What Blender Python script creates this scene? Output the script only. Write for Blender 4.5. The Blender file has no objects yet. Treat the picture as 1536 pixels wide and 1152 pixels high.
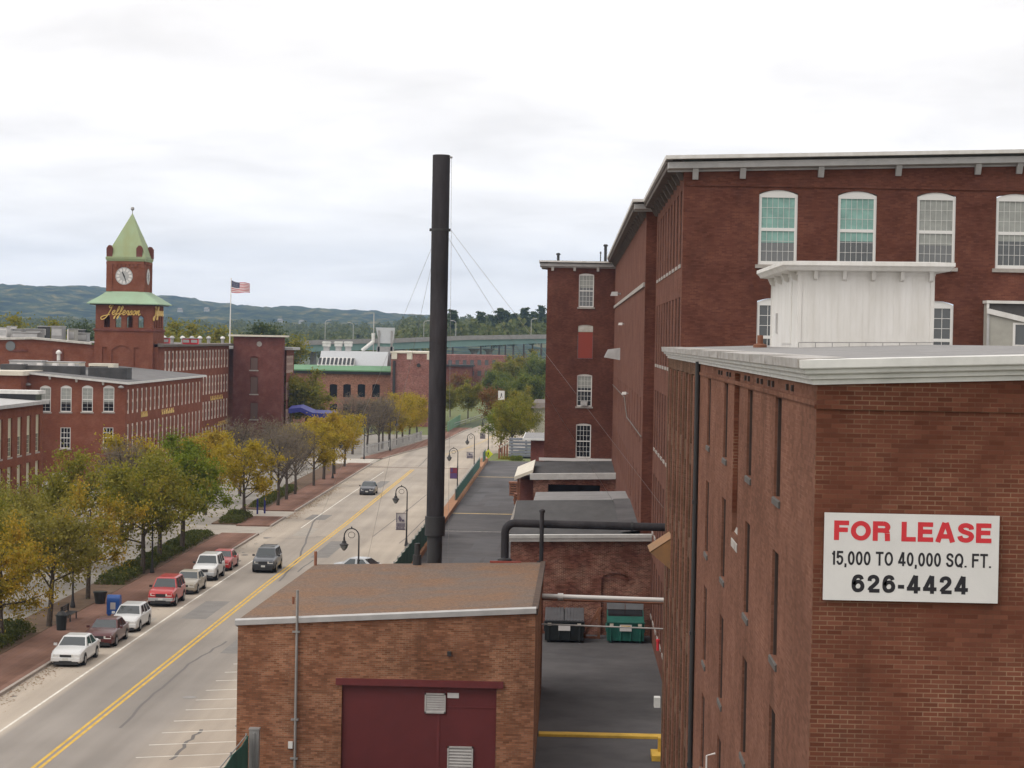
import bpy, bmesh, math, random
import numpy as np
from mathutils import Vector, Matrix
R = math.radians
scene = bpy.context.scene
col = scene.collection

# ------------------------------------------------------------------ camera
# world: Y runs up the street, X to the right, Z up, street surface at z = 0
FPX, CX, CY, CAM_Z = 3200.0, 768.0, 576.0, 17.8
YAW, PITCH, ROLL = R(1.554), R(1.21), R(1.05)
f_ = Vector((-math.sin(YAW) * math.cos(PITCH), math.cos(YAW) * math.cos(PITCH), -math.sin(PITCH)))
r_ = Vector((math.cos(YAW), math.sin(YAW), 0.0))
u_ = r_.cross(f_)
CR = r_ * math.cos(ROLL) + u_ * math.sin(ROLL)
CU = u_ * math.cos(ROLL) - r_ * math.sin(ROLL)
CF = f_
CAM = Vector((0, 0, CAM_Z))
cam_d = bpy.data.cameras.new('camera')
cam_d.sensor_width = 36.0
cam_d.lens = 36.0 * FPX / 1536.0
cam_d.clip_start = 0.5
cam_d.clip_end = 30000
cam = bpy.data.objects.new('camera', cam_d)
col.objects.link(cam)
cam.matrix_world = Matrix(((CR.x, CU.x, -CF.x, CAM.x), (CR.y, CU.y, -CF.y, CAM.y), (CR.z, CU.z, -CF.z, CAM.z), (0, 0, 0, 1)))
scene.camera = cam


def ray(px, py):
    return CR * ((px - CX) / FPX) - CU * ((py - CY) / FPX) + CF


def P(px, py, Y=None, z=None, X=None):
    """world point seen at photo pixel (px,py) on the plane Y=, z= or X="""
    d = ray(px, py)
    if Y is not None:
        t = Y / d.y
    elif z is not None:
        t = (z - CAM_Z) / d.z
    else:
        t = X / d.x
    return CAM + d * t


# ------------------------------------------------------------------ world, sun, exposure
SUN_EL, SUN_ROT = R(52), R(250)
world = bpy.data.worlds.new('World')
scene.world = world
world.use_nodes = True
nt = world.node_tree
nt.nodes.clear()


def nn(tree, t, **kw):
    n = tree.nodes.new(t)
    for k, v in kw.items():
        setattr(n, k, v)
    return n


wo = nn(nt, 'ShaderNodeOutputWorld')
bg = nn(nt, 'ShaderNodeBackground')
bg.inputs['Strength'].default_value = 0.1
sky = nn(nt, 'ShaderNodeTexSky', sky_type='NISHITA')
sky.sun_disc = False
sky.sun_elevation = SUN_EL
sky.sun_rotation = SUN_ROT
tc = nn(nt, 'ShaderNodeTexCoord')
sep = nn(nt, 'ShaderNodeSeparateXYZ')
nt.links.new(tc.outputs['Generated'], sep.inputs[0])
den = nn(nt, 'ShaderNodeMath', operation='MAXIMUM'); den.inputs[1].default_value = 0.0
nt.links.new(sep.outputs['Z'], den.inputs[0])
den2 = nn(nt, 'ShaderNodeMath', operation='ADD'); den2.inputs[1].default_value = 0.15
nt.links.new(den.outputs[0], den2.inputs[0])
dx = nn(nt, 'ShaderNodeMath', operation='DIVIDE'); dy = nn(nt, 'ShaderNodeMath', operation='DIVIDE')
nt.links.new(sep.outputs['X'], dx.inputs[0]); nt.links.new(den2.outputs[0], dx.inputs[1])
nt.links.new(sep.outputs['Y'], dy.inputs[0]); nt.links.new(den2.outputs[0], dy.inputs[1])
cmb = nn(nt, 'ShaderNodeCombineXYZ')
nt.links.new(dx.outputs[0], cmb.inputs[0]); nt.links.new(dy.outputs[0], cmb.inputs[1])
cn = nn(nt, 'ShaderNodeTexNoise')
cn.inputs['Scale'].default_value = 2.1
cn.inputs['Detail'].default_value = 7.0
cn.inputs['Roughness'].default_value = 0.52
cn.inputs['Distortion'].default_value = 0.25
nt.links.new(cmb.outputs[0], cn.inputs['Vector'])
cr = nn(nt, 'ShaderNodeValToRGB')
cr.color_ramp.elements[0].position = 0.30
cr.color_ramp.elements[0].color = (7.75, 7.45, 7.25, 1)
cr.color_ramp.elements[1].position = 0.66
cr.color_ramp.elements[1].color = (9.75, 9.4, 9.15, 1)
nt.links.new(cn.outputs['Fac'], cr.inputs[0])
# the overcast layer thins toward the horizon and overhead
zr = nn(nt, 'ShaderNodeMapRange')
zr.inputs['From Min'].default_value = 0.0
zr.inputs['From Max'].default_value = 0.14
zr.inputs['To Min'].default_value = 1.2
zr.inputs['To Max'].default_value = 1.12
nt.links.new(sep.outputs['Z'], zr.inputs['Value'])
zm = nn(nt, 'ShaderNodeVectorMath', operation='SCALE')
nt.links.new(cr.outputs['Color'], zm.inputs[0]); nt.links.new(zr.outputs[0], zm.inputs['Scale'])
wm = nn(nt, 'ShaderNodeMixRGB'); wm.inputs[0].default_value = 0.975
nt.links.new(sky.outputs[0], wm.inputs[1]); nt.links.new(zm.outputs[0], wm.inputs[2])
nt.links.new(wm.outputs[0], bg.inputs['Color'])
nt.links.new(bg.outputs[0], wo.inputs['Surface'])

sun_d = bpy.data.lights.new('sun', 'SUN')
sun_d.energy = 1.3
sun_d.angle = R(35)
sun_d.color = (1.0, 0.96, 0.9)
sun = bpy.data.objects.new('sun', sun_d)
col.objects.link(sun)
sun.location = (-60, -40, 90)
# light travels from upper left, slightly behind the camera
sdir = Vector((-math.cos(SUN_EL) * 0.80, -math.cos(SUN_EL) * 0.60, math.sin(SUN_EL)))
sun.rotation_euler = sdir.to_track_quat('Z', 'Y').to_euler()
scene.view_settings.view_transform = 'Standard'
scene.view_settings.look = 'None'
scene.view_settings.exposure = 0.3
scene.view_settings.gamma = 1.0
scene.render.film_transparent = False
scene.cycles.max_bounces = 6
scene.cycles.diffuse_bounces = 3
scene.cycles.glossy_bounces = 2
scene.cycles.transparent_max_bounces = 8
scene.cycles.use_adaptive_sampling = True
scene.cycles.adaptive_threshold = 0.02

# ------------------------------------------------------------------ materials
MATS = {}


def mat_base(name):
    m = bpy.data.materials.new(name)
    m.use_nodes = True
    t = m.node_tree
    b = t.nodes['Principled BSDF']
    MATS[name] = m
    return m, t, b


def plain(name, c, rough=0.7, metal=0.0, noise=0.0, nscale=3.0, spec=0.4, c2=None, bump=0.0, stretch=(1, 1, 1)):
    m, t, b = mat_base(name)
    b.inputs['Base Color'].default_value = (*c, 1)
    b.inputs['Roughness'].default_value = rough
    b.inputs['Metallic'].default_value = metal
    b.inputs['Specular IOR Level'].default_value = spec
    if noise or c2:
        g = nn(t, 'ShaderNodeNewGeometry')
        mp = nn(t, 'ShaderNodeMapping'); mp.inputs['Scale'].default_value = stretch
        t.links.new(g.outputs['Position'], mp.inputs['Vector'])
        n = nn(t, 'ShaderNodeTexNoise'); n.inputs['Scale'].default_value = nscale
        n.inputs['Detail'].default_value = 5.0; n.inputs['Roughness'].default_value = 0.65
        t.links.new(mp.outputs[0], n.inputs['Vector'])
        rp = nn(t, 'ShaderNodeValToRGB')
        rp.color_ramp.elements[0].position = 0.32; rp.color_ramp.elements[1].position = 0.68
        a = c2 if c2 else tuple(x * (1 - noise) for x in c)
        d = c if c2 else tuple(min(1, x * (1 + noise)) for x in c)
        rp.color_ramp.elements[0].color = (*a, 1); rp.color_ramp.elements[1].color = (*d, 1)
        t.links.new(n.outputs['Fac'], rp.inputs[0]); t.links.new(rp.outputs[0], b.inputs['Base Color'])
        if bump:
            bp = nn(t, 'ShaderNodeBump'); bp.inputs['Strength'].default_value = bump; bp.inputs['Distance'].default_value = 0.03
            t.links.new(n.outputs['Fac'], bp.inputs['Height']); t.links.new(bp.outputs[0], b.inputs['Normal'])
    return m


def wall_uv(t):
    """(along-wall, height) coordinates in metres from the world position"""
    g = nn(t, 'ShaderNodeNewGeometry')
    sn = nn(t, 'ShaderNodeSeparateXYZ'); sp = nn(t, 'ShaderNodeSeparateXYZ')
    t.links.new(g.outputs['True Normal'], sn.inputs[0]); t.links.new(g.outputs['Position'], sp.inputs[0])
    ab = nn(t, 'ShaderNodeMath', operation='ABSOLUTE'); t.links.new(sn.outputs['X'], ab.inputs[0])
    gt = nn(t, 'ShaderNodeMath', operation='GREATER_THAN'); gt.inputs[1].default_value = 0.7
    t.links.new(ab.outputs[0], gt.inputs[0])
    mx = nn(t, 'ShaderNodeMix'); mx.data_type = 'FLOAT'
    t.links.new(gt.outputs[0], mx.inputs['Factor'])
    t.links.new(sp.outputs['X'], mx.inputs['A']); t.links.new(sp.outputs['Y'], mx.inputs['B'])
    cb = nn(t, 'ShaderNodeCombineXYZ')
    t.links.new(mx.outputs['Result'], cb.inputs[0]); t.links.new(sp.outputs['Z'], cb.inputs[1])
    return g, cb


def brick(name, c1, c2, mortar, stain=(0.05, 0.032, 0.024), stain_amt=0.35, bw=0.215, rh=0.068, ms=0.011, blotch=0.25, mortar_patch=0.5, bump=0.3, var=0.3):
    m, t, b = mat_base(name)
    g, uv = wall_uv(t)
    bt = nn(t, 'ShaderNodeTexBrick'); bt.offset = 0.5
    bt.inputs['Scale'].default_value = 1.0
    bt.inputs['Brick Width'].default_value = bw; bt.inputs['Row Height'].default_value = rh
    bt.inputs['Mortar Size'].default_value = ms; bt.inputs['Mortar Smooth'].default_value = 0.2
    bt.inputs['Bias'].default_value = 0.0
    bt.inputs['Color1'].default_value = (*c1, 1); bt.inputs['Color2'].default_value = (*c2, 1)
    t.links.new(uv.outputs[0], bt.inputs['Vector'])
    # mortar is washed out in places, clean in others
    n0 = nn(t, 'ShaderNodeTexNoise'); n0.inputs['Scale'].default_value = 0.9; n0.inputs['Detail'].default_value = 4
    t.links.new(g.outputs['Position'], n0.inputs['Vector'])
    mr = nn(t, 'ShaderNodeValToRGB'); mr.color_ramp.elements[0].position = 0.42; mr.color_ramp.elements[1].position = 0.66
    mr.color_ramp.elements[0].color = tuple((c1[i] + c2[i]) / 2 * (1 - mortar_patch) + mortar[i] * 0.55 * mortar_patch for i in range(3)) + (1,)
    mr.color_ramp.elements[1].color = (*mortar, 1)
    t.links.new(n0.outputs['Fac'], mr.inputs[0]); t.links.new(mr.outputs[0], bt.inputs['Mortar'])
    # odd dark / bright bricks: a random number per brick, quantised by brick cell
    ml = nn(t, 'ShaderNodeMapping'); ml.inputs['Scale'].default_value = (1 / bw, 1 / rh, 1)
    t.links.new(uv.outputs[0], ml.inputs['Vector'])
    sx_ = nn(t, 'ShaderNodeSeparateXYZ'); t.links.new(ml.outputs[0], sx_.inputs[0])
    ro = nn(t, 'ShaderNodeMath', operation='FLOOR'); t.links.new(sx_.outputs['Y'], ro.inputs[0])
    pm = nn(t, 'ShaderNodeMath', operation='FLOORED_MODULO'); pm.inputs[1].default_value = 2.0; t.links.new(ro.outputs[0], pm.inputs[0])
    po = nn(t, 'ShaderNodeMath', operation='MULTIPLY_ADD'); po.inputs[1].default_value = -0.5; po.inputs[2].default_value = 0.5; t.links.new(pm.outputs[0], po.inputs[0])
    ax = nn(t, 'ShaderNodeMath', operation='ADD'); t.links.new(sx_.outputs['X'], ax.inputs[0]); t.links.new(po.outputs[0], ax.inputs[1])
    mc = nn(t, 'ShaderNodeCombineXYZ'); t.links.new(ax.outputs[0], mc.inputs[0]); t.links.new(ro.outputs[0], mc.inputs[1])
    wn = nn(t, 'ShaderNodeTexWhiteNoise'); wn.noise_dimensions = '2D'
    fl = nn(t, 'ShaderNodeVectorMath', operation='FLOOR'); t.links.new(mc.outputs[0], fl.inputs[0]); t.links.new(fl.outputs[0], wn.inputs['Vector'])
    wr = nn(t, 'ShaderNodeMapRange'); wr.inputs['To Min'].default_value = 1 - var * 1.1; wr.inputs['To Max'].default_value = 1 + var
    t.links.new(wn.outputs['Value'], wr.inputs['Value'])
    sc_ = nn(t, 'ShaderNodeVectorMath', operation='SCALE')
    t.links.new(bt.outputs['Color'], sc_.inputs[0]); t.links.new(wr.outputs[0], sc_.inputs['Scale'])
    # large blotches and soot
    n1 = nn(t, 'ShaderNodeTexNoise'); n1.inputs['Scale'].default_value = 0.45; n1.inputs['Detail'].default_value = 6; n1.inputs['Roughness'].default_value = 0.6
    t.links.new(g.outputs['Position'], n1.inputs['Vector'])
    r1 = nn(t, 'ShaderNodeMapRange'); r1.inputs['From Min'].default_value = 0.3; r1.inputs['From Max'].default_value = 0.7
    r1.inputs['To Min'].default_value = 1 - blotch; r1.inputs['To Max'].default_value = 1 + blotch
    t.links.new(n1.outputs['Fac'], r1.inputs['Value'])
    s2 = nn(t, 'ShaderNodeVectorMath', operation='SCALE'); t.links.new(sc_.outputs[0], s2.inputs[0]); t.links.new(r1.outputs[0], s2.inputs['Scale'])
    mp2 = nn(t, 'ShaderNodeMapping'); mp2.inputs['Scale'].default_value = (1.3, 1.3, 0.22)
    t.links.new(g.outputs['Position'], mp2.inputs['Vector'])
    n2 = nn(t, 'ShaderNodeTexNoise'); n2.inputs['Scale'].default_value = 1.0; n2.inputs['Detail'].default_value = 7; n2.inputs['Roughness'].default_value = 0.7
    t.links.new(mp2.outputs[0], n2.inputs['Vector'])
    r2 = nn(t, 'ShaderNodeMapRange'); r2.inputs['From Min'].default_value = 0.52; r2.inputs['From Max'].default_value = 0.8
    r2.inputs['To Min'].default_value = 0.0; r2.inputs['To Max'].default_value = stain_amt
    t.links.new(n2.outputs['Fac'], r2.inputs['Value'])
    mx = nn(t, 'ShaderNodeMixRGB'); t.links.new(r2.outputs[0], mx.inputs[0]); t.links.new(s2.outputs[0], mx.inputs[1])
    mx.inputs[2].default_value = (*stain, 1)
    t.links.new(mx.outputs[0], b.inputs['Base Color'])
    b.inputs['Roughness'].default_value = 0.95
    b.inputs['Specular IOR Level'].default_value = 0.03
    if bump:
        bp = nn(t, 'ShaderNodeBump'); bp.inputs['Strength'].default_value = bump; bp.inputs['Distance'].default_value = 0.01; bp.invert = True
        t.links.new(bt.outputs['Fac'], bp.inputs['Height']); t.links.new(bp.outputs[0], b.inputs['Normal'])
    return m


def leaf_mat(name, cols, rough=0.6):
    """per-leaf colour from a random number per mesh island"""
    m, t, b = mat_base(name)
    g = nn(t, 'ShaderNodeNewGeometry')
    rp = nn(t, 'ShaderNodeValToRGB')
    els = rp.color_ramp.elements
    while len(els) < len(cols):
        els.new(0.5)
    for i, c in enumerate(cols):
        els[i].position = i / max(1, len(cols) - 1); els[i].color = (*c, 1)
    # neighbouring leaves share a tint: half island random, half broad noise
    n = nn(t, 'ShaderNodeTexNoise'); n.inputs['Scale'].default_value = 0.7; n.inputs['Detail'].default_value = 2
    t.links.new(g.outputs['Position'], n.inputs['Vector'])
    a = nn(t, 'ShaderNodeMapRange'); a.inputs['From Min'].default_value = 0.3; a.inputs['From Max'].default_value = 0.7
    t.links.new(n.outputs['Fac'], a.inputs['Value'])
    mx = nn(t, 'ShaderNodeMix'); mx.data_type = 'FLOAT'; mx.inputs['Factor'].default_value = 0.5
    t.links.new(g.outputs['Random Per Island'], mx.inputs['A']); t.links.new(a.outputs[0], mx.inputs['B'])
    t.links.new(mx.outputs['Result'], rp.inputs[0])
    t.links.new(rp.outputs[0], b.inputs['Base Color'])
    b.inputs['Roughness'].default_value = rough
    b.inputs['Specular IOR Level'].default_value = 0.25
    tr = nn(t, 'ShaderNodeBsdfTranslucent'); t.links.new(rp.outputs[0], tr.inputs['Color'])
    ms = nn(t, 'ShaderNodeMixShader'); ms.inputs[0].default_value = 0.42
    o = t.nodes['Material Output']
    t.links.new(b.outputs[0], ms.inputs[1]); t.links.new(tr.outputs[0], ms.inputs[2]); t.links.new(ms.outputs[0], o.inputs['Surface'])
    return m


# ------------------------------------------------------------------ mesh builder
class MB:
    def __init__(s):
        s.v = []; s.f = []; s.m = []

    def poly(s, pts, m=0):
        i = len(s.v)
        s.v += [tuple(p) for p in pts]
        s.f.append(tuple(range(i, i + len(pts)))); s.m.append(m)

    def hexa(s, b, t, m=0):
        """eight corners: bottom ring b (ccw from above), top ring t"""
        i = len(s.v)
        s.v += [tuple(p) for p in b] + [tuple(p) for p in t]
        fs = [(3, 2, 1, 0), (4, 5, 6, 7), (0, 1, 5, 4), (1, 2, 6, 5), (2, 3, 7, 6), (3, 0, 4, 7)]
        s.f += [tuple(i + k for k in q) for q in fs]; s.m += [m] * 6

    def box(s, x0, x1, y0, y1, z0, z1, m=0):
        s.hexa([(x0, y0, z0), (x1, y0, z0), (x1, y1, z0), (x0, y1, z0)], [(x0, y0, z1), (x1, y0, z1), (x1, y1, z1), (x0, y1, z1)], m)

    def tube(s, pts, r, n=8, m=0, r2=None, cap=True):
        pts = [Vector(p) for p in pts]
        k = len(pts); i0 = len(s.v)
        rs = r if isinstance(r, (list, tuple)) else [r + ((r2 if r2 is not None else r) - r) * j / max(1, k - 1) for j in range(k)]
        up = None
        for j, p in enumerate(pts):
            d = (pts[min(j + 1, k - 1)] - pts[max(j - 1, 0)])
            d = d.normalized() if d.length > 1e-9 else Vector((0, 0, 1))
            if up is None:
                a = Vector((0, 0, 1)) if abs(d.z) < 0.9 else Vector((1, 0, 0))
                up = (a - d * a.dot(d)).normalized()
            else:
                up = (up - d * up.dot(d)).normalized()
            w = d.cross(up)
            for q in range(n):
                an = 2 * math.pi * q / n
                s.v.append(tuple(p + (up * math.cos(an) + w * math.sin(an)) * rs[j]))
        for j in range(k - 1):
            for q in range(n):
                a = i0 + j * n + q; b = i0 + j * n + (q + 1) % n
                s.f.append((a, b, b + n, a + n)); s.m.append(m)
        if cap:
            s.f.append(tuple(i0 + q for q in range(n - 1, -1, -1))); s.m.append(m)
            s.f.append(tuple(i0 + (k - 1) * n + q for q in range(n))); s.m.append(m)

    def lathe(s, prof, c=(0, 0, 0), n=16, m=0):
        i0 = len(s.v)
        for (r, z) in prof:
            for q in range(n):
                an = 2 * math.pi * q / n
                s.v.append((c[0] + r * math.cos(an), c[1] + r * math.sin(an), c[2] + z))
        for j in range(len(prof) - 1):
            for q in range(n):
                a = i0 + j * n + q; b = i0 + j * n + (q + 1) % n
                s.f.append((a, b, b + n, a + n)); s.m.append(m)
        s.f.append(tuple(i0 + q for q in range(n - 1, -1, -1))); s.m.append(m)
        s.f.append(tuple(i0 + (len(prof) - 1) * n + q for q in range(n))); s.m.append(m)

    def sweep(s, path, prof, m=0, caps=True):
        """profile of (out, up) swept along a horizontal-ish path; outward is to the right of travel, mitred"""
        path = [Vector(p) for p in path]; k = len(path); i0 = len(s.v); n = len(prof)
        dirs = [(path[j + 1] - path[j]) for j in range(k - 1)]
        nor = [Vector((d.y, -d.x, 0)).normalized() for d in dirs]
        for j, p in enumerate(path):
            if j == 0: o = nor[0]
            elif j == k - 1: o = nor[-1]
            else:
                o = nor[j - 1] + nor[j]; o = o / max(0.2, o.dot(nor[j]))
            for (a, b) in prof:
                s.v.append((p.x + o.x * a, p.y + o.y * a, p.z + b))
        for j in range(k - 1):
            for q in range(n):
                a = i0 + j * n + q; b = i0 + j * n + (q + 1) % n
                s.f.append((a, a + n, b + n, b)); s.m.append(m)
        if caps:
            s.f.append(tuple(i0 + q for q in range(n))); s.m.append(m)
            s.f.append(tuple(i0 + (k - 1) * n + q for q in range(n - 1, -1, -1))); s.m.append(m)

    def build(s, name, mats, parent=None, smooth=False, bevel=0.0, local=False):
        me = bpy.data.meshes.new(name)
        off = Vector((0, 0, 0))
        if parent is not None and not local:
            r = parent
            while r is not None:
                off += Vector(r.location); r = r.parent
        if not isinstance(mats, (list, tuple)): mats = [mats]
        vs = s.v if off.length == 0 else [(a - off.x, b - off.y, c - off.z) for a, b, c in s.v]
        me.from_pydata(vs, [], s.f)
        for m in mats: me.materials.append(m)
        if len(mats) > 1: me.polygons.foreach_set('material_index', s.m)
        if smooth is True: me.polygons.foreach_set('use_smooth', [True] * len(me.polygons))
        me.update()
        o = bpy.data.objects.new(name, me); col.objects.link(o)
        if parent is not None: o.parent = parent
        if bevel:
            md = o.modifiers.new('bevel', 'BEVEL'); md.width = bevel; md.segments = 2; md.limit_method = 'ANGLE'
        if smooth == 'auto':
            me.polygons.foreach_set('use_smooth', [True] * len(me.polygons))
            me.set_sharp_from_angle(angle=R(35))
        return o


def tag(o, label=None, cat=None, group=None, kind=None):
    if label: o['label'] = label
    if cat: o['category'] = cat
    if group: o['group'] = group
    if kind: o['kind'] = kind
    return o


def empty(name, loc, label=None, cat=None, group=None):
    o = bpy.data.objects.new(name, None); col.objects.link(o); o.location = loc; o.empty_display_size = 0.3
    return tag(o, label, cat, group)


def dup(o, parent=None, loc=None, rz=None, label=None, group=None, scale=None):
    c = o.copy(); col.objects.link(c)
    if parent is not None: c.parent = parent
    if loc is not None: c.location = loc
    if rz is not None: c.rotation_euler = (0, 0, rz)
    if scale is not None: c.scale = scale if isinstance(scale, (tuple, list)) else (scale,) * 3
    if label: c['label'] = label
    if group: c['group'] = group
    for ch in list(o.children): dup(ch, c)
    return c


def drop(o):
    for ch in list(o.children): drop(ch)
    bpy.data.objects.remove(o)


# wall with real openings. plane: 'front' (faces -Y, u = X), 'left' (faces -X, u = Y), 'right' (faces +X, u = Y)
def wpt(plane, c, u, v, d=0.0):
    if plane == 'front': return (u, c + d, v)
    if plane == 'left': return (c + d, u, v)
    return (c - d, u, v)


def wall(mb, plane, c, u0, u1, v0, v1, ops=(), depth=0.15, m=0, top=None):
    """ops: (ua, ub, va, vb, rise) rise>0 makes a segmental arch head; top=(z at u0, z at u1) adds a sloped top strip"""
    us = sorted(set([u0, u1] + [o[0] for o in ops] + [o[1] for o in ops]))
    vs = sorted(set([v0, v1] + [o[2] for o in ops] + [o[3] for o in ops]))
    flip = plane in ('left',)
    def q(pts):
        mb.poly(pts[::-1] if flip else pts, m)
    for a, b in zip(us[:-1], us[1:]):
        for e, g in zip(vs[:-1], vs[1:]):
            cu, cv = (a + b) / 2, (e + g) / 2
            if any(o[0] < cu < o[1] and o[2] < cv < o[3] for o in ops): continue
            q([wpt(plane, c, a, e), wpt(plane, c, b, e), wpt(plane, c, b, g), wpt(plane, c, a, g)])
    for o in ops:
        ua, ub, va, vb = o[:4]; rise = o[4] if len(o) > 4 else 0
        n = 8 if rise else 1
        arc = []
        for i in range(n + 1):
            t = i / n; u = ua + (ub - ua) * t
            arc.append((u, vb - rise * (2 * t - 1) ** 2))
        for (a, za), (b, zb) in zip(arc[:-1], arc[1:]):
            if rise:
                q([wpt(plane, c, a, za), wpt(plane, c, b, zb), wpt(plane, c, b, vb), wpt(plane, c, a, vb)])
            q([wpt(plane, c, a, za, depth), wpt(plane, c, b, zb, depth), wpt(plane, c, b, zb), wpt(plane, c, a, za)])
        ztop = vb - rise
        q([wpt(plane, c, ua, va), wpt(plane, c, ua, va, depth), wpt(plane, c, ua, ztop, depth), wpt(plane, c, ua, ztop)])
        q([wpt(plane, c, ub, va, depth), wpt(plane, c, ub, va), wpt(plane, c, ub, ztop), wpt(plane, c, ub, ztop, depth)])
        q([wpt(plane, c, ua, va), wpt(plane, c, ub, va), wpt(plane, c, ub, va, depth), wpt(plane, c, ua, va, depth)])
    if top:
        q([wpt(plane, c, u0, v1), wpt(plane, c, u1, v1), wpt(plane, c, u1, top[1]), wpt(plane, c, u0, top[0])])


def fill_back(mb, plane, c, op, depth, m=0):
    """closes an opening with a flat bricked-in panel"""
    ua, ub, va, vb = op[:4]
    p = [wpt(plane, c, ua, va, depth), wpt(plane, c, ub, va, depth), wpt(plane, c, ub, vb, depth), wpt(plane, c, ua, vb, depth)]
    mb.poly(p[::-1] if plane == 'left' else p, m)


def window_proto(w, h, rise=0.0, cols=4, rows=3, frame='window_white', glass='glass', blind=None, blind_frac=0.5, bar=0.09, munt=0.028, sill=True, name='window', simple=False):
    """double-hung sash, faces -Y, origin at the middle of the sill line"""
    mb = MB(); d0, d1 = 0.0, 0.07
    z_sp = h - rise
    mb.box(-w / 2, -w / 2 + bar, d0, d1, 0, z_sp); mb.box(w / 2 - bar, w / 2, d0, d1, 0, z_sp)
    mb.box(-w / 2 + bar, w / 2 - bar, d0, d1, 0, bar * 1.2)
    zt = h - rise - bar
    if rise:
        n = 8; arc = [(-w / 2 + w * i / n, h - rise * (2 * i / n - 1) ** 2) for i in range(n + 1)]
        mb.poly([(-w / 2, d0 - .006, zt), (w / 2, d0 - .006, zt)] + [(a, d0 - .006, z) for a, z in arc[::-1]])
        mb.poly([(-w / 2 + bar, d0 - .006, zt), (-w / 2 + bar, d1, zt), (w / 2 - bar, d1, zt), (w / 2 - bar, d0 - .006, zt)])
    else:
        mb.box(-w / 2 + bar, w / 2 - bar, d0, d1, zt, h)
    mid = (bar * 1.2 + zt) / 2
    mb.box(-w / 2 + bar, w / 2 - bar, d0 + 0.01, d1, mid - bar * 0.55, mid + bar * 0.55)
    if not simple:
        for lo, hi in ((bar * 1.2, mid - bar * 0.55), (mid + bar * 0.55, zt)):
            for i in range(1, cols):
                x = -w / 2 + bar + (w - 2 * bar) * i / cols
                mb.box(x - munt / 2, x + munt / 2, d0 + 0.03, d1, lo, hi)
            for j in range(1, rows):
                z = lo + (hi - lo) * j / rows
                mb.box(-w / 2 + bar, w / 2 - bar, d0 + 0.034, d1, z - munt / 2, z + munt / 2)
    o = mb.build(name, MATS[frame])
    g = MB(); g.poly([(-w / 2 + bar * .5, 0.055, bar * .5), (w / 2 - bar * .5, 0.055, bar * .5), (w / 2 - bar * .5, 0.055, zt + bar * .3), (-w / 2 + bar * .5, 0.055, zt + bar * .3)])
    g.build('pane', MATS[glass], o, local=True)
    if blind:
        b = MB(); zb = zt - (zt - bar) * blind_frac
        b.poly([(-w / 2 + bar, 0.05, zb), (w / 2 - bar, 0.05, zb), (w / 2 - bar, 0.05, zt), (-w / 2 + bar, 0.05, zt)])
        b.build('blind', MATS[blind], o, local=True)
    if sill:
        b = MB(); b.box(-w / 2 - 0.12, w / 2 + 0.12, -0.16, 0.0, -0.16, -0.004)
        b.build('sill', MATS['sill_stone'], o, local=True)
    return o


RZ = {'front': 0.0, 'left': -math.pi / 2, 'right': math.pi / 2}


def put(proto, parent, plane, c, u, v, d, label=None):
    """copy a window prototype into a wall plane"""
    p = Vector(wpt(plane, c, u, v, d)) - Vector(parent.location)
    return dup(proto, parent, p, RZ[plane], label)


GLYPH = {
 # pen centre lines on a unit-high box (x already in heights); 'l' straight runs, 'c' smooth runs
 'F': (.62, ['l 0 0 0 1', 'l 0 1 .56 1 T', 'l 0 .53 .5 .53']), 'L': (.62, ['l 0 0 0 1', 'l 0 0 .56 0 B']),
 'E': (.66, ['l 0 0 0 1', 'l 0 1 .6 1 T', 'l 0 .52 .55 .52', 'l 0 0 .62 0 B']), 'T': (.66, ['l .33 0 .33 1', 'l 0 1 .66 1 T']),
 'A': (.78, ['l .04 0 .36 1', 'l .74 0 .42 1', 'l .16 .3 .62 .3']),
 'R': (.72, ['l 0 0 0 1', 'l 0 1 .40 1 T', 'a .40 .77 .22 .23 90 -90 T', 'l 0 .54 .40 .54', 'a .38 .36 .22 .18 90 0', 'l .60 .38 .62 0']),
 'O': (.84, ['a .42 .5 .42 .5 0 360 O']), '0': (.56, ['a .28 .5 .28 .5 0 360 O']), 'Q': (.84, ['a .42 .5 .42 .5 0 360 O', 'l .5 .25 .8 -.02']),
 'S': (.68, ['c .65 .72 .6 .9 .34 1 .1 .92 .04 .74 .16 .6 .36 .52 .58 .42 .66 .26 .56 .07 .34 0 .08 .08 .0 .28 O']),
 '6': (.58, ['c .53 .78 .45 .95 .29 1 .12 .93 .03 .72 0 .45 .02 .2 .12 .04 .29 0 .47 .06 .56 .22 .56 .4 .46 .57 .3 .62 .12 .55 .03 .4 O']),
 '2': (.58, ['c .02 .68 .06 .9 .28 1 .48 .93 .55 .75 .5 .58 .3 .36 .1 .18 .02 .02 O', 'l 0 0 .58 0 B']),
 '4': (.62, ['l .46 0 .46 1', 'l .42 1 .02 .3', 'l .0 .26 .62 .26']), '1': (.34, ['l .26 0 .26 1', 'l .24 .84 .0 .76']),
 '5': (.58, ['l .08 1 .54 1 T', 'l .08 1 .03 .48', 'c .03 .5 .16 .62 .32 .64 .5 .56 .57 .36 .52 .14 .36 .01 .16 .02 .0 .24 O']),
 '-': (.36, ['l .0 .36 .34 .36']), ',': (.14, ['l .06 .0 .06 .12', 'l .09 .04 .0 -.17']), '.': (.14, ['l .06 .0 .06 .12']), ' ': (.3, []),
}


OW_BOLD = {'F': .68, 'O': .92, 'R': .80, 'L': .66, 'E': .71, 'A': .92, 'S': .77, '6': .68, '2': .66, '-': .33, '4': .71, ' ': .34}
OW_COND = {'1': .32, '5': .57, ',': .19, '0': .55, 'T': .62, 'O': .68, '4': .60, 'S': .60, 'Q': .70, '.': .19, 'F': .56, ' ': .24}


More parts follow.
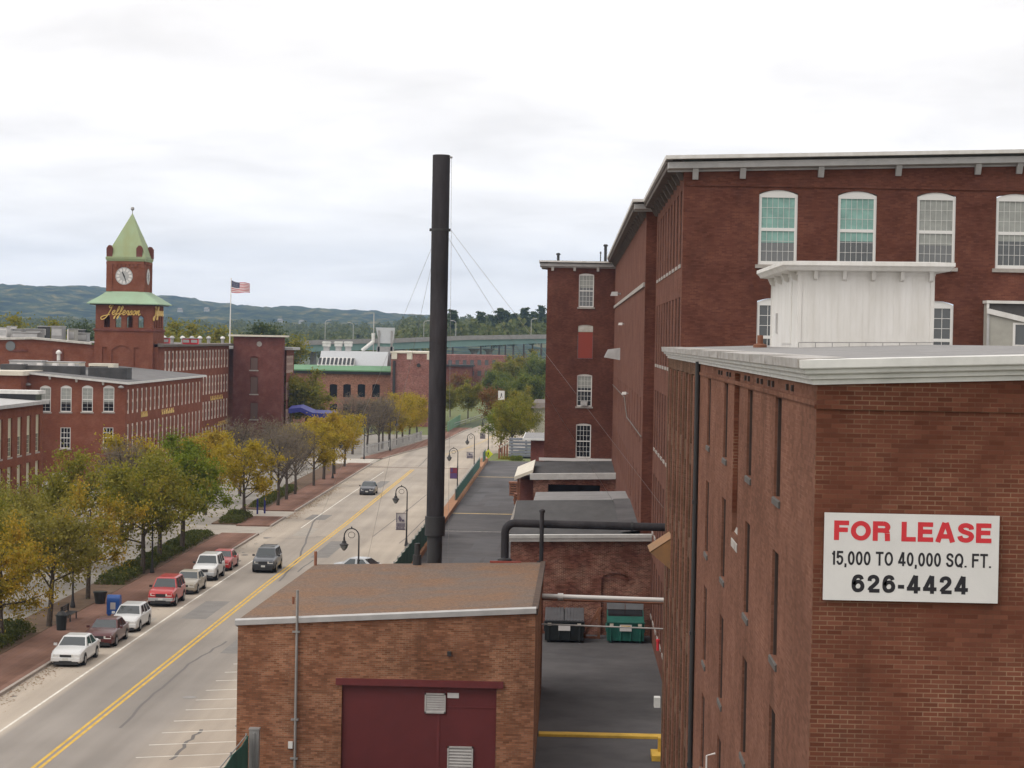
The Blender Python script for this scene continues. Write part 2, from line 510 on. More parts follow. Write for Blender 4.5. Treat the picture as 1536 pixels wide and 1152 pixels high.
def letter_mesh(s, mat, name, parent, x0, x1, zbase, height, y, th, gap=.09, wide=None):
    """heavy sans-serif lettering facing -Y: every glyph is a set of flat pen strokes"""
    runs = []; adv = 0.0
    for ch in s:
        w, ps = GLYPH[ch]; ow = wide[ch]; parsed = []
        for p in ps:
            t = p.split(); k = t[0]; fl = t[-1] if t[-1] in 'TBO' else ''; v = [float(q) for q in t[1:] if q not in 'TBO']
            if k == 'a':
                cx_, cy_, rx_, ry_, a0, a1 = v; n = max(8, int(abs(a1 - a0) / 10)); pts = [(cx_ + rx_ * math.cos(R(a0 + (a1 - a0) * i / n)), cy_ + ry_ * math.sin(R(a0 + (a1 - a0) * i / n))) for i in range(n + 1)]
            else:
                q = list(zip(v[0::2], v[1::2])); pts = q
                if k == 'c':
                    pts = []
                    for i in range(len(q) - 1):
                        a, b, c, d = q[max(0, i - 1)], q[i], q[i + 1], q[min(len(q) - 1, i + 2)]
                        for j in range(5):
                            u = j / 5; pts.append(tuple(.5 * (2 * b[m] + (c[m] - a[m]) * u + (2 * a[m] - 5 * b[m] + 4 * c[m] - d[m]) * u * u + (3 * b[m] - a[m] - 3 * c[m] + d[m]) * u ** 3) for m in (0, 1)))
                    pts.append(q[-1])
            parsed.append((k, fl, pts))
        xs = [a for _, _, pts in parsed for a, _ in pts] or [0, .1]; xa, xb = min(xs), max(xs)
        for k, fl, pts in parsed:
            ins = (lambda z: th / 2 + z * (1 - th)) if (fl or k != 'l') else (lambda z: z)
            fx = lambda a: th / 2 + (a - xa) / max(1e-6, xb - xa) * max(0.0, ow - th) if xb - xa > .05 else ow / 2
            q = [(fx(a), ins(b)) for a, b in pts]
            if k == 'l' and len(q) == 2 and abs(q[0][1] - q[1][1]) < .01:      # level bars run out to the glyph's edges
                l_ = 0 if pts[0][0] > xa + .02 and ch not in 'T4-' else th / 2
                q = [(q[0][0] - (th / 2 if ch in 'T4-' else 0), q[0][1]), (q[1][0] + (th / 2 if pts[1][0] > xb - .12 or ch in 'FEL' else 0), q[1][1])]
            runs.append((adv, q, k))
        adv += ow + gap
    adv -= gap
    sc = (x1 - x0) / (adv * height); c = MB()
    for n_, (ad, pts, k) in enumerate(runs):
        yy = y - .0003 * (n_ % 4); L, Rr = [], []
        closed = k == 'a' and math.hypot(pts[0][0] - pts[-1][0], pts[0][1] - pts[-1][1]) < 1e-5
        for i, p in enumerate(pts):
            a = pts[max(0, i - 1)]; b = pts[min(len(pts) - 1, i + 1)]
            if closed:
                a = pts[i - 1] if i else pts[-2]; b = pts[i + 1] if i < len(pts) - 1 else pts[1]
            dx_, dz_ = (b[0] - a[0]), (b[1] - a[1]); l = math.hypot(dx_, dz_) or 1; nx, nz = -dz_ / l * th / 2, dx_ / l * th / 2
            X = lambda q: x0 + (ad + q) * height * sc
            L.append((X(p[0] + nx), yy, zbase + (p[1] + nz) * height)); Rr.append((X(p[0] - nx), yy, zbase + (p[1] - nz) * height))
        for i in range(len(pts) - 1): c.poly([L[i], L[i + 1], Rr[i + 1], Rr[i]])
    return c.build(name, mat, parent)
# ------------------------------------------------------------------ material library
brick('brick_sign', (0.1199, 0.04259, 0.0268), (0.1517, 0.05867, 0.03705), (0.2147, 0.1326, 0.08669), blotch=0.2, stain_amt=0.5, mortar_patch=0.25, ms=0.008, var=0.14, bw=0.21, rh=0.066)
brick('brick_side', (0.1624, 0.07677, 0.05215), (0.1893, 0.09197, 0.06322), (0.2164, 0.1119, 0.07903), blotch=0.16, stain_amt=0.5, mortar_patch=0.3, var=0.12, bump=0, ms=0.008)
brick('brick_grey', (0.1191, 0.06782, 0.04443), (0.1407, 0.08251, 0.05385), (0.166, 0.1048, 0.07405), blotch=0.2, stain_amt=0.5, var=0.15, bump=0)
brick('brick_mill', (0.1101, 0.04209, 0.03054), (0.1319, 0.05219, 0.03716), (0.1551, 0.06735, 0.04542), blotch=0.16, stain_amt=0.3, ms=0.010, var=0.14, bump=0)
brick('brick_mill_side', (0.1439, 0.06433, 0.04642), (0.1657, 0.0772, 0.05571), (0.1832, 0.0919, 0.06963), blotch=0.16, stain_amt=0.4, mortar_patch=0.3, var=0.1, bump=0)
brick('brick_garage', (0.2112, 0.0833, 0.04382), (0.2966, 0.1318, 0.07569), (0.2876, 0.1828, 0.1195), blotch=0.2, stain_amt=0.45, ms=0.012, mortar_patch=0.7, var=0.24)
brick('brick_left', (0.1876, 0.0615, 0.03714), (0.2168, 0.07735, 0.04642), (0.2168, 0.1072, 0.07428), blotch=0.08, stain_amt=0.12, bump=0, var=0.08)
brick('brick_dark', (0.1444, 0.04918, 0.04032), (0.1824, 0.0636, 0.04928), (0.1824, 0.1018, 0.08064), blotch=0.12, stain_amt=0.2, bump=0, var=0.08)
brick('brick_salmon', (0.272, 0.1275, 0.08925), (0.323, 0.1615, 0.1105), (0.306, 0.187, 0.136), blotch=0.1, stain_amt=0.1, bump=0)
brick('brick_pink', (0.2295, 0.09775, 0.08075), (0.2805, 0.1232, 0.102), (0.2805, 0.17, 0.1445), blotch=0.1, stain_amt=0.1, bump=0)
brick('brick_annex', (0.153, 0.051, 0.0357), (0.1997, 0.07225, 0.051), (0.323, 0.2295, 0.17), blotch=0.3, stain_amt=0.4)
brick('sidewalk_brick', (0.1804, 0.1025, 0.07626), (0.2173, 0.1271, 0.0984), (0.1804, 0.1148, 0.0902), bw=0.3, rh=0.1, blotch=0.14, stain_amt=0.35, bump=0, var=0.15)
plain('white_paint', (0.73, 0.71, 0.68), 0.6, c2=(0.60, 0.575, 0.53), nscale=1.5, stretch=(1.6, 1, 0.25))
plain('trim_old', (0.60, 0.58, 0.53), 0.7, c2=(0.40, 0.37, 0.32), nscale=2.2)
plain('trim_white', (0.62, 0.61, 0.58), 0.6, noise=0.12, nscale=1.5)
plain('trim_cream', (0.62, 0.57, 0.47), 0.6, noise=0.1, nscale=1.0)
plain('trim_grey', (0.42, 0.41, 0.40), 0.7, noise=0.12, nscale=1.5)
plain('soffit', (0.13, 0.105, 0.088), 0.8, noise=0.15, nscale=2)
plain('window_white', (0.70, 0.69, 0.66), 0.5)
plain('window_brown', (0.12, 0.07, 0.055), 0.6)
plain('window_tan', (0.60, 0.49, 0.42), 0.6)
plain('window_cream', (0.62, 0.58, 0.42), 0.6)
plain('dark_brown', (0.045, 0.03, 0.025), 0.8, noise=0.2, nscale=3)  # also carries the painted-in shade of the window reveals
plain('sill_dark', (0.085, 0.075, 0.068), 0.85, noise=0.2, nscale=3)
plain('sill_stone', (0.33, 0.30, 0.27), 0.85, noise=0.2, nscale=3)
plain('glass', (0.035, 0.042, 0.045), 0.06, spec=0.9)
plain('glass_grey', (0.12, 0.125, 0.125), 0.12, spec=0.7)
plain('glass_dark', (0.012, 0.013, 0.016), 0.1, spec=0.5)
plain('blind_teal', (0.21, 0.37, 0.325), 0.5, noise=0.18, nscale=2.5)
plain('blind_grey', (0.30, 0.31, 0.285), 0.5, noise=0.15, nscale=2.5)
plain('blind_cream', (0.55, 0.52, 0.40), 0.7)
plain('red_board', (0.26, 0.045, 0.028), 0.7)
plain('roof_dull', (0.17, 0.163, 0.16), 0.9, c2=(0.12, 0.115, 0.112), nscale=0.5)
plain('roof_grey', (0.26, 0.25, 0.245), 0.75, c2=(0.18, 0.175, 0.17), nscale=1.2)
plain('roof_metal', (0.46, 0.44, 0.42), 0.5, c2=(0.30, 0.27, 0.24), nscale=3.0, metal=0.2)
plain('roof_black', (0.06, 0.057, 0.056), 0.85, noise=0.28, nscale=0.9, stretch=(1, 0.25, 1))
def gravel():
    m, t, b = mat_base('roof_gravel'); g = nn(t, 'ShaderNodeNewGeometry')
    n1 = nn(t, 'ShaderNodeTexNoise'); n1.inputs['Scale'].default_value = 9.0; n1.inputs['Detail'].default_value = 4; n1.inputs['Roughness'].default_value = .8
    n2 = nn(t, 'ShaderNodeTexNoise'); n2.inputs['Scale'].default_value = .33; n2.inputs['Detail'].default_value = 6; n2.inputs['Roughness'].default_value = .65
    t.links.new(g.outputs['Position'], n1.inputs['Vector']); t.links.new(g.outputs['Position'], n2.inputs['Vector'])
    r1 = nn(t, 'ShaderNodeValToRGB'); r1.color_ramp.elements[0].position = .36; r1.color_ramp.elements[0].color = (.09, .052, .034, 1); r1.color_ramp.elements[1].position = .64; r1.color_ramp.elements[1].color = (.275, .145, .07, 1)
    r2 = nn(t, 'ShaderNodeValToRGB'); r2.color_ramp.elements[0].position = .36; r2.color_ramp.elements[0].color = (.075, .058, .046, 1); r2.color_ramp.elements[1].position = .64; r2.color_ramp.elements[1].color = (.21, .15, .115, 1)
    f = nn(t, 'ShaderNodeMapRange'); f.inputs['From Min'].default_value = .40; f.inputs['From Max'].default_value = .62; t.links.new(n2.outputs['Fac'], f.inputs['Value'])
    mx = nn(t, 'ShaderNodeMixRGB'); t.links.new(n1.outputs['Fac'], r1.inputs[0]); t.links.new(n1.outputs['Fac'], r2.inputs[0]); t.links.new(f.outputs[0], mx.inputs[0]); t.links.new(r1.outputs[0], mx.inputs[1]); t.links.new(r2.outputs[0], mx.inputs[2])
    t.links.new(mx.outputs[0], b.inputs['Base Color']); b.inputs['Roughness'].default_value = .95
    bp = nn(t, 'ShaderNodeBump'); bp.inputs['Strength'].default_value = .7; bp.inputs['Distance'].default_value = .04; t.links.new(n1.outputs['Fac'], bp.inputs['Height']); t.links.new(bp.outputs[0], b.inputs['Normal'])
gravel()
plain('asphalt_dark', (0.12, 0.112, 0.112), 0.92, c2=(0.07, 0.066, 0.067), nscale=0.3, spec=.15)
plain('concrete', (0.3526, 0.3116, 0.2624), 0.9, noise=0.12, nscale=0.5)
plain('concrete_grey', (0.2788, 0.2624, 0.246), 0.9, noise=0.12, nscale=0.7)
plain('kerb_stone', (0.34, 0.29, 0.25), 0.9, noise=0.15, nscale=1.5)
plain('rust_kerb', (0.40, 0.19, 0.085), 0.9, c2=(0.26, 0.13, 0.07), nscale=1.0)
plain('line_white', (0.66, 0.62, 0.55), 0.8, noise=0.2, nscale=1.6)
plain('line_yellow', (0.60, 0.37, 0.055), 0.8, noise=0.2, nscale=1.5)
plain('line_yellow_faded', (0.50, 0.36, 0.15), 0.8, noise=0.2, nscale=1.5)
plain('tar', (0.14, 0.125, 0.115), 0.8)
plain('steel_dark', (0.034, 0.030, 0.032), 0.8, noise=0.4, nscale=1.6, stretch=(1, 1, 0.22), spec=0.25)
plain('steel_black', (0.03, 0.028, 0.028), 0.55)
plain('steel_grey', (0.30, 0.29, 0.28), 0.45, metal=0.4, noise=0.1, nscale=2)
plain('steel_rust', (0.22, 0.09, 0.05), 0.8, noise=0.3, nscale=2)
plain('rust_plate', (0.30, 0.15, 0.06), 0.8, c2=(0.20, 0.12, 0.06), nscale=2)
plain('pipe_white', (0.66, 0.63, 0.60), 0.4)
plain('door_red', (0.1148, 0.01785, 0.01785), 0.55, noise=0.12, nscale=0.9)
plain('lintel_red', (0.1318, 0.0221, 0.0221), 0.55, noise=0.15, nscale=1.5)
plain('vent_grey', (0.42, 0.40, 0.38), 0.5, noise=0.1)
plain('green_fabric', (0.022, 0.10, 0.072), 0.7, noise=0.25, nscale=1.0)
plain('dumpster_green', (0.015, 0.105, 0.08), 0.5, noise=0.25, nscale=1.5)
plain('dumpster_black', (0.016, 0.019, 0.019), 0.5, noise=0.25, nscale=1.5)
plain('lid_plastic', (0.10, 0.10, 0.105), 0.5, noise=0.2, nscale=2)
plain('sign_white', (0.63, 0.61, 0.59), 0.45, noise=0.05, nscale=1.4)
plain('sign_red', (0.55, 0.025, 0.035), 0.5)
plain('sign_black', (0.012, 0.010, 0.014), 0.5)
plain('copper_green', (0.28, 0.36, 0.22), 0.75, c2=(0.27, 0.30, 0.145), nscale=0.35, stretch=(1.5, 1.5, 0.35))
plain('soil_roof', (0.085, 0.055, 0.04), 0.95, noise=.3, nscale=2)
plain('copper_pale', (0.29, 0.42, 0.28), 0.75, c2=(0.27, 0.35, 0.24), nscale=0.4)
plain('gold', (0.80, 0.55, 0.16), 0.4)
plain('shed_tan', (0.37, 0.355, 0.31), 0.7, noise=0.08)
plain('teal_steel', (0.17, 0.27, 0.24), 0.6, noise=0.12, nscale=0.15)
plain('blue_vinyl', (0.018, 0.02, 0.16), 0.5)
plain('cream_wall', (0.62, 0.58, 0.49), 0.8, noise=0.1)
plain('siding_grey', (0.43, 0.44, 0.45), 0.6, noise=0.05)
plain('roof_green', (0.115, 0.235, 0.125), 0.7, noise=0.12, nscale=0.4)
plain('bark', (0.075, 0.058, 0.045), 0.9, noise=0.3, nscale=6)
plain('twig', (0.135, 0.108, 0.085), 0.9, noise=0.3, nscale=3)

ROOTS = {}
# ------------------------------------------------------------------ the brick mill that carries the lease sign
XS = P(1219.8, 835, Y=30).x
YS0, YS1, SL = 30.0, 75.0, 0.041
ZS = P(1226, 577, Y=30).z
XSR = 22.0
b = empty('mill_building', (XS, YS0, 0), 'near red brick mill block with a white stepped cornice, carrying the lease sign', 'mill building')
ROOTS['sign'] = b
XK = 9.6; ZK = SL * (XK - XS)
w = MB(); wall(w, 'front', YS0, XS, XK, 0, ZS, (), 0.1, top=(ZS, ZS + ZK)); wall(w, 'front', YS0, XK, XSR, 0, ZS + ZK, (), 0.1)
w.box(XS - 0.03, XSR, YS0 - 0.03, YS0 - 0.0005, ZS - 0.34, ZS - 0.27)
w.build('wall', MATS['brick_sign'], b)
rows = [(ZS - 2.0, ZS - 0.33), (ZS - 4.67, ZS - 2.88), (ZS - 7.4, ZS - 5.5), (ZS - 10.1, ZS - 8.2), (ZS - 12.8, ZS - 10.9), (ZS - 15.4, ZS - 13.6)]
near_ops = []
for yc in (35.4, 41.0, 47.3, 53.0):
    for lo, hi in rows:
        if not (yc == 47.3 and lo > ZS - 3): near_ops.append((yc - 0.55, yc + 0.55, lo, hi, 0))
near_ops.append((43.4, 44.9, ZS - 3.4, ZS - 0.06, 0))
near_ops.append((46.75, 47.85, ZS - 2.0, ZS - 0.33, 0))
w = MB(); wall(w, 'left', XS, YS0, 57.0, 0, ZS, near_ops, 0.1)
for k, o in enumerate(near_ops): fill_back(w, 'left', XS, o, 0.1)
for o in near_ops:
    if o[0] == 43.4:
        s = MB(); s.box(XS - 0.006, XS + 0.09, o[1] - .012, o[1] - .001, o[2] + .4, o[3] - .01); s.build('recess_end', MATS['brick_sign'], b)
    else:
        s = MB(); s.box(XS + 0.046, XS + 0.097, o[1] - .05, o[1] - .001, o[2] + .002, o[3] - .002); s.build('dark_reveal', MATS['dark_brown'], b)  # shade and dirty wood of the far reveal painted as one dark strip
w.box(XS - 0.03, XS - 0.0005, YS0, 57.0, ZS - 0.30, ZS - 0.22)
w.build('wall', MATS['brick_side'], b)
far_ops = []
for k in range(6):
    yc = 59.9 + 2.75 * k
    for lo, hi in rows: far_ops.append((yc - 0.7, yc + 0.7, lo - 0.3, hi, 0))
w = MB(); wall(w, 'left', XS - 0.02, 57.0, YS1, 0, ZS, far_ops, 0.22)
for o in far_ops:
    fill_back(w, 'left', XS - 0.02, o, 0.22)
    s = MB(); s.box(XS + 0.05, XS + 0.197, o[1] - .08, o[1] - .001, o[2] + .002, o[3] - .002); s.build('dark_reveal', MATS['dark_brown'], b)  # far reveal darkened by a strip with its shade in the colour
w.poly([(XS - 0.02, YS1, 0), (XSR, YS1, 0), (XSR, YS1, ZS), (XS - 0.02, YS1, ZS)])
w.build('wall', MATS['brick_grey'], b)
for yc in (35.4, 41.0, 47.3, 53.0):
    for lo, hi in rows:
        s = MB(); s.hexa([(XS - 0.03, yc - 0.6, lo - 0.12), (XS - 0.0005, yc - 0.6, lo - 0.12), (XS - 0.0005, yc + 0.6, lo - 0.12), (XS - 0.03, yc + 0.6, lo - 0.12)],
                         [(XS - 0.03, yc - 0.6, lo - 0.02), (XS - 0.0005, yc - 0.6, lo), (XS - 0.0005, yc + 0.6, lo), (XS - 0.03, yc + 0.6, lo - 0.02)])
        s.build('sill', MATS['sill_dark'], b)
s = MB(); s.hexa([(XS - 0.012, 43.36, ZS - 3.7), (XS - 0.0005, 43.36, ZS - 3.7), (XS - 0.0005, 44.94, ZS - 3.7), (XS - 0.012, 44.94, ZS - 3.7)],
                 [(XS - 0.012, 43.36, ZS - 3.55), (XS + 0.098, 43.41, ZS - 3.3), (XS + 0.098, 44.89, ZS - 3.3), (XS - 0.012, 44.94, ZS - 3.55)])
s.build('sill', MATS['sill_stone'], b)
# iron anchor heads in the corbel under the cornice
for yc in (33.1, 33.9, 36.3, 37.0, 38.4, 39.2, 41.2, 42.0, 46.0, 46.8, 48.6, 49.4):
    s = MB(); s.box(XS - 0.04, XS - 0.0008, yc - 0.06, yc + 0.06, ZS - 0.17, ZS - 0.07); s.build('anchor_plate', MATS['dark_brown'], b)
s = MB(); s.tube([(XS - 0.07, 56.8, ZS + 0.05), (XS - 0.07, 56.8, 0)], 0.065, 10)
for zz in (3, 6.5, 10, 13.5): s.box(XS - 0.15, XS - 0.0005, 56.75, 56.85, zz, zz + 0.1)
s.build('downpipe', MATS['steel_black'], b)
for yc in (58.5, 61.2, 64.0, 66.7, 69.5, 72.3):
    s = MB(); s.box(XS - .075, XS - .0205, yc - .28, yc + .28, 0, ZS - .35); s.build('pilaster', MATS['brick_side'], b)
# stepped cornice along eave and front
prof = [(0, -0.002), (0.05, -0.002), (0.055, 0.06), (0.11, 0.075), (0.115, 0.13), (0.17, 0.14), (0.185, 0.155), (0.19, 0.205), (0.24, 0.215), (0.25, 0.23), (0.255, 0.34), (0, 0.36)]
c = MB(); c.sweep([(XS, YS1, ZS), (XS, YS0, ZS), (XK, YS0, ZS + ZK), (XSR, YS0, ZS + ZK)], prof)
c.build('cornice', MATS['trim_white'], b)
c = MB(); zr = ZS + 0.36
c.poly([(XS, YS0, zr), (XK, YS0, zr + ZK), (XK, YS1, zr + ZK), (XS, YS1, zr)]); c.poly([(XK, YS0, zr + ZK), (XSR, YS0, zr + ZK), (XSR, YS1, zr + ZK), (XK, YS1, zr + ZK)])
c.build('roof', MATS['roof_grey'], b)
c = MB()   # metal drip edge in bent, patched lengths along the old eave
random.seed(4)
yy = YS0
while yy < YS1:
    L = random.uniform(1.2, 3.2); dz = random.uniform(0.0, 0.03); y2 = min(YS1, yy + L)
    c.hexa([(XS - 0.27 - dz * .3, yy, zr - 0.13), (XS + 0.05, yy, zr + 0.005), (XS + 0.05, y2, zr + 0.005), (XS - 0.27 + dz * .3, y2, zr - 0.13)],
           [(XS - 0.28, yy, zr - 0.0 + dz), (XS + 0.42, yy, zr + 0.03), (XS + 0.42, y2, zr + 0.03), (XS - 0.28, y2, zr - 0.0 + dz * .4)])
    yy = y2 + 0.02
c.build('drip_edge', MATS['roof_metal'], b)
c = MB(); q = P(1140, 520, Y=62)
c.tube([(q.x, 62, ZS + 0.3), (q.x, 62, q.z + 0.33)], 0.085, 10); c.lathe([(0.2, 0), (0.2, 0.08), (0.1, 0.12)], (q.x, 62, zr + SL * (q.x - XS)), 12)
c.build('vent_pipe', MATS['steel_rust'], b)

# the lease sign, an 8 x 4 ft sheet
pA = P(1237.5, 769, Y=29.93); pB = P(1500, 774, Y=29.93); pC = P(1496, 905, Y=29.93); pD = P(1234, 900, Y=29.93)
sx0, sx1 = (pA.x + pD.x) / 2, (pB.x + pC.x) / 2; sz0, sz1 = (pC.z + pD.z) / 2, (pA.z + pB.z) / 2
sg = MB(); sg.box(sx0, sx1, 29.93, 29.965, sz0, sz1)
for xx in (sx0 + 0.3, sx1 - 0.3): sg.box(xx - 0.04, xx + 0.04, 29.965, 29.9695, sz0 + 0.1, sz1 - 0.1)
sign = empty('lease_sign', (sx0, 29.95, sz0), 'white rectangular lease board with red and black lettering on the near brick wall', 'sign')
sg.build('board', MATS['sign_white'], sign)
sw, sh = sx1 - sx0, sz1 - sz0
def sx(px): return sx0 + sw * (px - 1236.0) / (1498.0 - 1236.0)
def line(s, xa, xb, ztop, zbot, bold, mat):
    """zoom2 fractions measured on the board: xa..xb px in the photo, ztop/zbot as fractions of its height"""
    letter_mesh(s, MATS[mat], 'lettering', sign, sx(xa), sx(xb), sz1 - zbot * sh, (zbot - ztop) * sh, 29.928, bold, .14 if '-' in s else .085, OW_BOLD if bold > .2 else OW_COND)
line('FOR LEASE', 1250.5, 1486.5, 0.087, 0.312, 0.235, 'sign_red')
line('15,000 TO 40,000 SQ. FT.', 1247, 1487, 0.435, 0.595, 0.165, 'sign_black')
line('626-4424', 1278.5, 1453, 0.70, 0.905, 0.215, 'sign_black')

# white roof penthouse
YP0, YP1 = 58.0, 65.6
x0, x1 = P(1197, 460, Y=YP0).x, P(1400.5, 460, Y=YP0).x
zt = P(1300, 403, Y=YP0).z
zb = zr + SL * (x0 - XS)
pb = empty('roof_penthouse', (x0, YP0, zb), 'white boarded penthouse with bracketed cornice standing on the near mill roof', 'penthouse')
w = MB(); w.box(x0, x1, YP0, YP1, zb - 0.02, zt); 
nb = 22
for i in range(nb):   # board joints
    xx = x0 + (x1 - x0) * (i + 0.5) / nb
    w.box(xx - 0.006, xx + 0.006, YP0 - 0.005, YP0 - 0.0005, zb + 0.02, zt - 0.12)
w.box(x1 - 0.09, x1 + 0.012, YP0 - 0.03, YP0 - 0.0006, zb, zt); w.box(x0 - 0.012, x0 + 0.09, YP0 - 0.03, YP0 - 0.0006, zb, zt)
w.box(x0 - 0.03, x0 - 0.0006, YP1 - 0.1, YP1 + 0.01, zb, zt)
w.build('wall', MATS['white_paint'], pb)
pr = [(0, -0.2), (0.03, -0.2), (0.04, -0.1), (0.36, -0.08), (0.42, 0.0), (0.48, 0.05), (0.48, 0.15), (0, 0.18)]
c = MB(); c.sweep([(x0, YP1, zt), (x0, YP0, zt), (x1, YP0, zt + 0.03), (x1, YP1, zt + 0.03)], pr); c.build('cornice', MATS['white_paint'], pb)
c = MB(); c.poly([(x0 - .44, YP0 - .44, zt + 0.155), (x1 + .44, YP0 - .44, zt + 0.185), (x1 + .44, YP1 + .44, zt + 0.185), (x0 - .44, YP1 + .44, zt + 0.155)]); c.build('roof', MATS['roof_grey'], pb)
for i in range(5):
    xx = x0 + 0.45 + (x1 - x0 - 0.55) * i / 4
    c = MB(); c.hexa([(xx - .05, YP0 - .12, zt - .3), (xx + .05, YP0 - .12, zt - .3), (xx + .05, YP0 - .001, zt - .34), (xx - .05, YP0 - .001, zt - .34)],
                     [(xx - .05, YP0 - .24, zt - .05), (xx + .05, YP0 - .24, zt - .05), (xx + .05, YP0 - .001, zt - .05), (xx - .05, YP0 - .001, zt - .05)]); c.build('bracket', MATS['white_paint'], pb)
for i in range(4):
    yy = YP0 + 0.5 + 2.1 * i
    c = MB(); c.hexa([(x0 - .12, yy - .06, zt - .3), (x0 - .001, yy - .06, zt - .34), (x0 - .001, yy + .06, zt - .34), (x0 - .12, yy + .06, zt - .3)],
                     [(x0 - .24, yy - .06, zt - .05), (x0 - .001, yy - .06, zt - .05), (x0 - .001, yy + .06, zt - .05), (x0 - .24, yy + .06, zt - .05)]); c.build('bracket', MATS['white_paint'], pb)
c = MB(); c.box(x0 - 0.02, x0 - 0.0006, YP0 + 1.6, YP0 + 4.2, zb + 0.1, zb + 1.85); c.build('door', MATS['white_paint'], pb)
c = MB(); c.box(x0 - 0.05, x0 - 0.0006, YP0 + 5.6, YP0 + 5.8, zb + 0.4, zb + 1.0); c.build('switch_box', MATS['trim_grey'], pb)
# wire guard rail on the roof in front of it
ra, rb_ = P(1198, 517, Y=56.5), P(1400, 517, Y=56.5); zg = zr + SL * (ra.x - XS)
g = MB(); zt2 = P(1300, 515.5, Y=56.5).z
g.tube([(ra.x, 56.5, zt2), (rb_.x, 56.5, zt2 + 0.06)], 0.012, 6)
for i in range(9):
    xx = ra.x + (rb_.x - ra.x) * i / 8; g.tube([(xx, 56.5, zg), (xx, 56.5, zt2 + 0.06 * i / 8)], 0.011, 6)
tag(g.build('guard_rail', MATS['steel_grey']), 'low wire guard rail on the roof in front of the white penthouse', 'railing')

# tan clad bay on the tall mill, at the right edge of the picture
def right_bay():
    y0, y1 = 90.1, 90.93
    x0 = P(1481, 490, Y=y0).x; x1 = x0 + 5.5; zb = 12.0
    zt = P(1483, 455, Y=y0).z; zl = P(1483, 468, Y=y0).z; sl = -(P(1483, 466, Y=y0).z - P(1536, 480, Y=y0).z) / (P(1536, 480, Y=y0).x - x0) + .018
    hs = empty('roof_shed', (x0, y0, zb), 'tan clad shed with slanting white fascia at the right photo edge', 'shed')
    ow = (P(1522, 500, Y=y0).x, P(1522, 500, Y=y0).x + 1.2, P(1524, 517, Y=y0).z, P(1524, 487, Y=y0).z, 0)
    w = MB(); wall(w, 'front', y0, x0, x1, zb, zl - 1.9, [ow] if ow[3] < zl - 1.9 else [], .08); zq = zl - 1.9
    w = MB(); zq = max(ow[3] + .05, zl + sl * (x1 - x0) - .0)
    wall(w, 'front', y0, x0, ow[1] + .05, zb, ow[3] + .02, [ow], .08); w.poly([(x0, y0, ow[3] + .02), (ow[1] + .05, y0, ow[3] + .02), (ow[1] + .05, y0, zl + sl * (ow[1] + .05 - x0)), (x0, y0, zl)])
    w.poly([(x0, y0, zb), (x0, y1, zb), (x0, y1, zt), (x0, y0, zt)]); w.build('wall', MATS['shed_tan'], hs)
    c = MB(); c.hexa([(x0 - .04, y0 - .1, zl - .06), (x1, y0 - .1, zl - .06 + sl * (x1 - x0)), (x1, y0 - .002, zl - .06 + sl * (x1 - x0)), (x0 - .04, y0 - .002, zl - .06)], [(x0 - .04, y0 - .1, zl + .16), (x1, y0 - .1, zl + .16 + sl * (x1 - x0)), (x1, y0 - .002, zl + .16 + sl * (x1 - x0)), (x0 - .04, y0 - .002, zl + .16)]); c.build('fascia', MATS['white_paint'], hs)
    c = MB(); c.poly([(x0, y0 + .01, zl + .1), (x1, y0 + .01, zl + .1 + sl * (x1 - x0)), (x1, y0 + .01, zt), (x0, y0 + .01, zt)]); c.build('gable_panel', MATS['roof_black'], hs)
    c = MB(); c.box(x0 - .06, x1, y0 - .08, y1, zt + .001, zt + .12); c.box(x0 - .05, x0 + .05, y0 - .06, y0 - .003, zl + .161, zt); c.build('roof', MATS['white_paint'], hs)
    c = MB(); c.box(x0 - .03, x0 + .07, y0 - .05, y0 - .002, zb, zl - .061); c.build('corner_trim', MATS['trim_grey'], hs)
    c = MB()
    for a in ((ow[0] - .08, ow[0] + .02, ow[2], ow[3]), (ow[0] - .08, ow[1], ow[2] - .1, ow[2]), (ow[0] - .08, ow[1], ow[3], ow[3] + .08)): c.box(a[0], a[1], y0 - .03, y0 - .001, a[2], a[3])
    f = c.build('window', MATS['white_paint'], hs)
    c = MB(); c.poly([(ow[0], y0 + .07, ow[2]), (ow[1], y0 + .07, ow[2]), (ow[1], y0 + .07, ow[3]), (ow[0], y0 + .07, ow[3])]); c.build('pane', MATS['glass'], f)
right_bay()

# ------------------------------------------------------------------ tall mill behind
YM = 91.0
XM = P(1022.5, 440, Y=YM).x
ZM = P(1026, 257, Y=YM).z
XMR, SM, YM2 = 30.0, 0.034, 119.0
mb_ = empty('mill_building', (XM, YM, 0), 'tall five storey red brick mill with arched white windows behind the white penthouse', 'mill building')
wz1, wz0 = P(1167, 285, Y=YM).z, P(1167, 397, Y=YM).z
pitch = (P(1523, 340, Y=YM).x - P(1167, 340, Y=YM).x) / 3
ww = P(1196, 340, Y=YM).x - P(1138, 340, Y=YM).x
fl = wz1 - P(1167, 447, Y=YM).z
xc0 = P(1167, 340, Y=YM).x
ops = []
for r in range(4):
    for i in range(6): ops.append((xc0 + pitch * i - ww / 2, xc0 + pitch * i + ww / 2, wz0 - fl * r, wz1 - fl * r, 0.14))
w = MB(); wall(w, 'front', YM, XM, XMR, 0, ZM, ops, 0.09, top=(ZM, ZM + SM * (XMR - XM)))
w.box(XM + .1, XMR, YM - .05, YM - .0005, wz1 - 0.1 + .22, wz1 + .3)
w.build('wall', MATS['brick_mill'], mb_)
pa = window_proto(ww, wz1 - wz0, 0.2, 6, 3, blind='blind_teal', blind_frac=0.7, munt=.014, bar=.12, glass='glass_grey')
pg = window_proto(ww, wz1 - wz0, 0.2, 6, 3, blind='blind_grey', blind_frac=0.7, munt=.014, bar=.12, glass='glass_grey')
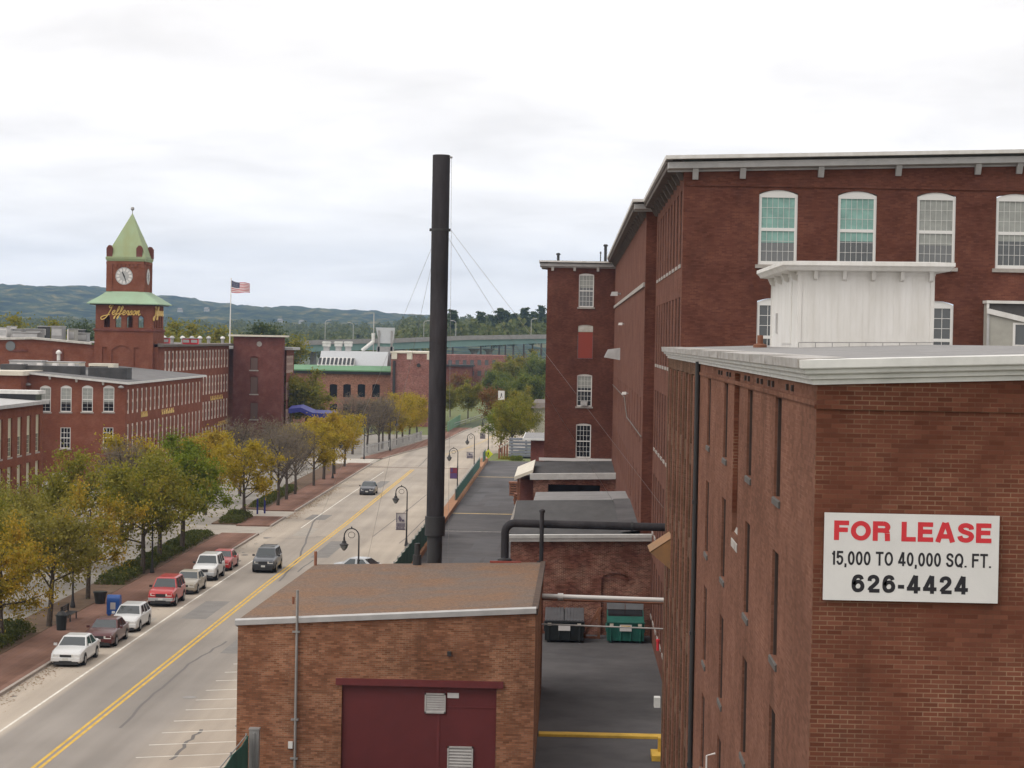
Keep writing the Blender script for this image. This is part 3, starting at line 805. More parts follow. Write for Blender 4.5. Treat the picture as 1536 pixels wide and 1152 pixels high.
pa2 = window_proto(ww, wz1 - wz0, 0.2, 6, 3, blind='blind_teal', blind_frac=0.66, munt=.014, bar=.12, glass='glass')
pg2 = window_proto(ww, wz1 - wz0, 0.2, 6, 3, blind='blind_grey', blind_frac=0.62, munt=.014, bar=.12, glass='glass')
pd = window_proto(ww, wz1 - wz0, 0.2, 4, 3, glass='glass', munt=.022, bar=.12)
for r in range(4):
    for i in range(6):
        p = pd if r else (pa, pa2, pg, pg2, pg, pg2)[i]
        put(p, mb_, 'front', YM, xc0 + pitch * i, wz0 - fl * r, 0.055, 'window with teal blinds' if (r == 0 and i < 2) else None)
for p in (pa, pg, pd, pa2, pg2): drop(p)
lops = []
for r in range(5):
    for i in range(9):
        yc = YM + 1.9 + 2.95 * i; lops.append((yc - .7, yc + .7, wz0 - fl * r, wz1 - fl * r, 0))
w = MB(); wall(w, 'left', XM, YM, YM2, 0, ZM, lops, 0.2); w.build('wall', MATS['brick_mill_side'], mb_)
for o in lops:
    s = MB(); s.box(XM + .05, XM + .19, o[1] - .05, o[1] - .001, o[2] + .01, o[3] - .01); s.build('dark_reveal', MATS['dark_brown'], mb_)  # shade of the far reveal put into a dark brown strip
ps = window_proto(1.4, wz1 - wz0, 0, frame='window_brown', glass='glass_dark', simple=True)
for o in lops: put(ps, mb_, 'left', XM, (o[0] + o[1]) / 2, o[2], 0.12)
drop(ps)
eave = [(0, -0.05), (0.08, -0.05), (0.1, 0.1), (0.62, 0.14), (0.68, 0.16), (0.70, 0.30), (0.76, 0.33), (0.76, 0.44), (0, 0.5)]
efront = [(0, -0.05), (0.08, -0.05), (0.1, 0.02), (0.45, 0.06), (0.5, 0.08), (0.52, 0.26), (0.5, 0.28), (0.5, 0.34), (0, 0.36)]
def eaves(par, pl, pf):
    c = MB(); c.sweep(pl, eave); c.build('side_eave', MATS['soffit'], par)
    c = MB(); c.sweep([(a + (.0 if i else -.7), b_, z) for i, (a, b_, z) in enumerate(pf)], efront); c.build('cornice', MATS['trim_grey'], par)
    c = MB(); c.sweep(pl + pf[1:], [(0.5, 0.45), (0.8, 0.45), (0.82, 0.6), (0.5, 0.6)]); c.build('gutter', MATS['white_paint'], par)
eaves(mb_, [(XM, YM2, ZM), (XM, YM, ZM)], [(XM, YM, ZM), (XMR, YM, ZM + SM * (XMR - XM))])
c = MB(); c.poly([(XM - .6, YM - .6, ZM + .5), (XMR, YM - .6, ZM + .5 + SM * (XMR - XM)), (XMR, YM2, ZM + .5 + SM * (XMR - XM)), (XM - .6, YM2, ZM + .5)]); c.build('roof', MATS['roof_grey'], mb_)
def bracket(mb, plane, cc, u, z, d=0.42, h=0.46, t=0.12):
    lo = [wpt(plane, cc, u - t, z - h, -0.001), wpt(plane, cc, u + t, z - h, -0.001), wpt(plane, cc, u + t, z - h, -d * .35), wpt(plane, cc, u - t, z - h, -d * .35)]
    hi = [wpt(plane, cc, u - t, z, -0.001), wpt(plane, cc, u + t, z, -0.001), wpt(plane, cc, u + t, z, -d), wpt(plane, cc, u - t, z, -d)]
    mb.hexa(lo, hi)
for px in (1043, 1114, 1231, 1347, 1466, 1528): 
    c = MB(); u = P(px, 262, Y=YM).x; bracket(c, 'front', YM, u, ZM + .1 + SM * (u - XM)); c.build('bracket', MATS['trim_grey'], mb_)
for i in range(10):
    c = MB(); bracket(c, 'left', XM, YM + .6 + 2.95 * i, ZM + .12); c.build('bracket', MATS['soffit'], mb_)

# second wing: projects a little toward the street
XW = P(964, 600, Y=YM2).x + 0.02
YW2 = 202.0
wb = empty('mill_building', (XW, YM2, 0), 'long blank sided brick mill wing between the tall mill and the stair tower', 'mill building')
w = MB(); wall(w, 'front', YM2, XW, XM + .5, 0, ZM, (), 0); w.build('wall', MATS['brick_mill'], wb)
w = MB(); wops = []
for i in range(14):
    yc = YM2 + 4 + 5.6 * i
    wops += [(yc - .5, yc + .5, 12.0, 14.6, 0), (yc - .5, yc + .5, 7.6, 10.2, 0)]
wall(w, 'left', XW, YM2, YW2, 0, ZM, wops, 0.07)
for o in wops: fill_back(w, 'left', XW, o, 0.07)
w.build('wall', MATS['brick_mill_side'], wb)
c = MB(); zz = P(963, 427, Y=YM2 + 1).z; c.box(XW - .09, XW - .0006, YM2 + .5, YW2, zz - .12, zz + .12); c.build('belt_course', MATS['sill_stone'], wb)
eaves(wb, [(XW, YW2, ZM), (XW, YM2, ZM)], [(XW, YM2, ZM), (XM + .2, YM2, ZM + .02)])
c = MB(); c.poly([(XW - .6, YM2 - .6, ZM + .48), (16, YM2 - .6, ZM + .9), (16, YW2, ZM + .9), (XW - .6, YW2, ZM + .48)]); c.build('roof', MATS['roof_grey'], wb)
for i in range(28):
    c = MB(); bracket(c, 'left', XW, YM2 + .8 + 2.95 * i, ZM + .12); c.build('bracket', MATS['soffit'], wb)
c = MB(); zz = P(945, 610, Y=135).z; c.tube([(XW - .05, YM2 + .3, zz - 1.2), (XW - .05, 150, zz - 1.2), (XW - .05, 158, zz), (XW - .05, YW2, zz)], 0.04, 6); c.build('conduit', MATS['soffit'], wb)

# stair tower at the far end
YT = 202.0
XT0 = P(818.6, 550, Y=YT).x
ZT = P(850, 401, Y=YT).z
tb = empty('stair_tower', (XT0, YT, 0), 'narrow brick stair tower with one window column at the far end of the right mills', 'tower')
tw = []
for (pc, ya, yb_) in ((879.5, 410, 461), (878, 487, 538), (876.5, 561, 610), (875, 635, 687)):
    a, d = P(pc - 10.8, ya, Y=YT), P(pc + 10.8, yb_, Y=YT); tw.append((a.x, d.x, d.z, a.z, 0.12))
w = MB(); wall(w, 'front', YT, XT0, XW + .6, 0, ZT, tw, 0.12); wall(w, 'left', XT0, YT, YT + 11, 0, ZT, (), 0); w.build('wall', MATS['brick_mill'], tb)
for i, o in enumerate(tw):
    wd, hh = o[1] - o[0], o[3] - o[2]
    if i == 1:
        c = MB(); c.box(o[0] + .02, o[1] - .02, YT + .05, YT + .1, o[2] + .02, o[3] - .7); tag(c.build('shutter', MATS['red_board'], tb), 'red boarded window opening')
        c = MB(); c.box(o[0] + .02, o[1] - .02, YT + .05, YT + .1, o[3] - .66, o[3] - .02); c.build('transom', MATS['trim_old'], tb)
    else:
        p = window_proto(wd, hh, 0.12, 4, 3, blind='blind_grey' if i != 3 else None, blind_frac=0.4, glass='glass_dark' if i else 'glass_grey'); put(p, tb, 'front', YT, (o[0] + o[1]) / 2, o[2], 0.06); drop(p)
        if i == 2:
            c = MB(); c.box(o[0] + .4, o[0] + 1.0, YT - .25, YT + .05, o[2] + .1, o[2] + .5); c.build('air_conditioner', MATS['trim_grey'], tb)
eaves(tb, [(XT0, YT + 11, ZT), (XT0, YT, ZT)], [(XT0, YT, ZT), (XW + .3, YT, ZT)])
c = MB(); c.poly([(XT0 - .6, YT - .6, ZT + .5), (XW + .6, YT - .6, ZT + .5), (XW + .6, YT + 11, ZT + .5), (XT0 - .6, YT + 11, ZT + .5)]); c.build('roof', MATS['roof_grey'], tb)
for px in (829, 862, 897):
    c = MB(); bracket(c, 'front', YT, P(px, 405, Y=YT).x, ZT + .12); c.build('bracket', MATS['trim_white'], tb)
for px, yt, r, lab in ((837.5, 381, .13, 'short vent pipe on the stair tower roof above the left bracket'), (901, 379, .05, 'thin mast on the stair tower roof beside the taller pipe'), (908.5, 368, .14, 'taller dark vent pipe on the stair tower roof near the mill eave')):
    q = P(px, yt, Y=YT + 3); c = MB(); c.tube([(q.x, YT + 3, ZT + .45), (q.x, YT + 3, q.z)], r, 8); c.lathe([(r * 1.6, 0), (r * 1.6, .12), (r, .2)], (q.x, YT + 3, q.z - .1), 8)
    tag(c.build('vent_pipe', MATS['steel_black']), lab, 'vent pipe', 'pipes on the stair tower roof')

# wall lamps on the blank wing
def wall_lamp(px, py, Y, size, lab, mat='trim_grey', rnd=True):
    q = P(px, py, X=XW); y = q.y; s = size
    o = empty('wall_lamp', (XW, y, q.z), lab, 'wall lamp', 'lamps on the blank mill wing')
    c = MB(); c.tube([(XW - .001, y, q.z), (XW - s * .8, y, q.z + s * .1)], s * .12, 6); c.build('arm', MATS['steel_grey'], o)
    c = MB(); c.hexa([(XW - s * 1.6, y - s * .5, q.z - s * .3), (XW - s * .5, y - s * .5, q.z - s * .3), (XW - s * .5, y + s * .5, q.z - s * .3), (XW - s * 1.6, y + s * .5, q.z - s * .3)],
                     [(XW - s * 1.4, y - s * .3, q.z + s * .3), (XW - s * .5, y - s * .3, q.z + s * .35), (XW - s * .5, y + s * .3, q.z + s * .35), (XW - s * 1.4, y + s * .3, q.z + s * .3)]); c.build('lamp_head', MATS[mat], o)
wall_lamp(931.5, 441, 0, .55, 'pale grey wall lamp highest on the blank mill wing')
wall_lamp(936.5, 486, 0, .3, 'small white wall lamp below the belt course of the mill wing', 'pipe_white')
wall_lamp(942.5, 590, 0, .3, 'small white wall lamp halfway down the mill wing', 'pipe_white')
q = P(930, 531, X=XW)
c = MB(); c.hexa([(XW - 1.3, q.y - .5, q.z - .3), (XW - .001, q.y - .5, q.z - .5), (XW - .001, q.y + .8, q.z - .5), (XW - 1.3, q.y + .8, q.z - .3)], [(XW - 1.0, q.y - .4, q.z + .35), (XW - .001, q.y - .4, q.z + .5), (XW - .001, q.y + .7, q.z + .5), (XW - 1.0, q.y + .7, q.z + .35)])
tag(c.build('exhaust_hood', MATS['trim_grey']), 'grey sheet metal exhaust hood sticking out beside the stair tower', 'exhaust hood')

# ------------------------------------------------------------------ yard, boiler house, stack
ZL = 1.5
YG0, YG1 = 76.0, 100.0
gx0, gx1 = P(357, 935, Y=YG0).x, P(803.5, 918, Y=YG0).x
gzl, gzr = P(357, 936, Y=YG0).z, P(803, 918, Y=YG0).z
gb = empty('boiler_house', ((gx0 + gx1) / 2, YG0, ZL), 'brick boiler house with a gravel roof and big dark red door', 'brick building')
zl2, zr2 = P(470, 849, Y=YG1).z, P(815, 846, Y=YG1).z
da, db = P(513, 1027, Y=YG0), P(745, 1031, Y=YG0)
w = MB(); dop = (da.x, db.x, ZL + .02, da.z, 0)
zmin = min(gzl, gzr) - .02
wall(w, 'front', YG0, gx0, gx1, 0, zmin, [dop], 0.22, top=(gzl, gzr)); 
w.poly([(gx0, YG0, 0), (gx0, YG1, 0), (gx0, YG1, zl2), (gx0, YG0, gzl)]); w.poly([(gx1, YG0, 0), (gx1, YG1, 0), (gx1, YG1, zr2), (gx1, YG0, gzr)]); w.poly([(gx0, YG1, 0), (gx1, YG1, 0), (gx1, YG1, zr2), (gx0, YG1, zl2)])
w.build('wall', MATS['brick_garage'], gb)
c = MB(); c.poly([(gx0 - .1, YG0 - .05, gzl + .08), (gx1, YG0 - .05, gzr + .08), (gx1, YG1, zr2 + .08), (gx0 - .1, YG1, zl2 + .08)]); c.build('roof', MATS['roof_gravel'], gb)
c = MB(); c.sweep([(gx0 - .1, YG0, gzl - .06), (gx1 + .02, YG0, gzr - .06)], [(0.001, 0), (.1, .02), (.12, .2), (.0, .24), (-.1, .24), (-.1, .16)]); c.build('coping', MATS['trim_grey'], gb)
c = MB(); c.sweep([(gx1, YG0, gzr - .02), (gx1, YG1, zr2 - .02)], [(0.001, -.1), (.08, -.08), (.08, .14), (-.14, .16), (-.14, .08)]); c.sweep([(gx0, YG1, zl2 - .02), (gx0, YG0, gzl - .02)], [(0.001, -.08), (.07, -.06), (.07, .085), (-.02, .095), (-.02, .08)]); c.build('roof_edge', MATS['soil_roof'], gb)
door = empty('door', (0, 0, 0)); door.parent = gb
dm = (da.x + db.x) / 2 + .7
def dbox(mb, a, b_, lo, hi, d0, d1): mb.box(a, b_, YG0 + d0, YG0 + d1, lo, hi)
c = MB(); dbox(c, da.x + .01, dm - .01, ZL + .03, da.z - .02, .12, .2); c.build('leaf', MATS['door_red'], door)
c = MB(); dbox(c, dm + .01, db.x - .01, ZL + .03, da.z - .02, .12, .2); c.build('leaf', MATS['door_red'], door)
c = MB(); dbox(c, dm - .02, db.x - .01, da.z - .75, da.z - .71, .10, .119); dbox(c, dm - .05, dm + .05, ZL + .03, da.z - .02, .10, .119); c.build('rail', MATS['lintel_red'], door)
def louvre(pxa, pya, pxb, pyb, par):
    a, b2 = P(pxa, pya, Y=YG0), P(pxb, pyb, Y=YG0); m = MB()
    dbox(m, a.x, b2.x, b2.z, b2.z + .06, .05, .12); dbox(m, a.x, b2.x, a.z - .06, a.z, .05, .12); dbox(m, a.x, a.x + .05, b2.z, a.z, .05, .12); dbox(m, b2.x - .05, b2.x, b2.z, a.z, .05, .12)
    k = 7
    for i in range(k):
        z = b2.z + .06 + (a.z - b2.z - .12) * i / k; h = (a.z - b2.z - .12) / k
        m.hexa([(a.x + .05, YG0 + .055, z), (b2.x - .05, YG0 + .055, z), (b2.x - .05, YG0 + .075, z), (a.x + .05, YG0 + .075, z)], [(a.x + .05, YG0 + .095, z + h * .8), (b2.x - .05, YG0 + .095, z + h * .8), (b2.x - .05, YG0 + .115, z + h * .8), (a.x + .05, YG0 + .115, z + h * .8)])
    m.build('vent', MATS['vent_grey'], par)
louvre(637, 1040, 668, 1071, door); louvre(671, 1120, 709, 1158, door)
c = MB(); a, b2 = P(671, 1040, Y=YG0), P(688, 1048, Y=YG0); dbox(c, a.x, b2.x, b2.z, a.z, .09, .118); c.build('notice', MATS['sign_white'], door)
c = MB(); a, b2 = P(504, 1015, Y=YG0), P(755, 1031, Y=YG0); c.box(a.x, b2.x, YG0 - .1, YG0 + .1, da.z + .002, da.z + .24); c.build('lintel', MATS['lintel_red'], gb)
# flagpole-like conduit up the front, small fittings
q = P(446.5, 885, Y=YG0 - .08); c = MB(); c.tube([(q.x, YG0 - .1, q.z), (q.x, YG0 - .1, ZL)], .05, 8)
for zz in (gzl - .25, 4.0, 2.6): c.box(q.x - .16, q.x + .1, YG0 - .16, YG0 - .001, zz, zz + .06)
c.build('conduit', MATS['steel_grey'], gb)
q = P(674, 980, Y=YG0); c = MB(); c.box(q.x - .07, q.x + .07, YG0 - .14, YG0 - .001, q.z - .07, q.z + .07); c.build('floodlight', MATS['steel_black'], gb)
q = P(436, 1117, Y=YG0); c = MB(); c.box(q.x - .08, q.x + .08, YG0 - .1, YG0 - .001, q.z - .12, q.z + .12); c.build('switch_box', MATS['trim_white'], gb)
c = MB(); a, b2 = P(735, 838, Y=YG1), P(782, 834, Y=YG1); c.box(a.x, b2.x, YG1 - .12, YG1 + .05, zr2 + .02, zr2 + .10); c.build('flashing', MATS['red_board'], gb)
for px, py, yy, hh, rr, mt in ((473.5, 827, YG1 - .5, .75, .07, 'steel_rust'), (440, 900, YG0 + 6, .5, .05, 'steel_rust')):
    q = P(px, py, Y=yy); zf = gzl + (zl2 - gzl) * (yy - YG0) / (YG1 - YG0); c = MB(); c.tube([(q.x, yy, zf), (q.x, yy, max(q.z, zf + .4))], rr, 8); c.build('vent_pipe', MATS[mt], gb)
q = P(626, 815, Y=YG1 - .8); zf = (zl2 + zr2) / 2; c = MB(); c.tube([(q.x, YG1 - .8, zf), (q.x, YG1 - .8, zf + .55)], .2, 12); c.tube([(q.x, YG1 - .8, zf + .5), (q.x, YG1 - .8, q.z)], .13, 10); c.build('vent_pipe', MATS['steel_black'], gb)

# smokestack
YC = 103.5
qc = P(657.0 - 3.0, 700, Y=YC); XC = qc.x
zt = P(663.5, 233, Y=YC).z; zk = P(651, 803, Y=YC).z; zk2 = P(651, 775, Y=YC).z; zband = P(661, 345, Y=YC).z
st = empty('smokestack', (XC, YC, ZL), 'tall thin black steel smokestack behind the boiler house', 'smokestack')
c = MB(); rr = .425
c.lathe([(rr, zk2), (rr, zt), (rr - .05, zt + .02)], (XC, YC, 0), 40); c.build('shaft', MATS['steel_dark'], st, smooth='auto')
zz = zk2 + 2.4
while zz < zt - .5:
    c = MB(); c.lathe([(rr - .01, zz - .03), (rr + .007, zz - .025), (rr + .007, zz + .025), (rr - .01, zz + .03)], (XC, YC, 0), 40); c.build('seam', MATS['steel_dark'], st, smooth='auto'); zz += 3.05
c = MB(); c.lathe([(rr - .06, ZL), (rr - .06, zk - .001), (rr + .065, zk), (rr + .065, zk2 + .02), (rr, zk2 + .021)], (XC, YC, 0), 40); c.build('base_section', MATS['steel_black'], st, smooth='auto')
c = MB(); c.lathe([(rr + .001, zband - .05), (rr + .012, zband - .04), (rr + .012, zband + .04), (rr + .001, zband + .05)], (XC, YC, 0), 40)
for an in (185, 350): c.box(XC + (rr + .03) * math.cos(R(an)) - .06, XC + (rr + .03) * math.cos(R(an)) + .06, YC + (rr + .03) * math.sin(R(an)) - .05, YC + (rr + .03) * math.sin(R(an)) + .05, zband - .07, zband + .07)
c.build('guy_band', MATS['steel_black'], st)
def guy(px, py, Y): 
    q = P(px, py, Y=Y); an = math.atan2(q.y - YC, q.x - XC); a = Vector((XC + (rr + .1) * math.cos(an), YC + (rr + .1) * math.sin(an), zband)); d = (q - a); t = (2.0 - a.z) / d.z
    c = MB(); c.tube([a, a + d * min(t, 6)], .008, 5); c.build('guy_wire', MATS['steel_grey'], st)
guy(607, 470, 118); guy(632, 468, 112); guy(742, 468, 112); guy(768, 465, 104)
c = MB(); xx = P(677.5, 240, Y=YC).x; c.tube([(xx, YC - .1, zt - .12), (xx + .03, YC - .1, zband)], .008, 5); c.tube([(xx - .1, YC - .1, zt - .1), (xx + .04, YC - .1, zt - .1)], .05, 6)
c.tube([(xx + .05, YC - .1, zband), (xx + .2, YC - .1, 4)], .008, 5); c.build('lanyard', MATS['steel_grey'], st)

# black flue pipe from boiler house roof across to the mill
YF = 100.6
q0 = P(757, 838, Y=YF); q1 = P(757, 784.5, Y=YF); 
fp = empty('flue_pipe', (q0.x, YF, q0.z), 'thick black elbowed pipe from boiler house roof across to the mill wall', 'pipe')
zz = q1.z; pts = [(q0.x, YF, zr2 - .3), (q0.x, YF, zz - .45)]
for i in range(1, 7):
    an = math.pi - math.pi / 2 * i / 6; pts.append((q0.x + .45 + .45 * math.cos(an), YF, zz - .45 + .45 * math.sin(an)))
pts += [(XM + .05, YF, zz - .05)]
c = MB(); c.tube(pts, .19, 16); c.build('duct', MATS['steel_dark'], fp, smooth='auto')
c = MB(); c.lathe([(.34, 0), (.34, .12), (.22, .18)], (q0.x, YF, zr2 + .02), 16); c.build('roof_collar', MATS['steel_black'], fp)
q = P(948, 787, Y=YF); c = MB()
for px in (811, 948):
    q = P(px, 787, Y=YF); c.tube([(q.x - .06, YF, zz - .03), (q.x + .06, YF, zz - .03)], .23, 16)
c.build('clamp', MATS['steel_black'], fp)
q = P(813, 768, Y=YG1 - .3); c = MB(); c.tube([(q.x, YF - .5, zr2 - .6), (q.x, YF - .5, q.z)], .1, 10); c.lathe([(.14, 0), (.14, .1), (.05, .16)], (q.x, YF - .5, q.z - .05), 10); c.box(q.x - .2, q.x + .2, YF - .62, YF - .38, zr2 - .1, zr2 + .12)
tag(c.build('support_post', MATS['steel_dark']), 'upright black pipe post crossing in front of the thick flue pipe', 'post')
YPW = 96.0
q = P(830, 895, Y=YPW); c = MB(); c.tube([(gx1 - .0, YPW, q.z + .02), (XM + .0, YPW, q.z - .05)], .105, 12); c.tube([(gx1 + .7, YPW, q.z), (gx1 + .95, YPW, q.z)], .165, 12)
tag(c.build('overhead_pipe', MATS['pipe_white'], smooth='auto'), 'white horizontal pipe spanning the alley above the two dumpsters', 'pipe')
c = MB(); c.tube([(gx1 - .0, YPW + .3, q.z - .16), (XM + .0, YPW + .3, q.z - .24)], .05, 8); tag(c.build('overhead_pipe', MATS['steel_rust']), 'thin rusty pipe just under the white alley pipe', 'pipe')
q = P(900, 940, Y=YPW); c = MB(); c.tube([(gx1 - .0, YPW, q.z + .06), (XM, YPW, q.z - .04)], .035, 8); tag(c.build('overhead_conduit', MATS['vent_grey']), 'thin grey conduit across the alley at dumpster height', 'pipe')
# rusty awning on the near mill's side wall
qa, qb = P(978, 826, X=XS - 1.05), P(1001, 806, X=XS)
yA = qb.y - 4.0
c = MB(); xa = XS - .75; z0, z1 = P(1000, 856, Y=yA).z, P(1000, 806, Y=yA).z
c.poly([(XS - .025, yA, z1), (XS - .025, yA + 2.2, z1), (xa, yA + 2.2, (z0 + z1) / 2 + .05), (xa, yA, (z0 + z1) / 2 + .05)])
c.poly([(XS - .025, yA, z0), (XS - .025, yA, z1), (xa, yA, (z0 + z1) / 2 + .05)]); c.poly([(XS - .025, yA + 2.2, z0), (XS - .025, yA + 2.2, z1), (xa, yA + 2.2, (z0 + z1) / 2 + .05)])
o = c.build('awning', MATS['rust_plate']); md = o.modifiers.new('solid', 'SOLIDIFY'); md.thickness = .03
tag(o, 'rusty sheet metal awning jutting from the near mill side wall', 'awning')
q = P(989, 1052, X=XS - .05); c = MB(); c.box(XS - .24, XS - .022, q.y - .2, q.y + .2, q.z - .2, q.z + .16); tag(c.build('meter_box', MATS['trim_white']), 'small white meter box low on the near mill side wall', 'box')
q = P(988, 967, X=XS - .05); c = MB(); c.tube([(XS - .08, q.y, q.z - .22), (XS - .08, q.y, q.z + .1)], .05, 8); c.tube([(XS - .08, q.y, q.z + .1), (XS - .08, q.y, q.z + .2)], .07, 8); tag(c.build('alarm_bell', MATS['sign_red']), 'little red alarm fitting on the mill wall beside the green dumpster', 'alarm')
q = P(1068, 1140, X=XS - .1); c = MB(); yy = q.y; c.tube([(XS - .03, yy, q.z - 1.2), (XS - .22, yy, q.z - 1.2), (XS - .22, yy, q.z + .1), (XS - .03, yy, q.z + .15)], .022, 8)
tag(c.build('vent_pipe', MATS['pipe_white']), 'bent white vent pipe at the foot of the near mill side wall', 'pipe')

# annexes against the mill
def annex(name, lab, x0, x1, y0, y1, zf, zbk, mat, gut_h, ext=.25, floor=ZL, door_=None):
    o = empty(name, (x0, y0, floor), lab, 'brick building')
    w = MB(); ops = door_ or []
    wall(w, 'front', y0, x0, x1, floor, min(zf, zbk) - .05, ops, .12, top=(zf - .05, zf + .12)); 
    for op in ops:
        if op[4] > 0: fill_back(w, 'front', y0, op, .12)
    w.poly([(x0, y0, floor), (x0, y1, floor), (x0, y1, zbk), (x0, y0, zf)]); w.poly([(x1, y0, floor), (x1, y1, floor), (x1, y1, zbk), (x1, y0, zf)]); w.poly([(x0, y1, floor), (x1, y1, floor), (x1, y1, zbk), (x0, y1, zbk)])
    w.build('wall', MATS[mat], o)
    c = MB(); c.poly([(x0 - ext, y0 - ext, zf + gut_h * .5), (x1, y0 - ext, zf + .2 + gut_h * .5), (x1, y1, zbk + .25), (x0 - ext, y1, zbk + .05)]); c.build('roof', MATS['roof_black'], o)
    return o
xl = P(766, 808, Y=118).x; zA = P(764, 812, Y=117.7).z; xr = XM
zAb = P(790, 752, Y=141).z
dop = P(902, 880, Y=118); dq = P(945, 860, Y=118)
an = annex('annex_building', 'low brick annex with dark flat roof and bricked arch behind the dumpsters', xl, XW + .0, 118.0, 141.0, zA, zAb, 'brick_annex', .3, door_=[(dop.x, dq.x, ZL + .01, dq.z, .25)])
c = MB(); wall(c, 'front', 118.0, XW, XM - .003, ZL, zA + .1, (), 0); c.build('wall', MATS['brick_annex'], an)
c = MB(); c.hexa([(xl - .28, 117.62, zA - .02), (XM - .01, 117.62, zA + .17), (XM - .01, 117.99, zA + .17), (xl - .28, 117.99, zA - .02)], [(xl - .28, 117.55, zA + .18), (XM - .01, 117.55, zA + .38), (XM - .01, 117.99, zA + .38), (xl - .28, 117.99, zA + .18)])
c.hexa([(xl - .3, 117.5, zA + .18), (XM - .01, 117.5, zA + .38), (XM - .01, 117.9, zA + .38), (xl - .3, 117.9, zA + .18)], [(xl - .3, 117.46, zA + .36), (XM - .01, 117.46, zA + .56), (XM - .01, 117.9, zA + .56), (xl - .3, 117.9, zA + .36)])
c.build('gutter', MATS['trim_white'], an)
c = MB(); c.poly([(xl - .27, 117.95, zA + .34), (xl - .27, 141, zAb + .05), (xl - .05, 141, zAb - .1), (xl - .05, 117.95, zA)]); c.build('fascia', MATS['trim_old'], an)
c = MB(); c.poly([(XW - 1.1, 119.2, zA + .50), (XW - .002, 119.2, zA + .62), (XW - .002, 141, zAb + .34), (XW - 1.1, 141, zAb + .28)]); c.build('roof_patch', MATS['asphalt_dark'], an)
c = MB(); q = P(925, 868, Y=118); c.sweep([(dop.x - .1, 118, dq.z - .3), (dq.x + .1, 118, dq.z - .3)], [(0, 0), (.02, 0), (.02, .06), (0, .06)]); c.build('arch_band', MATS['brick_dark'], an)
xl2 = P(806, 745, Y=142).x; zB = P(808, 752, Y=142).z
o = annex('lean_to', 'weathered grey roofed lean to just behind the dark annex roof', xl2, XW - .002, 141.3, 152.0, zB, P(850, 740, Y=152).z, 'brick_annex', .12)
for ch in o.children:
    if ch.name.startswith('roof'): ch.data.materials[0] = MATS['roof_grey']
xl3 = P(800, 715, Y=183).x; zC = P(805, 718, Y=182.7).z; zCb = P(870, 694, Y=202).z
o = annex('loading_annex', 'low brick loading annex with white gutter at the foot of the stair tower', xl3, XW - .002, 183.0, 201.9, zC, zCb, 'brick_annex', .3,
          door_=[(P(822, 735, Y=183).x, P(900, 735, Y=183).x, ZL + .01, P(850, 727, Y=183).z, 0)])
c = MB(); c.hexa([(xl3 - .28, 182.6, zC - .1), (XW - .01, 182.6, zC + .1), (XW - .01, 182.99, zC + .1), (xl3 - .28, 182.99, zC - .1)], [(xl3 - .28, 182.5, zC + .42), (XW - .01, 182.5, zC + .62), (XW - .01, 182.99, zC + .62), (xl3 - .28, 182.99, zC + .42)]); c.build('gutter', MATS['trim_white'], o)
c = MB(); c.box(xl3 + .2, XW - .02, 201.6, 201.85, zCb + .15, zCb + .42); c.build('flashing', MATS['pipe_white'], o)
c = MB(); c.box(P(822, 735, Y=183).x, P(900, 735, Y=183).x, 184.5, 184.6, ZL + .02, P(850, 727, Y=183).z); c.build('door', MATS['glass_dark'], o)
# canopy left of the loading annex
q0, q1 = P(772, 713, Y=185), P(800, 706, Y=185)
o = empty('canopy', (q0.x, 185, ZL), 'small tan roofed canopy over the loading dock left of the annex', 'canopy')
c = MB(); c.hexa([(q0.x, 184, q0.z - .35), (q1.x, 184, q1.z - .1), (q1.x, 196, q1.z + .1), (q0.x, 196, q0.z - .2)], [(q0.x, 184, q0.z - .05), (q1.x, 184, q1.z + .15), (q1.x, 196, q1.z + .35), (q0.x, 196, q0.z + .1)]); c.build('roof', MATS['trim_cream'], o)
for yy in (184.6, 195): 
    c = MB(); c.box(q0.x + .25, q0.x + .45, yy, yy + .2, ZL, q0.z - .2); c.build('post', MATS['steel_rust'], o)
c = MB(); c.box(q0.x + .4, q1.x - .05, 189, 195, ZL, q0.z - .6); c.build('dock_wall', MATS['brick_dark'], o)
# stacked pallets and debris by the dock
random.seed(9)
for k, (px, py, w_, h_, lab) in enumerate(((777, 735, .9, 1.5, 'brown pallet stack leaning by the loading dock'), (783, 748, .8, 1.1, 'rusty scrap heap in front of the pallet stack'))):
    q = P(px, py + 8, z=ZL); c = MB()
    for j in range(6): c.box(q.x - w_ + random.uniform(-.1, .1), q.x + w_ + random.uniform(-.1, .1), q.y - .6 + random.uniform(-.1, .1), q.y + .6, ZL + j * h_ / 6, ZL + j * h_ / 6 + h_ / 9)
    for j in range(3): c.box(q.x - w_ + .8 * w_ * j, q.x - w_ + .8 * w_ * j + .1, q.y - .55, q.y + .55, ZL, ZL + h_ * .95)
    tag(c.build('pallet_stack', MATS['steel_rust']), lab, 'pallets')
# far small red building with white eave, cream building behind
x0, x1 = P(796, 675, Y=232).x, P(796, 675, Y=232).x + 9; zt = P(800, 660, Y=232).z
o = empty('small_building', (x0, 232, ZL), 'little dark red building with a white eave left of the stair tower foot', 'brick building')
c = MB(); c.box(x0, x1, 232, 246, ZL - .5, zt); c.build('wall', MATS['brick_dark'], o)
c = MB(); c.box(x0 - .9, x1, 231.2, 246, zt + .001, zt + .2); c.build('eave', MATS['trim_white'], o)
c = MB(); c.poly([(x0 - .8, 231.4, zt + .205), (x1, 231.4, zt + .205), (x1, 246, zt + .205), (x0 - .8, 246, zt + .205)]); c.build('roof', MATS['roof_grey'], o)
c = MB(); c.box(x0 + 2.0, x0 + 3.4, 231.96, 231.998, ZL, ZL + 2.6); c.build('door', MATS['glass_dark'], o)
x0 = P(802, 640, Y=330).x; zt = P(805, 612, Y=330).z
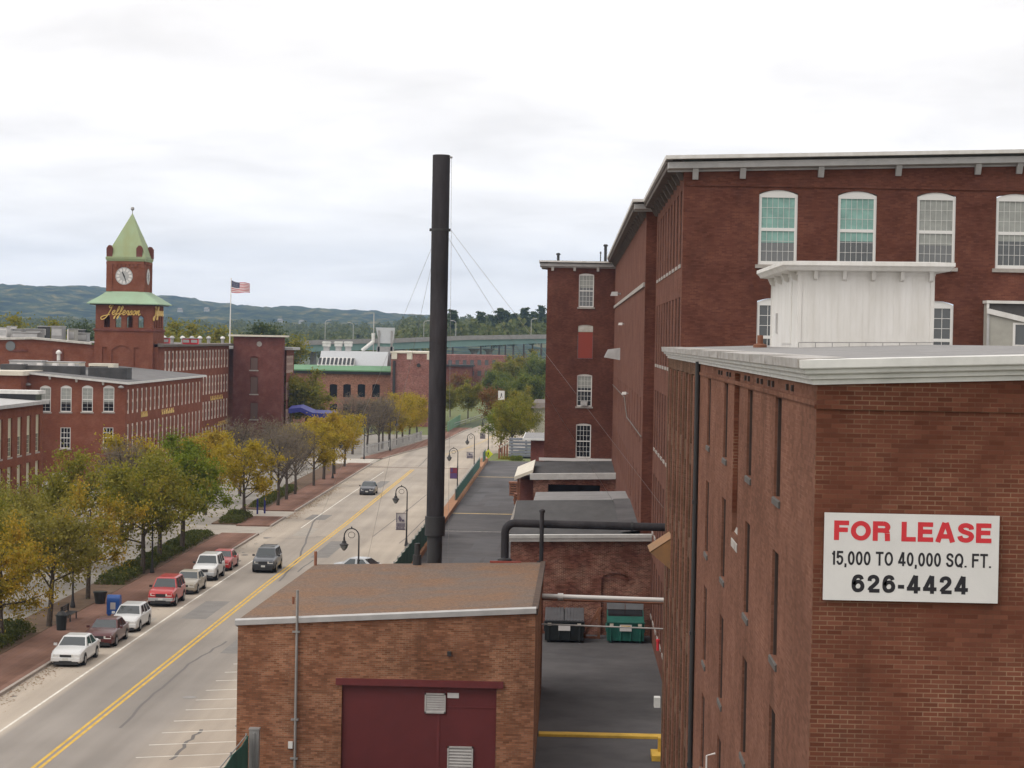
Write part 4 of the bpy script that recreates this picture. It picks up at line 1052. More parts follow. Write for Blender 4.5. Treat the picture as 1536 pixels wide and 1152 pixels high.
o = empty('cream_building', (x0, 330, 0), 'cream walled low building with a reddish eave beyond the green tree', 'building')
c = MB(); c.box(x0, x0 + 22, 330, 350, 0, zt); c.build('wall', MATS['cream_wall'], o)
c = MB(); c.hexa([(x0 - .6, 329, zt + .001), (x0 + 22, 329, zt + .001), (x0 + 22, 351, zt + .001), (x0 - .6, 351, zt + .001)], [(x0 - .3, 330, zt + .8), (x0 + 22, 330, zt + 1.2), (x0 + 22, 350, zt + 1.2), (x0 - .3, 350, zt + .8)]); c.build('roof', MATS['soffit'], o)
for j in range(3):
    c = MB(); c.box(x0 + 1.2 + 3 * j, x0 + 2.4 + 3 * j, 329.95, 329.999, 1.5, 3.2); c.build('window', MATS['glass_grey'], o)

# dumpsters
def dumpster(x, y, wid, mat, lab, openlid):
    o = empty('dumpster', (x, y, ZL), lab, 'dumpster', 'dumpsters in the alley'); d, h = 1.7, 1.3
    c = MB(); z0 = ZL + .12
    c.hexa([(x - wid / 2, y, z0), (x + wid / 2, y, z0), (x + wid / 2, y + d, z0), (x - wid / 2, y + d, z0)], [(x - wid / 2, y - .12, z0 + h * .8), (x + wid / 2, y - .12, z0 + h * .8), (x + wid / 2, y + d, z0 + h * 1.15), (x - wid / 2, y + d, z0 + h * 1.15)])
    for s in (-1, 1): c.box(x + s * wid / 2 - .03 + .03 * s, x + s * wid / 2 + .03 + .03 * s, y + .2, y + d - .2, z0 + .45, z0 + .75)
    c.box(x - wid / 2 - .05, x + wid / 2 + .05, y - .17, y - .1, z0 + h * .74, z0 + h * .8)
    for s in (-.8, -.27, .27, .8): c.box(x + s * wid / 2 - .04, x + s * wid / 2 + .04, y - .1, y - .0, z0, z0 + h * .7)
    for sx_ in (-1, 1): c.box(x + sx_ * (wid / 2 - .2) - .06, x + sx_ * (wid / 2 - .2) + .06, y + .1, y + .3, ZL, z0)
    c.build('body', MATS[mat], o, bevel=.02)
    for s in (-1, 1):
        c = MB(); xa, xb = (x - wid / 2, x - .02) if s < 0 else (x + .02, x + wid / 2)
        if openlid and s > 0 or openlid:
            c.hexa([(xa, y + d - .1, z0 + h * 1.16), (xb, y + d - .1, z0 + h * 1.16), (xb, y + d, z0 + h * 1.16), (xa, y + d, z0 + h * 1.16)], [(xa, y + d + .25, z0 + h * 1.16 + .55), (xb, y + d + .25, z0 + h * 1.16 + .55), (xb, y + d + .3, z0 + h * 1.16 + .55), (xa, y + d + .3, z0 + h * 1.16 + .55)])
        else:
            c.hexa([(xa, y - .2, z0 + h * .82), (xb, y - .2, z0 + h * .82), (xb, y + d, z0 + h * 1.16), (xa, y + d, z0 + h * 1.16)], [(xa, y - .2, z0 + h * .86), (xb, y - .2, z0 + h * .86), (xb, y + d, z0 + h * 1.2), (xa, y + d, z0 + h * 1.2)])
            for i in range(6):
                xx = xa + (xb - xa) * (i + .5) / 6; c.hexa([(xx - .03, y - .2, z0 + h * .861), (xx + .03, y - .2, z0 + h * .861), (xx + .03, y + d, z0 + h * 1.201), (xx - .03, y + d, z0 + h * 1.201)], [(xx - .03, y - .2, z0 + h * .885), (xx + .03, y - .2, z0 + h * .885), (xx + .03, y + d, z0 + h * 1.225), (xx - .03, y + d, z0 + h * 1.225)])
        c.build('lid', MATS['lid_plastic'], o)
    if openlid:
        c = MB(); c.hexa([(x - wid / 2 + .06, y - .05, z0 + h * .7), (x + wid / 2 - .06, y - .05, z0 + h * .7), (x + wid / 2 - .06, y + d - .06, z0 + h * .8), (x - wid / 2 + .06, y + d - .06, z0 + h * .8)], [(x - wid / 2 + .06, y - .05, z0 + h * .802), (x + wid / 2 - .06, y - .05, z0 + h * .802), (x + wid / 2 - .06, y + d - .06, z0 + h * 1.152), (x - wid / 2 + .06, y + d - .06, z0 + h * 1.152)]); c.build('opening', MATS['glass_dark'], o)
    c = MB(); c.box(x - .32, x + .32, y - .155, y - .125, z0 + .3 + .25, z0 + .95 - .05); c.build('sticker', MATS['sign_white'], o)
    if openlid:
        c = MB(); c.box(x - .26, x + .26, y - .16, y - .156, z0 + .78, z0 + .86); c.build('sticker', MATS['line_yellow'], o)
    for s in (-1, 1):
        c = MB(); c.box(x + s * wid * .38 - .1, x + s * wid * .38 + .1, y - .15, y - .12, z0 + .82, z0 + .98); c.build('sticker', MATS['trim_cream'], o)
yd = P(938, 965, z=ZL).y
q = P(938, 965, z=ZL); dumpster(q.x, yd, 2.0, 'dumpster_green', 'green steel dumpster with its lids thrown open in the alley', True)
q = P(846, 966, z=ZL); dumpster(q.x, yd - .3, 2.1, 'dumpster_black', 'dark dumpster with closed grey lids next to the boiler house', False)
q = P(887, 925, Y=116.5)
c = MB(); c.box(q.x - .6, q.x + .5, 116.4, 116.7, ZL, ZL + .1); c.hexa([(q.x - .5, 116.4, ZL + .1), (q.x - .3, 116.4, ZL + .1), (q.x - .3, 116.6, ZL + .1), (q.x - .5, 116.6, ZL + .1)], [(q.x + .4, 116.4, ZL + 1.7), (q.x + .6, 116.4, ZL + 1.7), (q.x + .6, 116.6, ZL + 1.7), (q.x + .4, 116.6, ZL + 1.7)])
c.box(q.x + .35, q.x + .5, 116.42, 116.58, ZL + .1, ZL + 1.5); tag(c.build('iron_bracket', MATS['steel_rust']), 'rusty angled iron bracket between the two dumpsters', 'bracket')
# ------------------------------------------------------------------ ground, road, pavements
def struct(name, mb, mat): return tag(mb.build(name, MATS[mat]), kind='structure')
def road_mat():
    m, t, b = mat_base('road')
    g = nn(t, 'ShaderNodeNewGeometry'); sp = nn(t, 'ShaderNodeSeparateXYZ'); t.links.new(g.outputs['Position'], sp.inputs[0])
    mp = nn(t, 'ShaderNodeMapping'); mp.inputs['Scale'].default_value = (0.9, 0.035, 1); t.links.new(g.outputs['Position'], mp.inputs['Vector'])
    n = nn(t, 'ShaderNodeTexNoise'); n.inputs['Scale'].default_value = 1.0; n.inputs['Detail'].default_value = 5; t.links.new(mp.outputs[0], n.inputs['Vector'])
    n2 = nn(t, 'ShaderNodeTexNoise'); n2.inputs['Scale'].default_value = 0.12; n2.inputs['Detail'].default_value = 6; t.links.new(g.outputs['Position'], n2.inputs['Vector'])
    # traffic lanes: darker worn band between the edge line and the parking bays
    r = nn(t, 'ShaderNodeMapRange'); r.interpolation_type = 'SMOOTHSTEP'
    r.inputs['From Min'].default_value = -16.2; r.inputs['From Max'].default_value = -18.6; r.inputs['To Min'].default_value = 0.0; r.inputs['To Max'].default_value = 1.0
    t.links.new(sp.outputs['X'], r.inputs['Value'])
    r2 = nn(t, 'ShaderNodeMapRange'); r2.interpolation_type = 'SMOOTHSTEP'
    r2.inputs['From Min'].default_value = -24.9; r2.inputs['From Max'].default_value = -24.4; r2.inputs['To Min'].default_value = 0.0; r2.inputs['To Max'].default_value = 1.0
    t.links.new(sp.outputs['X'], r2.inputs['Value'])
    mu = nn(t, 'ShaderNodeMath', operation='MULTIPLY'); t.links.new(r.outputs[0], mu.inputs[0]); t.links.new(r2.outputs[0], mu.inputs[1])
    ry = nn(t, 'ShaderNodeMapRange'); ry.inputs['From Min'].default_value = 110; ry.inputs['From Max'].default_value = 190; ry.inputs['To Min'].default_value = 1.0; ry.inputs['To Max'].default_value = 0.4
    t.links.new(sp.outputs['Y'], ry.inputs['Value'])
    mu2 = nn(t, 'ShaderNodeMath', operation='MULTIPLY'); t.links.new(mu.outputs[0], mu2.inputs[0]); t.links.new(ry.outputs[0], mu2.inputs[1])
    c = nn(t, 'ShaderNodeMixRGB'); c.inputs[1].default_value = (0.41, 0.35, 0.285, 1); c.inputs[2].default_value = (0.265, 0.237, 0.21, 1); t.links.new(mu2.outputs[0], c.inputs[0])
    ra = nn(t, 'ShaderNodeMapRange'); ra.inputs['From Min'].default_value = .3; ra.inputs['From Max'].default_value = .7; ra.inputs['To Min'].default_value = .86; ra.inputs['To Max'].default_value = 1.1; t.links.new(n.outputs['Fac'], ra.inputs['Value'])
    rb = nn(t, 'ShaderNodeMapRange'); rb.inputs['From Min'].default_value = .3; rb.inputs['From Max'].default_value = .7; rb.inputs['To Min'].default_value = .88; rb.inputs['To Max'].default_value = 1.1; t.links.new(n2.outputs['Fac'], rb.inputs['Value'])
    mm = nn(t, 'ShaderNodeMath', operation='MULTIPLY'); t.links.new(ra.outputs[0], mm.inputs[0]); t.links.new(rb.outputs[0], mm.inputs[1])
    s = nn(t, 'ShaderNodeVectorMath', operation='SCALE'); t.links.new(c.outputs[0], s.inputs[0]); t.links.new(mm.outputs[0], s.inputs['Scale'])
    t.links.new(s.outputs[0], b.inputs['Base Color']); b.inputs['Roughness'].default_value = .9; b.inputs['Specular IOR Level'].default_value = .2
road_mat()
plain('asphalt_patch', (.08, .075, .077), .85, noise=.15, nscale=.6)
plain('ground', (0.10, 0.105, 0.055), 0.95, c2=(0.07, 0.085, 0.04), nscale=0.02)
plain('lot_light', (0.29, 0.265, 0.23), 0.9, c2=(0.20, 0.18, 0.155), nscale=0.25)
plain('grass_mat', (0.10, 0.14, 0.035), 0.9, c2=(0.13, 0.12, 0.04), nscale=0.8)
plain('soil', (0.12, 0.075, 0.045), 0.95, noise=.3, nscale=1)

g = MB(); g.poly([(-4000, -200, -.02), (4000, -200, -.02), (4000, 7200, -.02), (-4000, 7200, -.02)]); struct('ground', g, 'ground')
LC = [(-27.35, 40), (-27.35, 296)]
for px, py in ((572, 689.5), (600, 681.2), (640, 670.6), (668, 661), (695, 647.5), (724, 636.8), (742, 630)):
    q = P(px, py, z=0); LC.append((q.x, q.y))
LC.append((LC[-1][0] + 8, LC[-1][1] + 60))
LC.append((LC[-1][0] + 30, LC[-1][1] + 160))
def xl_at(y):
    for (a, b), (c, d) in zip(LC[:-1], LC[1:]):
        if b <= y <= d: return a + (c - a) * (y - b) / (d - b)
    return LC[-1][0]
LCs = [(xl_at(y), y) for y in list(range(40, 300, 20)) + list(range(300, 690, 8))]
r = MB()
for (a, b), (c, d) in zip(LCs[:-1], LCs[1:]): r.poly([(a, b, 0), (a + 15.6, b, 0), (c + 15.6, d, 0), (c, d, 0)])
struct('road', r, 'road')
# forecourt and lots left of the street
g = MB(); g.poly([(-120, 40, -.008), (-27.3, 40, -.008), (-27.3, 330, -.008), (-120, 330, -.008)]); struct('parking_lot', g, 'lot_light')
g = MB()
for (a, b), (c, d) in zip(LCs[:-1], LCs[1:]):
    if 300 < b < 384: g.poly([(a - 24, b, -.004), (a - 3.4, b, -.004), (c - 3.4, d, -.004), (c - 24, d, -.004)])
struct('parking_lot', g, 'lot_light')
g = MB()
for (a, b), (c, d) in zip(LCs[:-1], LCs[1:]):
    if b >= 384: g.poly([(a - 60, b, -.003), (a - 3.4, b, -.003), (c - 3.4, d, -.003), (c - 60, d, -.003)])
struct('lawn', g, 'grass_mat')
# brick pavement with concrete driveway gaps; real kerb step
gaps = [(188.5, 196.5), (206.5, 214.0), (296.5, 309.0)]
def segs(a, b):
    out = [a]
    for g0, g1 in gaps:
        out += [g0, g1]
    out.append(b); return list(zip(out[0::2], out[1::2]))
pv, kb = MB(), MB()
for a, b in segs(40, 420):
    ys = [a] + [y for _, y in LCs if a < y < b] + [b]
    for y0, y1 in zip(ys[:-1], ys[1:]):
        p0, p1 = xl_at(y0), xl_at(y1)
        pv.hexa([(p0 - 3.3, y0, -.05), (p0 - .18, y0, -.05), (p1 - .18, y1, -.05), (p1 - 3.3, y1, -.05)], [(p0 - 3.3, y0, .13), (p0 - .18, y0, .13), (p1 - .18, y1, .13), (p1 - 3.3, y1, .13)])
        kb.hexa([(p0 - .18, y0, -.05), (p0, y0, -.05), (p1, y1, -.05), (p1 - .18, y1, -.05)], [(p0 - .18, y0, .15), (p0, y0, .15), (p1, y1, .15), (p1 - .18, y1, .15)])
struct('pavement', pv, 'sidewalk_brick'); struct('kerb', kb, 'kerb_stone')
g = MB()
for a, b in gaps: g.poly([(-46, a - 1, .012), (-27.4, a - .3, .012), (-27.4, b + .3, .012), (-46, b + 1, .012)])
struct('driveway', g, 'concrete')
g = MB()
for a, b in [(40, 187), (198, 205.5), (215.5, 294)]: g.box(-33.2, -30.75, a, b, -.05, .1)
struct('planting_bed', g, 'soil')
# right pavement and yard slab on its retaining wall
g = MB(); g.box(-13.4, -11.65, 40, 330, -.05, .13); struct('pavement', g, 'concrete')
g = MB(); g.box(-11.6, 40, 20, 284, -.2, ZL); g.hexa([(-11.6, 284, -.2), (40, 284, -.2), (40, 292, -.2), (-11.6, 292, -.2)], [(-11.6, 284, ZL), (40, 284, ZL), (40, 292, 0.02), (-11.6, 292, 0.02)]); struct('yard', g, 'asphalt_dark')
g = MB(); g.poly([(-11.4, 284.5, ZL - .02), (6, 284.5, ZL - .02), (6, 330, .05), (-11.4, 330, .05)]); struct('lawn', g, 'grass_mat')
# painted lines
def strip(mb, pts, w, z):
    for (a, b), (c, d) in zip(pts[:-1], pts[1:]):
        v = Vector((c - a, d - b)); v.normalize(); n = Vector((-v.y, v.x)) * w / 2
        mb.poly([(a - n.x, b - n.y, z), (c - n.x, d - n.y, z), (c + n.x, d + n.y, z), (a + n.x, b + n.y, z)])
yl = MB()
for dx_ in (-.15, .15): strip(yl, [(-21.45 + dx_, 40), (-21.35 + dx_, 150), (-20.95 + dx_, 200), (-20.9 + dx_, 286)], .15, .004)
struct('yellow_centre_line', yl, 'line_yellow')
yl = MB(); pts = [(xl_at(y) + 6.6, y) for y in range(312, 600, 8)]
for dx_ in (-.15, .15): strip(yl, [(a + dx_, b) for a, b in pts], .13, .004)
struct('yellow_centre_line', yl, 'line_yellow_faded')
wl = MB(); strip(wl, [(-25.05, 40), (-24.85, 140), (-24.6, 176)], .13, .004); strip(wl, [(-24.55, 196), (-24.5, 236), (-24.3, 280)], .12, .004)
struct('white_edge_line', wl, 'line_white')
wl = MB()
Ls = [P(px, py, z=0) for px, py in ((203.4, 1136.5), (224.3, 1117.6), (244, 1099.4), (263.3, 1081.8), (276.4, 1064.9), (296, 1050.2), (308.3, 1035.6), (321.3, 1021.2), (336.3, 1008.5), (346.7, 996))]
for i in range(-3, 24):
    if i < 10 and i >= 0: y = Ls[i].y
    elif i < 0: y = Ls[0].y + (Ls[1].y - Ls[0].y) * i
    else: y = Ls[9].y + 2.85 * (i - 9)
    strip(wl, [(-17.85, y), (-12.9, y + 1.75)], .11, .004)
struct('parking_bay_lines', wl, 'line_white')
yl = MB()
for py, xa, xb, mat in ((715.5, -11.0, -2.4, 0), (771, -11.0, -3.4, 0)):
    y = P(740, py, z=ZL).y; strip(yl, [(xa, y), (xb, y + .1)], .55, ZL + .004)
struct('yard_yellow_line', yl, 'line_yellow_faded')
y = P(905, 1105, z=ZL).y; yl = MB(); yl.box(gx1 + .05, XM - .3, y - .3, y + .3, ZL - .02, ZL + .12); tag(yl.build('speed_bump', MATS['line_yellow'], bevel=.03), 'yellow painted speed bump across the alley beside the boiler house', 'speed bump')
q = P(985, 1137, z=ZL); yl = MB(); yl.box(q.x - .22, q.x + .25, q.y - .7, q.y + .7, ZL - .01, ZL + .22); yl.box(q.x + .05, q.x + .25, q.y + .2, q.y + .5, ZL + .22, ZL + .75)
tag(yl.build('wheel_stop', MATS['line_yellow'], bevel=.02), 'yellow painted block on the alley floor by the mill wall', 'wheel stop')
yl = MB(); y = P(700, 797, z=ZL).y; strip(yl, [(-10.8, y), (-3.5, y)], .12, ZL + .004); struct('yard_white_line', yl, 'line_white')
# crossing at the side street, brick band over the road
cw = MB()
for k in range(5): 
    y = 298 + 2.2 * k; strip(cw, [(-33.5, y), (-28.0, y + .2)], .9, .018)
struct('crosswalk', cw, 'line_white')
cw = MB(); y = P(900 - 300, 701.3, z=0).y; strip(cw, [(-27.2, y), (-13.5, y)], .7, .005); struct('brick_crossing_band', cw, 'sidewalk_brick')
# repaired patches, oil marks
plain('patch_dark', (.20, .185, .17), .9, noise=.12, nscale=1); plain('patch_light', (.33, .295, .25), .9, noise=.12, nscale=1); plain('oil', (.17, .155, .14), .85, noise=.2, nscale=2)
random.seed(41)
pm_ = MB()
for x, y, w_, l_ in ((-23.2, 132, 1.6, 9), (-19.8, 170, 1.4, 14), (-24.4, 205, 2.0, 6), (-22.6, 250, 1.2, 12), (-18.6, 118, 1.2, 6)): strip(pm_, [(x, y), (x + .1, y + l_)], w_, .0025)
struct('road_patch', pm_, 'patch_dark')
pm_ = MB()
for x, y, w_, l_ in ((-26.0, 122, 1.2, 10), (-15.5, 130, 2.0, 5), (-23.6, 188, 1.5, 8)): strip(pm_, [(x, y), (x, y + l_)], w_, .0028)
struct('road_patch', pm_, 'patch_light')
pm_ = MB()
for k in range(26):
    x, y = (random.uniform(-15.5, -13.6), random.uniform(80, 150)) if k < 12 else (random.uniform(-26.7, -25.6), random.uniform(95, 190)); n_ = 11; r0 = random.uniform(.12, .42)
    pm_.poly([(x + r0 * random.uniform(.6, 1.2) * math.cos(2 * math.pi * i / n_), y + 1.8 * r0 * random.uniform(.6, 1.2) * math.sin(2 * math.pi * i / n_), .0032 + .0001 * k) for i in range(n_)])
struct('oil_stain', pm_, 'oil')
pm_ = MB()
for k in range(9):
    x, y = random.uniform(-9.5, -3.5), random.uniform(130, 275); w_, l_ = random.uniform(.8, 2.2), random.uniform(4, 16); strip(pm_, [(x, y), (x + .2, y + l_)], w_, ZL + .0015 + .0002 * k)
struct('yard_patch', pm_, 'asphalt_patch')
# sealed cracks
random.seed(12)
ck = MB()
def crack(pts, w=.1):
    qs = [P(a, b, z=0) for a, b in pts]; out = []
    for q0, q1 in zip(qs[:-1], qs[1:]):
        for i in range(6):
            t = i / 6; out.append((q0.x + (q1.x - q0.x) * t + random.uniform(-.08, .08), q0.y + (q1.y - q0.y) * t))
    out.append((qs[-1].x, qs[-1].y)); strip(ck, out, w, .003)
crack([(180, 1092), (232, 1040), (284, 996), (340, 962)], .14); crack([(258, 1140), (283, 1112), (302, 1094)], .16); crack([(420, 872), (450, 836), (464, 797), (476, 772)], .16); crack([(445, 858), (470, 840)], .12)
crack([(560, 805), (640, 742)], .1); crack([(600, 815), (645, 772)], .1); crack([(628, 700), (660, 668)], .12); crack([(396, 806), (440, 808), (480, 806)], .12)
crack([(475, 805), (498, 806)], .3)
struct('road_crack', ck, 'tar')
# manhole
q = P(284, 1046, z=0); mh = MB(); mh.lathe([(.36, .002), (.36, .012)], (q.x, q.y, 0), 18); tag(mh.build('manhole_cover', MATS['concrete_grey']), 'round manhole cover in the roadway left of the parking bays', 'manhole')

# ------------------------------------------------------------------ fences
def fence(x, y0, y1, zb, h, lab, mat, step=3.0, rail=True):
    o = empty('fence', (x, y0, zb), lab, 'fence')
    c = MB(); k = max(1, int((y1 - y0) / step))
    for i in range(k):
        a = y0 + (y1 - y0) * i / k; b = y0 + (y1 - y0) * (i + 1) / k
        m = (a + b) / 2
        c.hexa([(x - .012, a, zb + .05), (x + .012, a, zb + .05), (x + .05, m, zb + .05), (x + .026, m, zb + .05)], [(x - .012, a, zb + h), (x + .012, a, zb + h), (x + .05, m, zb + h - .05), (x + .026, m, zb + h - .05)])
        c.hexa([(x + .026, m, zb + .05), (x + .05, m, zb + .05), (x + .012, b, zb + .05), (x - .012, b, zb + .05)], [(x + .026, m, zb + h - .05), (x + .05, m, zb + h - .05), (x + .012, b, zb + h), (x - .012, b, zb + h)])
    c.build('privacy_fabric', MATS[mat], o)
    c = MB()
    for i in range(k + 1):
        a = y0 + (y1 - y0) * i / k; c.tube([(x - .06, a, zb), (x - .06, a, zb + h + .08)], .035, 6)
    c.tube([(x - .06, y0, zb + h), (x - .06, y1, zb + h)], .022, 6); c.build('frame', MATS['steel_grey'], o)
    return o
XF = -10.95
fy = [P(px, py, X=XF).y for px, py in ((610, 845), (638, 800), (686, 757), (722, 700), (731, 690))]
fence(XF, 50, 73.6, ZL, 2.35, 'green fabric fence at the near corner of the boiler house', 'green_fabric')
fence(XF, 120, 176, ZL, 1.9, 'green fabric fence panel running behind the smokestack base', 'green_fabric')
ya, yb_ = P(682, 757, z=ZL).y, P(719, 705, z=ZL).y
fence(XF, ya, yb_, ZL, 1.5, 'long green fabric fence along the yard past the smokestack', 'green_fabric')
yc = P(735, 693, z=ZL).y
fence(XF, yb_ + 10, yc, ZL, 1.7, 'short blue green fence panel under the yellow diamond sign', 'green_fabric')
kb = MB(); kb.box(-11.6, -10.7, 76, 284, ZL - .01, ZL + .42); tag(kb.build('retaining_kerb', MATS['rust_kerb'], bevel=.03), 'rust coloured concrete kerb wall along the yard edge', 'kerb wall')
q = P(382, 1094, Y=73.9); c = MB(); c.box(q.x - .17, q.x + .17, 73.75, 74.05, ZL, q.z); c.box(q.x - .19, q.x + .19, 73.73, 74.07, q.z, q.z + .05); c.box(q.x - .03, q.x + .03, 73.70, 73.75, ZL, q.z - .1)
tag(c.build('gate_post', MATS['steel_grey']), 'square grey steel gate post in front of the boiler house corner', 'post')

# ------------------------------------------------------------------ left mills
XL1 = -50.0
# nearest left mill with tall cream windows
y1 = P(64, 650, X=XL1).y
z1 = P(64, 605, X=XL1).z
b1 = empty('mill_building', (XL1, y1, 0), 'low brick mill with tall cream framed windows at the left edge', 'mill building')
lo1 = []
zs = [(P(42, 560 + 0, X=XL1).z, 0)]
yw = y1 - 2.2
head1, sill1 = P(58, 621, X=XL1).z, P(58, 670, X=XL1).z
hd = z1 - 1.0
for k in range(9):
    yc = y1 - 1.9 - 3.3 * k
    for r in range(3): lo1.append((yc - .75, yc + .75, hd - 3.5 - 4.35 * r, hd - 4.35 * r + .0, 0))
lo1 = [o for o in lo1 if o[2] > 0.2]
w = MB(); wall(w, 'right', XL1, y1 - 34, y1, 0, z1, lo1, .3); w.poly([(XL1, y1, 0), (XL1 - 25, y1, 0), (XL1 - 25, y1, z1), (XL1, y1, z1)]); w.build('wall', MATS['brick_left'], b1)
p = window_proto(1.5, 3.5, 0, 3, 4, frame='window_cream', blind='blind_cream', blind_frac=.5, glass='glass_grey')
for o in lo1: put(p, b1, 'right', XL1, (o[0] + o[1]) / 2, o[2], .14)
drop(p)
c = MB(); c.hexa([(XL1 - 12, y1 - 34, z1 + .1), (XL1 + .5, y1 - 34, z1 - .02), (XL1 + .5, y1 + .4, z1 - .02), (XL1 - 12, y1 + .4, z1 + .1)], [(XL1 - 12, y1 - 34, z1 + .9), (XL1 + .5, y1 - 34, z1 + .3), (XL1 + .5, y1 + .4, z1 + .3), (XL1 - 12, y1 + .4, z1 + .9)]); c.build('roof', MATS['trim_grey'], b1)
zp = P(40, 586, Y=y1).z
c = MB(); c.box(XL1 - 20, XL1 - .1, y1 - 2.5, y1 - .2, z1 + .3, zp - .25); c.build('parapet', MATS['glass_dark'], b1)
c = MB(); c.box(XL1 - 20, XL1 + .2, y1 - 2.6, y1 + .1, zp - .249, zp + .08); c.build('coping', MATS['trim_white'], b1)

# second mill: frontal end with arched windows
Y2 = 246.0
X2 = P(188, 620, Y=Y2).x
z2 = P(190, 577, Y=Y2).z
Y2b = P(304, 600, X=X2).y
b2 = empty('mill_building', (X2, Y2, 0), 'red brick mill whose near end has arched white windows and a low white eave', 'mill building')
x2l = P(30, 600, Y=Y2).x
fo = []
def pxop(px, ya, yb_, wpx, Y, rise=0):
    a, d = P(px - wpx / 2, ya, Y=Y), P(px + wpx / 2, yb_, Y=Y); return (a.x, d.x, d.z, a.z, rise)
top = [pxop(x, 578, 618, 16, Y2, .25) for x in (68, 99, 131, 163)]
mid = [pxop(x, 641, 673, 15, Y2, 0) for x in (98, 162)]
low = [pxop(x, 700, 730, 15, Y2, 0) for x in (162,)]
dr = [pxop(92, 709, 760, 27, Y2, 0)]
dr = [(dr[0][0], dr[0][1], 0.02, dr[0][3], 0)]
zr2_ = P(30, 560, Y=Y2).z
w = MB(); wall(w, 'front', Y2, x2l, X2, 0, z2, top + mid + low + dr, .14, top=(zr2_, z2)); w.build('wall', MATS['brick_left'], b2)
for o in top: p = window_proto(o[1] - o[0], o[3] - o[2], .25, 2, 3, blind='blind_grey', blind_frac=.62, glass='glass_dark', munt=.02); put(p, b2, 'front', Y2, (o[0] + o[1]) / 2, o[2], .06); drop(p)
for o in mid + low: p = window_proto(o[1] - o[0], o[3] - o[2], 0, 3, 2, glass='glass_dark', munt=.05); put(p, b2, 'front', Y2, (o[0] + o[1]) / 2, o[2], .06); drop(p)
o = dr[0]; c = MB(); c.box(o[0] + .02, o[1] - .02, Y2 + .06, Y2 + .13, .05, o[3] - .02); d = c.build('door', MATS['white_paint'], b2)
for s in (.28, .72):
    c = MB(); xx = o[0] + (o[1] - o[0]) * s; c.box(xx - .28, xx + .28, Y2 + .05, Y2 + .059, o[3] - .75, o[3] - .5); c.build('pane', MATS['glass_dark'], d)
so = []
for k in range(19):
    yc = Y2 + 1.7 + (Y2b - Y2 - 3) * k / 18.4
    for (hy, sy) in ((P(203, 577 + 6, X=X2).z, P(203, 619, X=X2).z), (P(203, 634, X=X2).z, P(203, 674, X=X2).z), (4.3, 1.2)):
        so.append((yc - .6, yc + .6, sy, hy, 0))
w = MB(); wall(w, 'right', X2, Y2, Y2b, 0, z2, so, .28); w.build('wall', MATS['brick_left'], b2)
p = window_proto(1.2, so[0][3] - so[0][2], 0, frame='window_tan', glass='glass_grey', simple=True, sill=False, bar=.3)
for o in so: dup(p, b2, Vector((X2 - .08, (o[0] + o[1]) / 2, o[2])) - Vector(b2.location), RZ['right'], scale=(1, 1, (o[3] - o[2]) / (so[0][3] - so[0][2])))
drop(p)
c = MB(); c.sweep([(x2l, Y2, zr2_), (X2, Y2, z2), (X2, Y2b, z2)], [(0, 0), (.5, .02), (.52, .26), (0, .3)]); c.build('cornice', MATS['trim_white'], b2)
c = MB(); c.poly([(x2l, Y2 - .4, zr2_ + .29), (X2 + .4, Y2 - .4, z2 + .29), (X2 + .4, Y2b, z2 + .29), (x2l, Y2b, zr2_ + .29)]); c.build('roof', MATS['roof_dull'], b2)
xm = P(140, 575, Y=Y2).x; fz = lambda x: zr2_ + (z2 - zr2_) * (x - x2l) / (X2 - x2l) + .296
c = MB(); c.poly([(x2l, Y2 + .3, fz(x2l)), (xm, Y2 + .3, fz(xm)), (xm - 2, Y2b - 4, fz(xm - 2)), (x2l, Y2b - 4, fz(x2l))]); c.build('roof_membrane', MATS['roof_black'], b2)
for px in (40, 75, 115, 155):
    c = MB(); u = P(px, 575, Y=Y2).x; bracket(c, 'front', Y2, u, zr2_ + (z2 - zr2_) * (u - x2l) / (X2 - x2l) + .02, .4, .35, .1); c.build('bracket', MATS['trim_white'], b2)
for px, py in ((44, 576), (183, 580)):
    c = MB(); q = P(px, py, Y=Y2); c.tube([(q.x, Y2 - .001, q.z), (q.x, Y2 - .5, q.z + .1)], .06, 6); c.lathe([(.1, .15), (.34, 0), (.36, -.1), (.2, -.2)], (q.x, Y2 - .55, q.z), 10); c.build('wall_lamp', MATS['steel_grey'], b2)
# lettering boards along the side (unreadable gold characters)
for (pa_, pb_, py) in ((212, 222, 622), (243, 262, 618)):
    q0, q1 = P(pa_, py, X=X2 + .04), P(pb_, py, X=X2 + .04); c = MB()
    k = 7
    for i in range(k):
        a = q0.y + (q1.y - q0.y) * i / k; b = a + (q1.y - q0.y) / k * .65
        c.box(X2 + .001, X2 + .05, a, b, q0.z - .32, q0.z + .0 + .1 * (i % 3)); c.box(X2 + .001, X2 + .06, a, a + (b - a) * .3, q0.z - .32, q0.z + .34)
    c.build('lettering', MATS['gold'], b2)
# higher wing at its left with a pale fascia
xh0, xh1 = P(-20, 600, Y=Y2 - 3).x, P(31, 600, Y=Y2 - 3).x; zh = P(10, 563, Y=Y2 - 3).z
o = empty('mill_building', (xh1, Y2 - 3, 0), 'brick bay with a pale fascia standing just left of the arched window mill', 'mill building')
c = MB(); c.box(xh0 - 10, xh1, Y2 - 3, Y2 + 12, 0, zh); c.build('wall', MATS['brick_left'], o)
c = MB(); c.box(xh0 - 10, xh1 + .3, Y2 - 3.4, Y2 + 12, zh + .001, zh + .5); c.build('fascia', MATS['trim_cream'], o)
